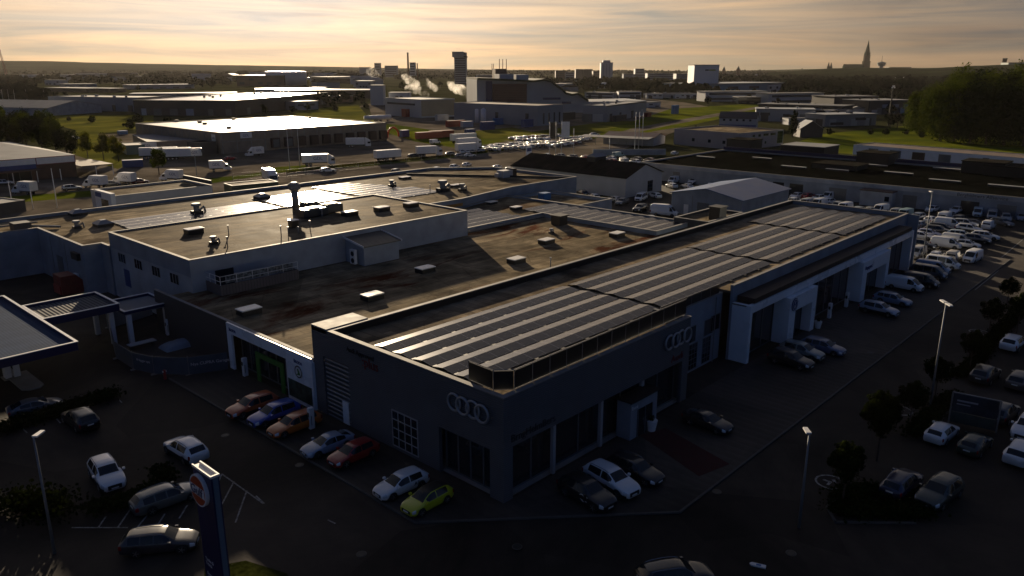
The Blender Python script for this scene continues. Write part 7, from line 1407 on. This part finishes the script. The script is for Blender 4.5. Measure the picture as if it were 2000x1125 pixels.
t, L, ro = gable_building('black_gabled_house', 'black gabled house with a pale roof slope at the edge of the field', 'house', at(1562, 268), at(1606, 268), 9, 4.0, 7.4, M_fard, M_farg, along='y')
# cathedral
p = at(1689, 146); hc = zof(1691, 77, p); t = thing('cathedral', 'dark cathedral with one very tall pointed spire on the ridge', 'church', (p.x, p.y, 0), R(-48)); hb = hc * .62
M_farb = mat('church_stone', (.045, .04, .036), .9, 0, .1, .05, spec=0); b = MB(); b.box(-13, 13, -13, 13, 0, hc * .4); b.box(-10.5, 10.5, -10.5, 10.5, hc * .4, hb * .9); b.build('tower', M_farb, t); b = MB(); b.add([(-9.5, -9.5, hb * .9), (9.5, -9.5, hb * .9), (9.5, 9.5, hb * .9), (-9.5, 9.5, hb * .9), (0, 0, hc)], [(0, 1, 4), (1, 2, 4), (2, 3, 4), (3, 0, 4), (3, 2, 1, 0)]); b.build('spire', mat('copper_green_roof', (.02, .032, .028), .9, 0, .1, .05, spec=0), t)
for sx in (-9, 9):
    for sy in (-9, 9): b = MB(); b.cyl((sx, sy, hb * .8), (sx, sy, hb * 1.1), 2, .2, 6); b.build('pinnacle', M_farb, t)
b = MB(); b.box(-98, -13.1, -12, 12, 0, hc * .24); b.sidex([(-12, hc * .24), (12, hc * .24), (0, hc * .31)], -98, -13.1); b.build('nave', mat('copper_green_roof', (.02, .032, .028)), t)
for k, (px, top, w_, m, lab) in enumerate([(1616, 120, 7, M_farb, 'left of two tiny dark spires before the cathedral'), (1621, 121, 7, M_farb, 'right of two tiny dark spires before the cathedral'), (1413, 129, 8, M_brick, 'small dark spire right of the white factory tower'), (1441, 128, 10, M_brick, 'larger dark spire on the wooded skyline')]):
    p = at(px, 150); h = zof(px, top, p); t = thing('church_spire', lab, 'spire', (p.x, p.y, 0)); b = MB(); b.box(-w_ / 2, w_ / 2, -w_ / 2, w_ / 2, 0, h * .7); b.build('tower', m, t); b = MB(); b.cyl((0, 0, h * .7), (0, 0, h), w_ * .6, .1, 4); b.build('spire', M_fard, t)
p = at(1719, 146); h = zof(1719, 122, p); t = thing('water_tower', 'pale green flared water tower with an aerial on the ridge', 'water tower', (p.x, p.y, 0)); b = MB(); b.cyl((0, 0, 0), (0, 0, h - 14), 9, 9, 14); b.build('shaft', M_farg, t); b = MB(); b.cyl((0, 0, h - 14), (0, 0, h), 15, 19, 18); b.cyl((0, 0, h), (0, 0, h + 5), 17, 3, 18); b.build('bowl', mat('pale_green_wall', (.14, .20, .20), .6, 0, 0), t); b = MB(); b.cyl((0, 0, h + 5), (0, 0, h + 30), .8, n=5); b.build('aerial', M_fard, t)
chimney(1957, 150, 113, 7, 7, M_farb, 'brown tower above the wood at the right edge'); fb('hill_block', 'dark green block on the ridge at the right edge', 'building', (1965, 152), (2010, 152), 122, 40, mat('pale_green_wall', (.14, .20, .20)), M_fard)
fb('hill_block', 'long dark flat block on the ridge right of the water tower', 'building', (1735, 148), (1778, 148), 131, 30, M_fard, M_fard)

# ---- far woods: crowns nobody could count
ico = []
def ico_pts(r):
    t_ = (1 + 5 ** .5) / 2; v = [Vector(q).normalized() for q in [(-1, t_, 0), (1, t_, 0), (-1, -t_, 0), (1, -t_, 0), (0, -1, t_), (0, 1, t_), (0, -1, -t_), (0, 1, -t_), (t_, 0, -1), (t_, 0, 1), (-t_, 0, -1), (-t_, 0, 1)]]
    f = [(0, 11, 5), (0, 5, 1), (0, 1, 7), (0, 7, 10), (0, 10, 11), (1, 5, 9), (5, 11, 4), (11, 10, 2), (10, 7, 6), (7, 1, 8), (3, 9, 4), (3, 4, 2), (3, 2, 6), (3, 6, 8), (3, 8, 9), (4, 9, 5), (2, 4, 11), (6, 2, 10), (8, 6, 7), (9, 8, 1)]
    return v, f
IV, IF = ico_pts(1)
def wood(label, poly, n, h, m, seed, name='far_woodland'):
    """many small clumpy crowns scattered between picture columns/rows given as (px0, py0, px1, py1) boxes"""
    r = random.Random(seed); b = MB(); tot = sum((q[2] - q[0]) * (q[3] - q[1]) for q in poly)
    for x0, y0, x1, y1 in poly:
        for i in range(max(3, int(n * (x1 - x0) * (y1 - y0) / tot))):
            p = at(r.uniform(x0, x1), r.uniform(y0, y1)); sc_ = h * r.uniform(.6, 1.25)
            for k_ in range(3):
                o = Vector((r.gauss(0, .32), r.gauss(0, .32), r.uniform(.25, .8))) * sc_; s = sc_ * r.uniform(.28, .46); ro = Matrix.Rotation(r.uniform(0, 6), 3, 'Z')
                b.add([p + o + (ro @ v) * s * r.uniform(.75, 1.25) for v in IV], IF)
    o = b.build(name, m); return tag(o, label, 'woodland', kind='stuff')
W1 = mat('far_leaf_brown', (.030, .030, .013), .95, 0, .5, .03, spec=0); W2 = mat('far_leaf_green', (.034, .044, .013), .95, 0, .5, .03, spec=0); W3 = mat('far_leaf_dark', (.014, .018, .009), .95, 0, .5, .04, spec=0)
wood('hazy woodland at the foot of the hills across the plain', [(-40, 138.5, 700, 146), (700, 141, 1560, 147), (300, 146, 700, 152)], 2400, 15, W1, 1)
wood('dark woods between the town and the industrial estate', [(0, 146, 70, 172), (70, 150, 460, 163), (620, 146, 900, 156), (1070, 160, 1400, 168), (1120, 168, 1350, 176), (1200, 176, 1400, 190)], 900, 11, W1, 2)
wood('dark wooded suburb below the church ridge', [(1400, 143, 2000, 152), (1400, 152, 2000, 166), (1530, 166, 1790, 186)], 2000, 12, W3, 3)
wood('broad dark tree clump behind the flagpoles on the left', [(0, 168, 62, 188), (0, 188, 90, 204)], 120, 10, W3, 4)
wood('tree belts threading between the far halls and houses', [(905, 150, 1080, 158), (1380, 188, 1470, 193), (1440, 199, 1500, 202), (1610, 196, 1760, 204), (1530, 182, 1790, 192), (240, 160, 450, 166), (560, 196, 720, 200), (1000, 190, 1120, 196)], 420, 8, W3, 6)
wood('trees on the wooded ridge along the right skyline', [(1560, 138.5, 2000, 141)], 260, 18, W3, 5)
for k, (px, py, h_, m) in enumerate([(305, 170, 17, W3), (322, 170, 17, W3), (280, 168, 15, W3), (195, 160, 13, W3), (85, 160, 13, W3), (375, 172, 13, W1), (395, 172, 15, W1), (415, 172, 14, W1), (640, 207, 12, W2), (625, 207, 13, W2), (650, 212, 8, W2), (706, 203, 13, W2), (518, 228, 9, W2), (600, 217, 7, W2), (795, 175, 15, W2), (785, 176, 14, W2), (840, 172, 14, W3), (860, 172, 12, W3), (915, 172, 17, W2), (925, 174, 16, W2), (1205, 168, 18, W3), (1215, 168, 15, W3), (1292, 178, 13, W3), (1348, 184, 10, W3), (1382, 206, 10, W3), (1410, 178, 14, W3), (1420, 178, 15, W3), (1433, 178, 12, W3), (1535, 182, 11, W3), (1565, 186, 12, W3), (1572, 190, 13, W2), (1620, 190, 14, W3), (1660, 188, 15, W3), (1518, 206, 7, W3), (1738, 250, 9, W3), (1752, 250, 9, W3), (1740, 232, 10, W3), (112, 200, 11, W3), (130, 196, 10, W3), (228, 176, 9, W3), (270, 178, 9, W3), (560, 205, 8, W2)]):
    r = random.Random(k); p = at(px, py); t = thing('far_tree', 'dark round tree far off, ' + ('left of the freight roof line' if px < 500 else 'between the freight roof and the factory' if px < 760 else 'among the steam and chimneys' if px < 950 else 'before the town blocks' if px < 1400 else 'in the estate below the church'), 'tree', (p.x, p.y, 0), 0, 'far trees, ' + ('left' if px < 500 else 'meadow' if px < 760 else 'steam' if px < 950 else 'town' if px < 1400 else 'church'))
    b = crown(520, h_ * .42, h_ * .42, h_ * .56, h_ * .055, k + 50, 9); b.build('crown', m, t); b = MB(); b.cyl((0, 0, 0), (0, 0, h_ * .4), h_ * .03, n=6); b.build('trunk', M_bark, t)
# small far buildings scattered in the haze
r = random.Random(5); HB = [MB().box(-1, 1, -.6, .6, 0, 1).mesh('wall', M_farw), MB().box(-1, 1, -.6, .6, 0, 1).mesh('wall', M_farg), MB().box(-1, 1, -.6, .6, 0, 1).mesh('wall', M_farb)]
HR = [MB().sidex([(-.68, 1.003), (.68, 1.003), (0, 1.45)], -1.05, 1.05).mesh('roof', mm) for mm in (M_sheetg, M_farb, M_fard)]; HF = MB().box(-1.02, 1.02, -.62, .62, 1.003, 1.06).mesh('roof', M_glare)
for zone, n, (x0, y0, x1, y1), sz in [('the hills and the left industrial halls', 34, (60, 146, 690, 158), (10, 26)), ('the chimneys and the factory', 16, (600, 150, 740, 172), (12, 26)), ('the town blocks and the plant', 14, (1060, 158, 1400, 178), (9, 18)), ('the dark suburb below the cathedral', 44, (1405, 146, 1790, 168), (8, 16)), ('the meadow edge and the black halls', 12, (1540, 210, 1700, 250), (5, 10))]:
    for i in range(n):
        p = at(r.uniform(x0, x1), r.uniform(y0, y1)); s = r.uniform(*sz); t = thing('far_house', 'small far building scattered between ' + zone if 'and' in zone else 'small far building scattered in ' + zone, 'house', (p.x, p.y, 0), r.uniform(-.8, .8), 'far buildings, ' + zone); t.scale = (s, s, s * .5)
        k = r.randrange(3); link('wall', HB[k], t); link('roof', HF if r.random() < .35 else HR[k], t)

# ---- steam drifting from the factory
def steam(label, pts_, dens):
    b = MB(); r = random.Random(len(label))
    for px, py, rad in pts_:
        g_ = at(px, 205, 0) if px < 880 else at(px, 200, 0); c = Vector((g_.x, g_.y, zof(px, py, g_))); rr = 1.75 * rad * (g_.length / 1580.0); vs = []
        for i in range(9):
            for j in range(12): e = math.pi * i / 8; a_ = 2 * math.pi * j / 12; d = Vector((math.sin(e) * math.cos(a_), math.sin(e) * math.sin(a_), math.cos(e))); vs.append(c + d * rr * (1 + .3 * noise.noise(d * 2 + Vector((px, 0, 0)))))
        fs = [((i + 1) * 12 + j, (i + 1) * 12 + (j + 1) % 12, i * 12 + (j + 1) % 12, i * 12 + j) for i in range(8) for j in range(12)]; b.add(vs, fs)
    if 'steam_volume' not in MATS:
        m = bpy.data.materials.new('steam_volume'); MATS['steam_volume'] = m; m.use_nodes = True; n_ = m.node_tree.nodes; l_ = m.node_tree.links; n_.remove(n_['Principled BSDF']); v = n_.new('ShaderNodeVolumePrincipled'); v.inputs['Color'].default_value = (.95, .93, .9, 1); v.inputs['Anisotropy'].default_value = .55
        g_ = n_.new('ShaderNodeNewGeometry'); nz_ = n_.new('ShaderNodeTexNoise'); nz_.inputs['Scale'].default_value = .11; nz_.inputs['Detail'].default_value = 6; l_.new(g_.outputs['Position'], nz_.inputs['Vector']); mr = n_.new('ShaderNodeMapRange'); mr.inputs['From Min'].default_value = .38; mr.inputs['From Max'].default_value = .66; mr.inputs['To Max'].default_value = dens; l_.new(nz_.outputs['Fac'], mr.inputs['Value']); l_.new(mr.outputs[0], v.inputs['Density']); l_.new(v.outputs[0], n_['Material Output'].inputs['Volume'])
    o = b.build('steam_plume', MATS['steam_volume']); return tag(o, label, 'steam', 'steam plumes', 'stuff')
steam('lit steam puff left of the tall brick chimney', [(738, 147, 4), (732, 143, 5), (727, 139, 5)], .055)
steam('long ragged steam trail in front of the chimneys', [(816, 163, 4), (808, 160, 5), (800, 156, 5), (795, 151, 4), (790, 149, 3)], .055)
steam('steam puffs rising just behind the factory roof', [(836, 184, 2.5), (830, 180, 4), (823, 177, 5), (812, 175, 5), (804, 172, 5), (796, 171, 3)], .055)
steam('two steam puffs right of the short chimney', [(850, 172, 4), (845, 168, 4), (838, 163, 4), (834, 157, 3)], .055)
steam('wide steam cloud between the tower and the plant', [(910, 179, 4), (902, 175, 6), (893, 173, 6), (884, 168, 5), (878, 163, 3)], .055)
steam('small steam puff over the plant base roof', [(924, 199, 2.5), (920, 194, 4), (917, 188, 4)], .055)
# ---- haze
hb = MB(); hb.box(-3000, 9000, -5000, 9500, -1.5, 150); hz_ = bpy.data.materials.new('haze_air'); hz_.use_nodes = True; n_ = hz_.node_tree.nodes; n_.remove(n_['Principled BSDF']); v = n_.new('ShaderNodeVolumePrincipled'); v.inputs['Color'].default_value = (.92, .86, .80, 1); v.inputs['Density'].default_value = .000013; v.inputs['Anisotropy'].default_value = .3; hz_.node_tree.links.new(v.outputs[0], n_['Material Output'].inputs['Volume'])
tag(hb.build('haze', hz_), None, None, kind='stuff')
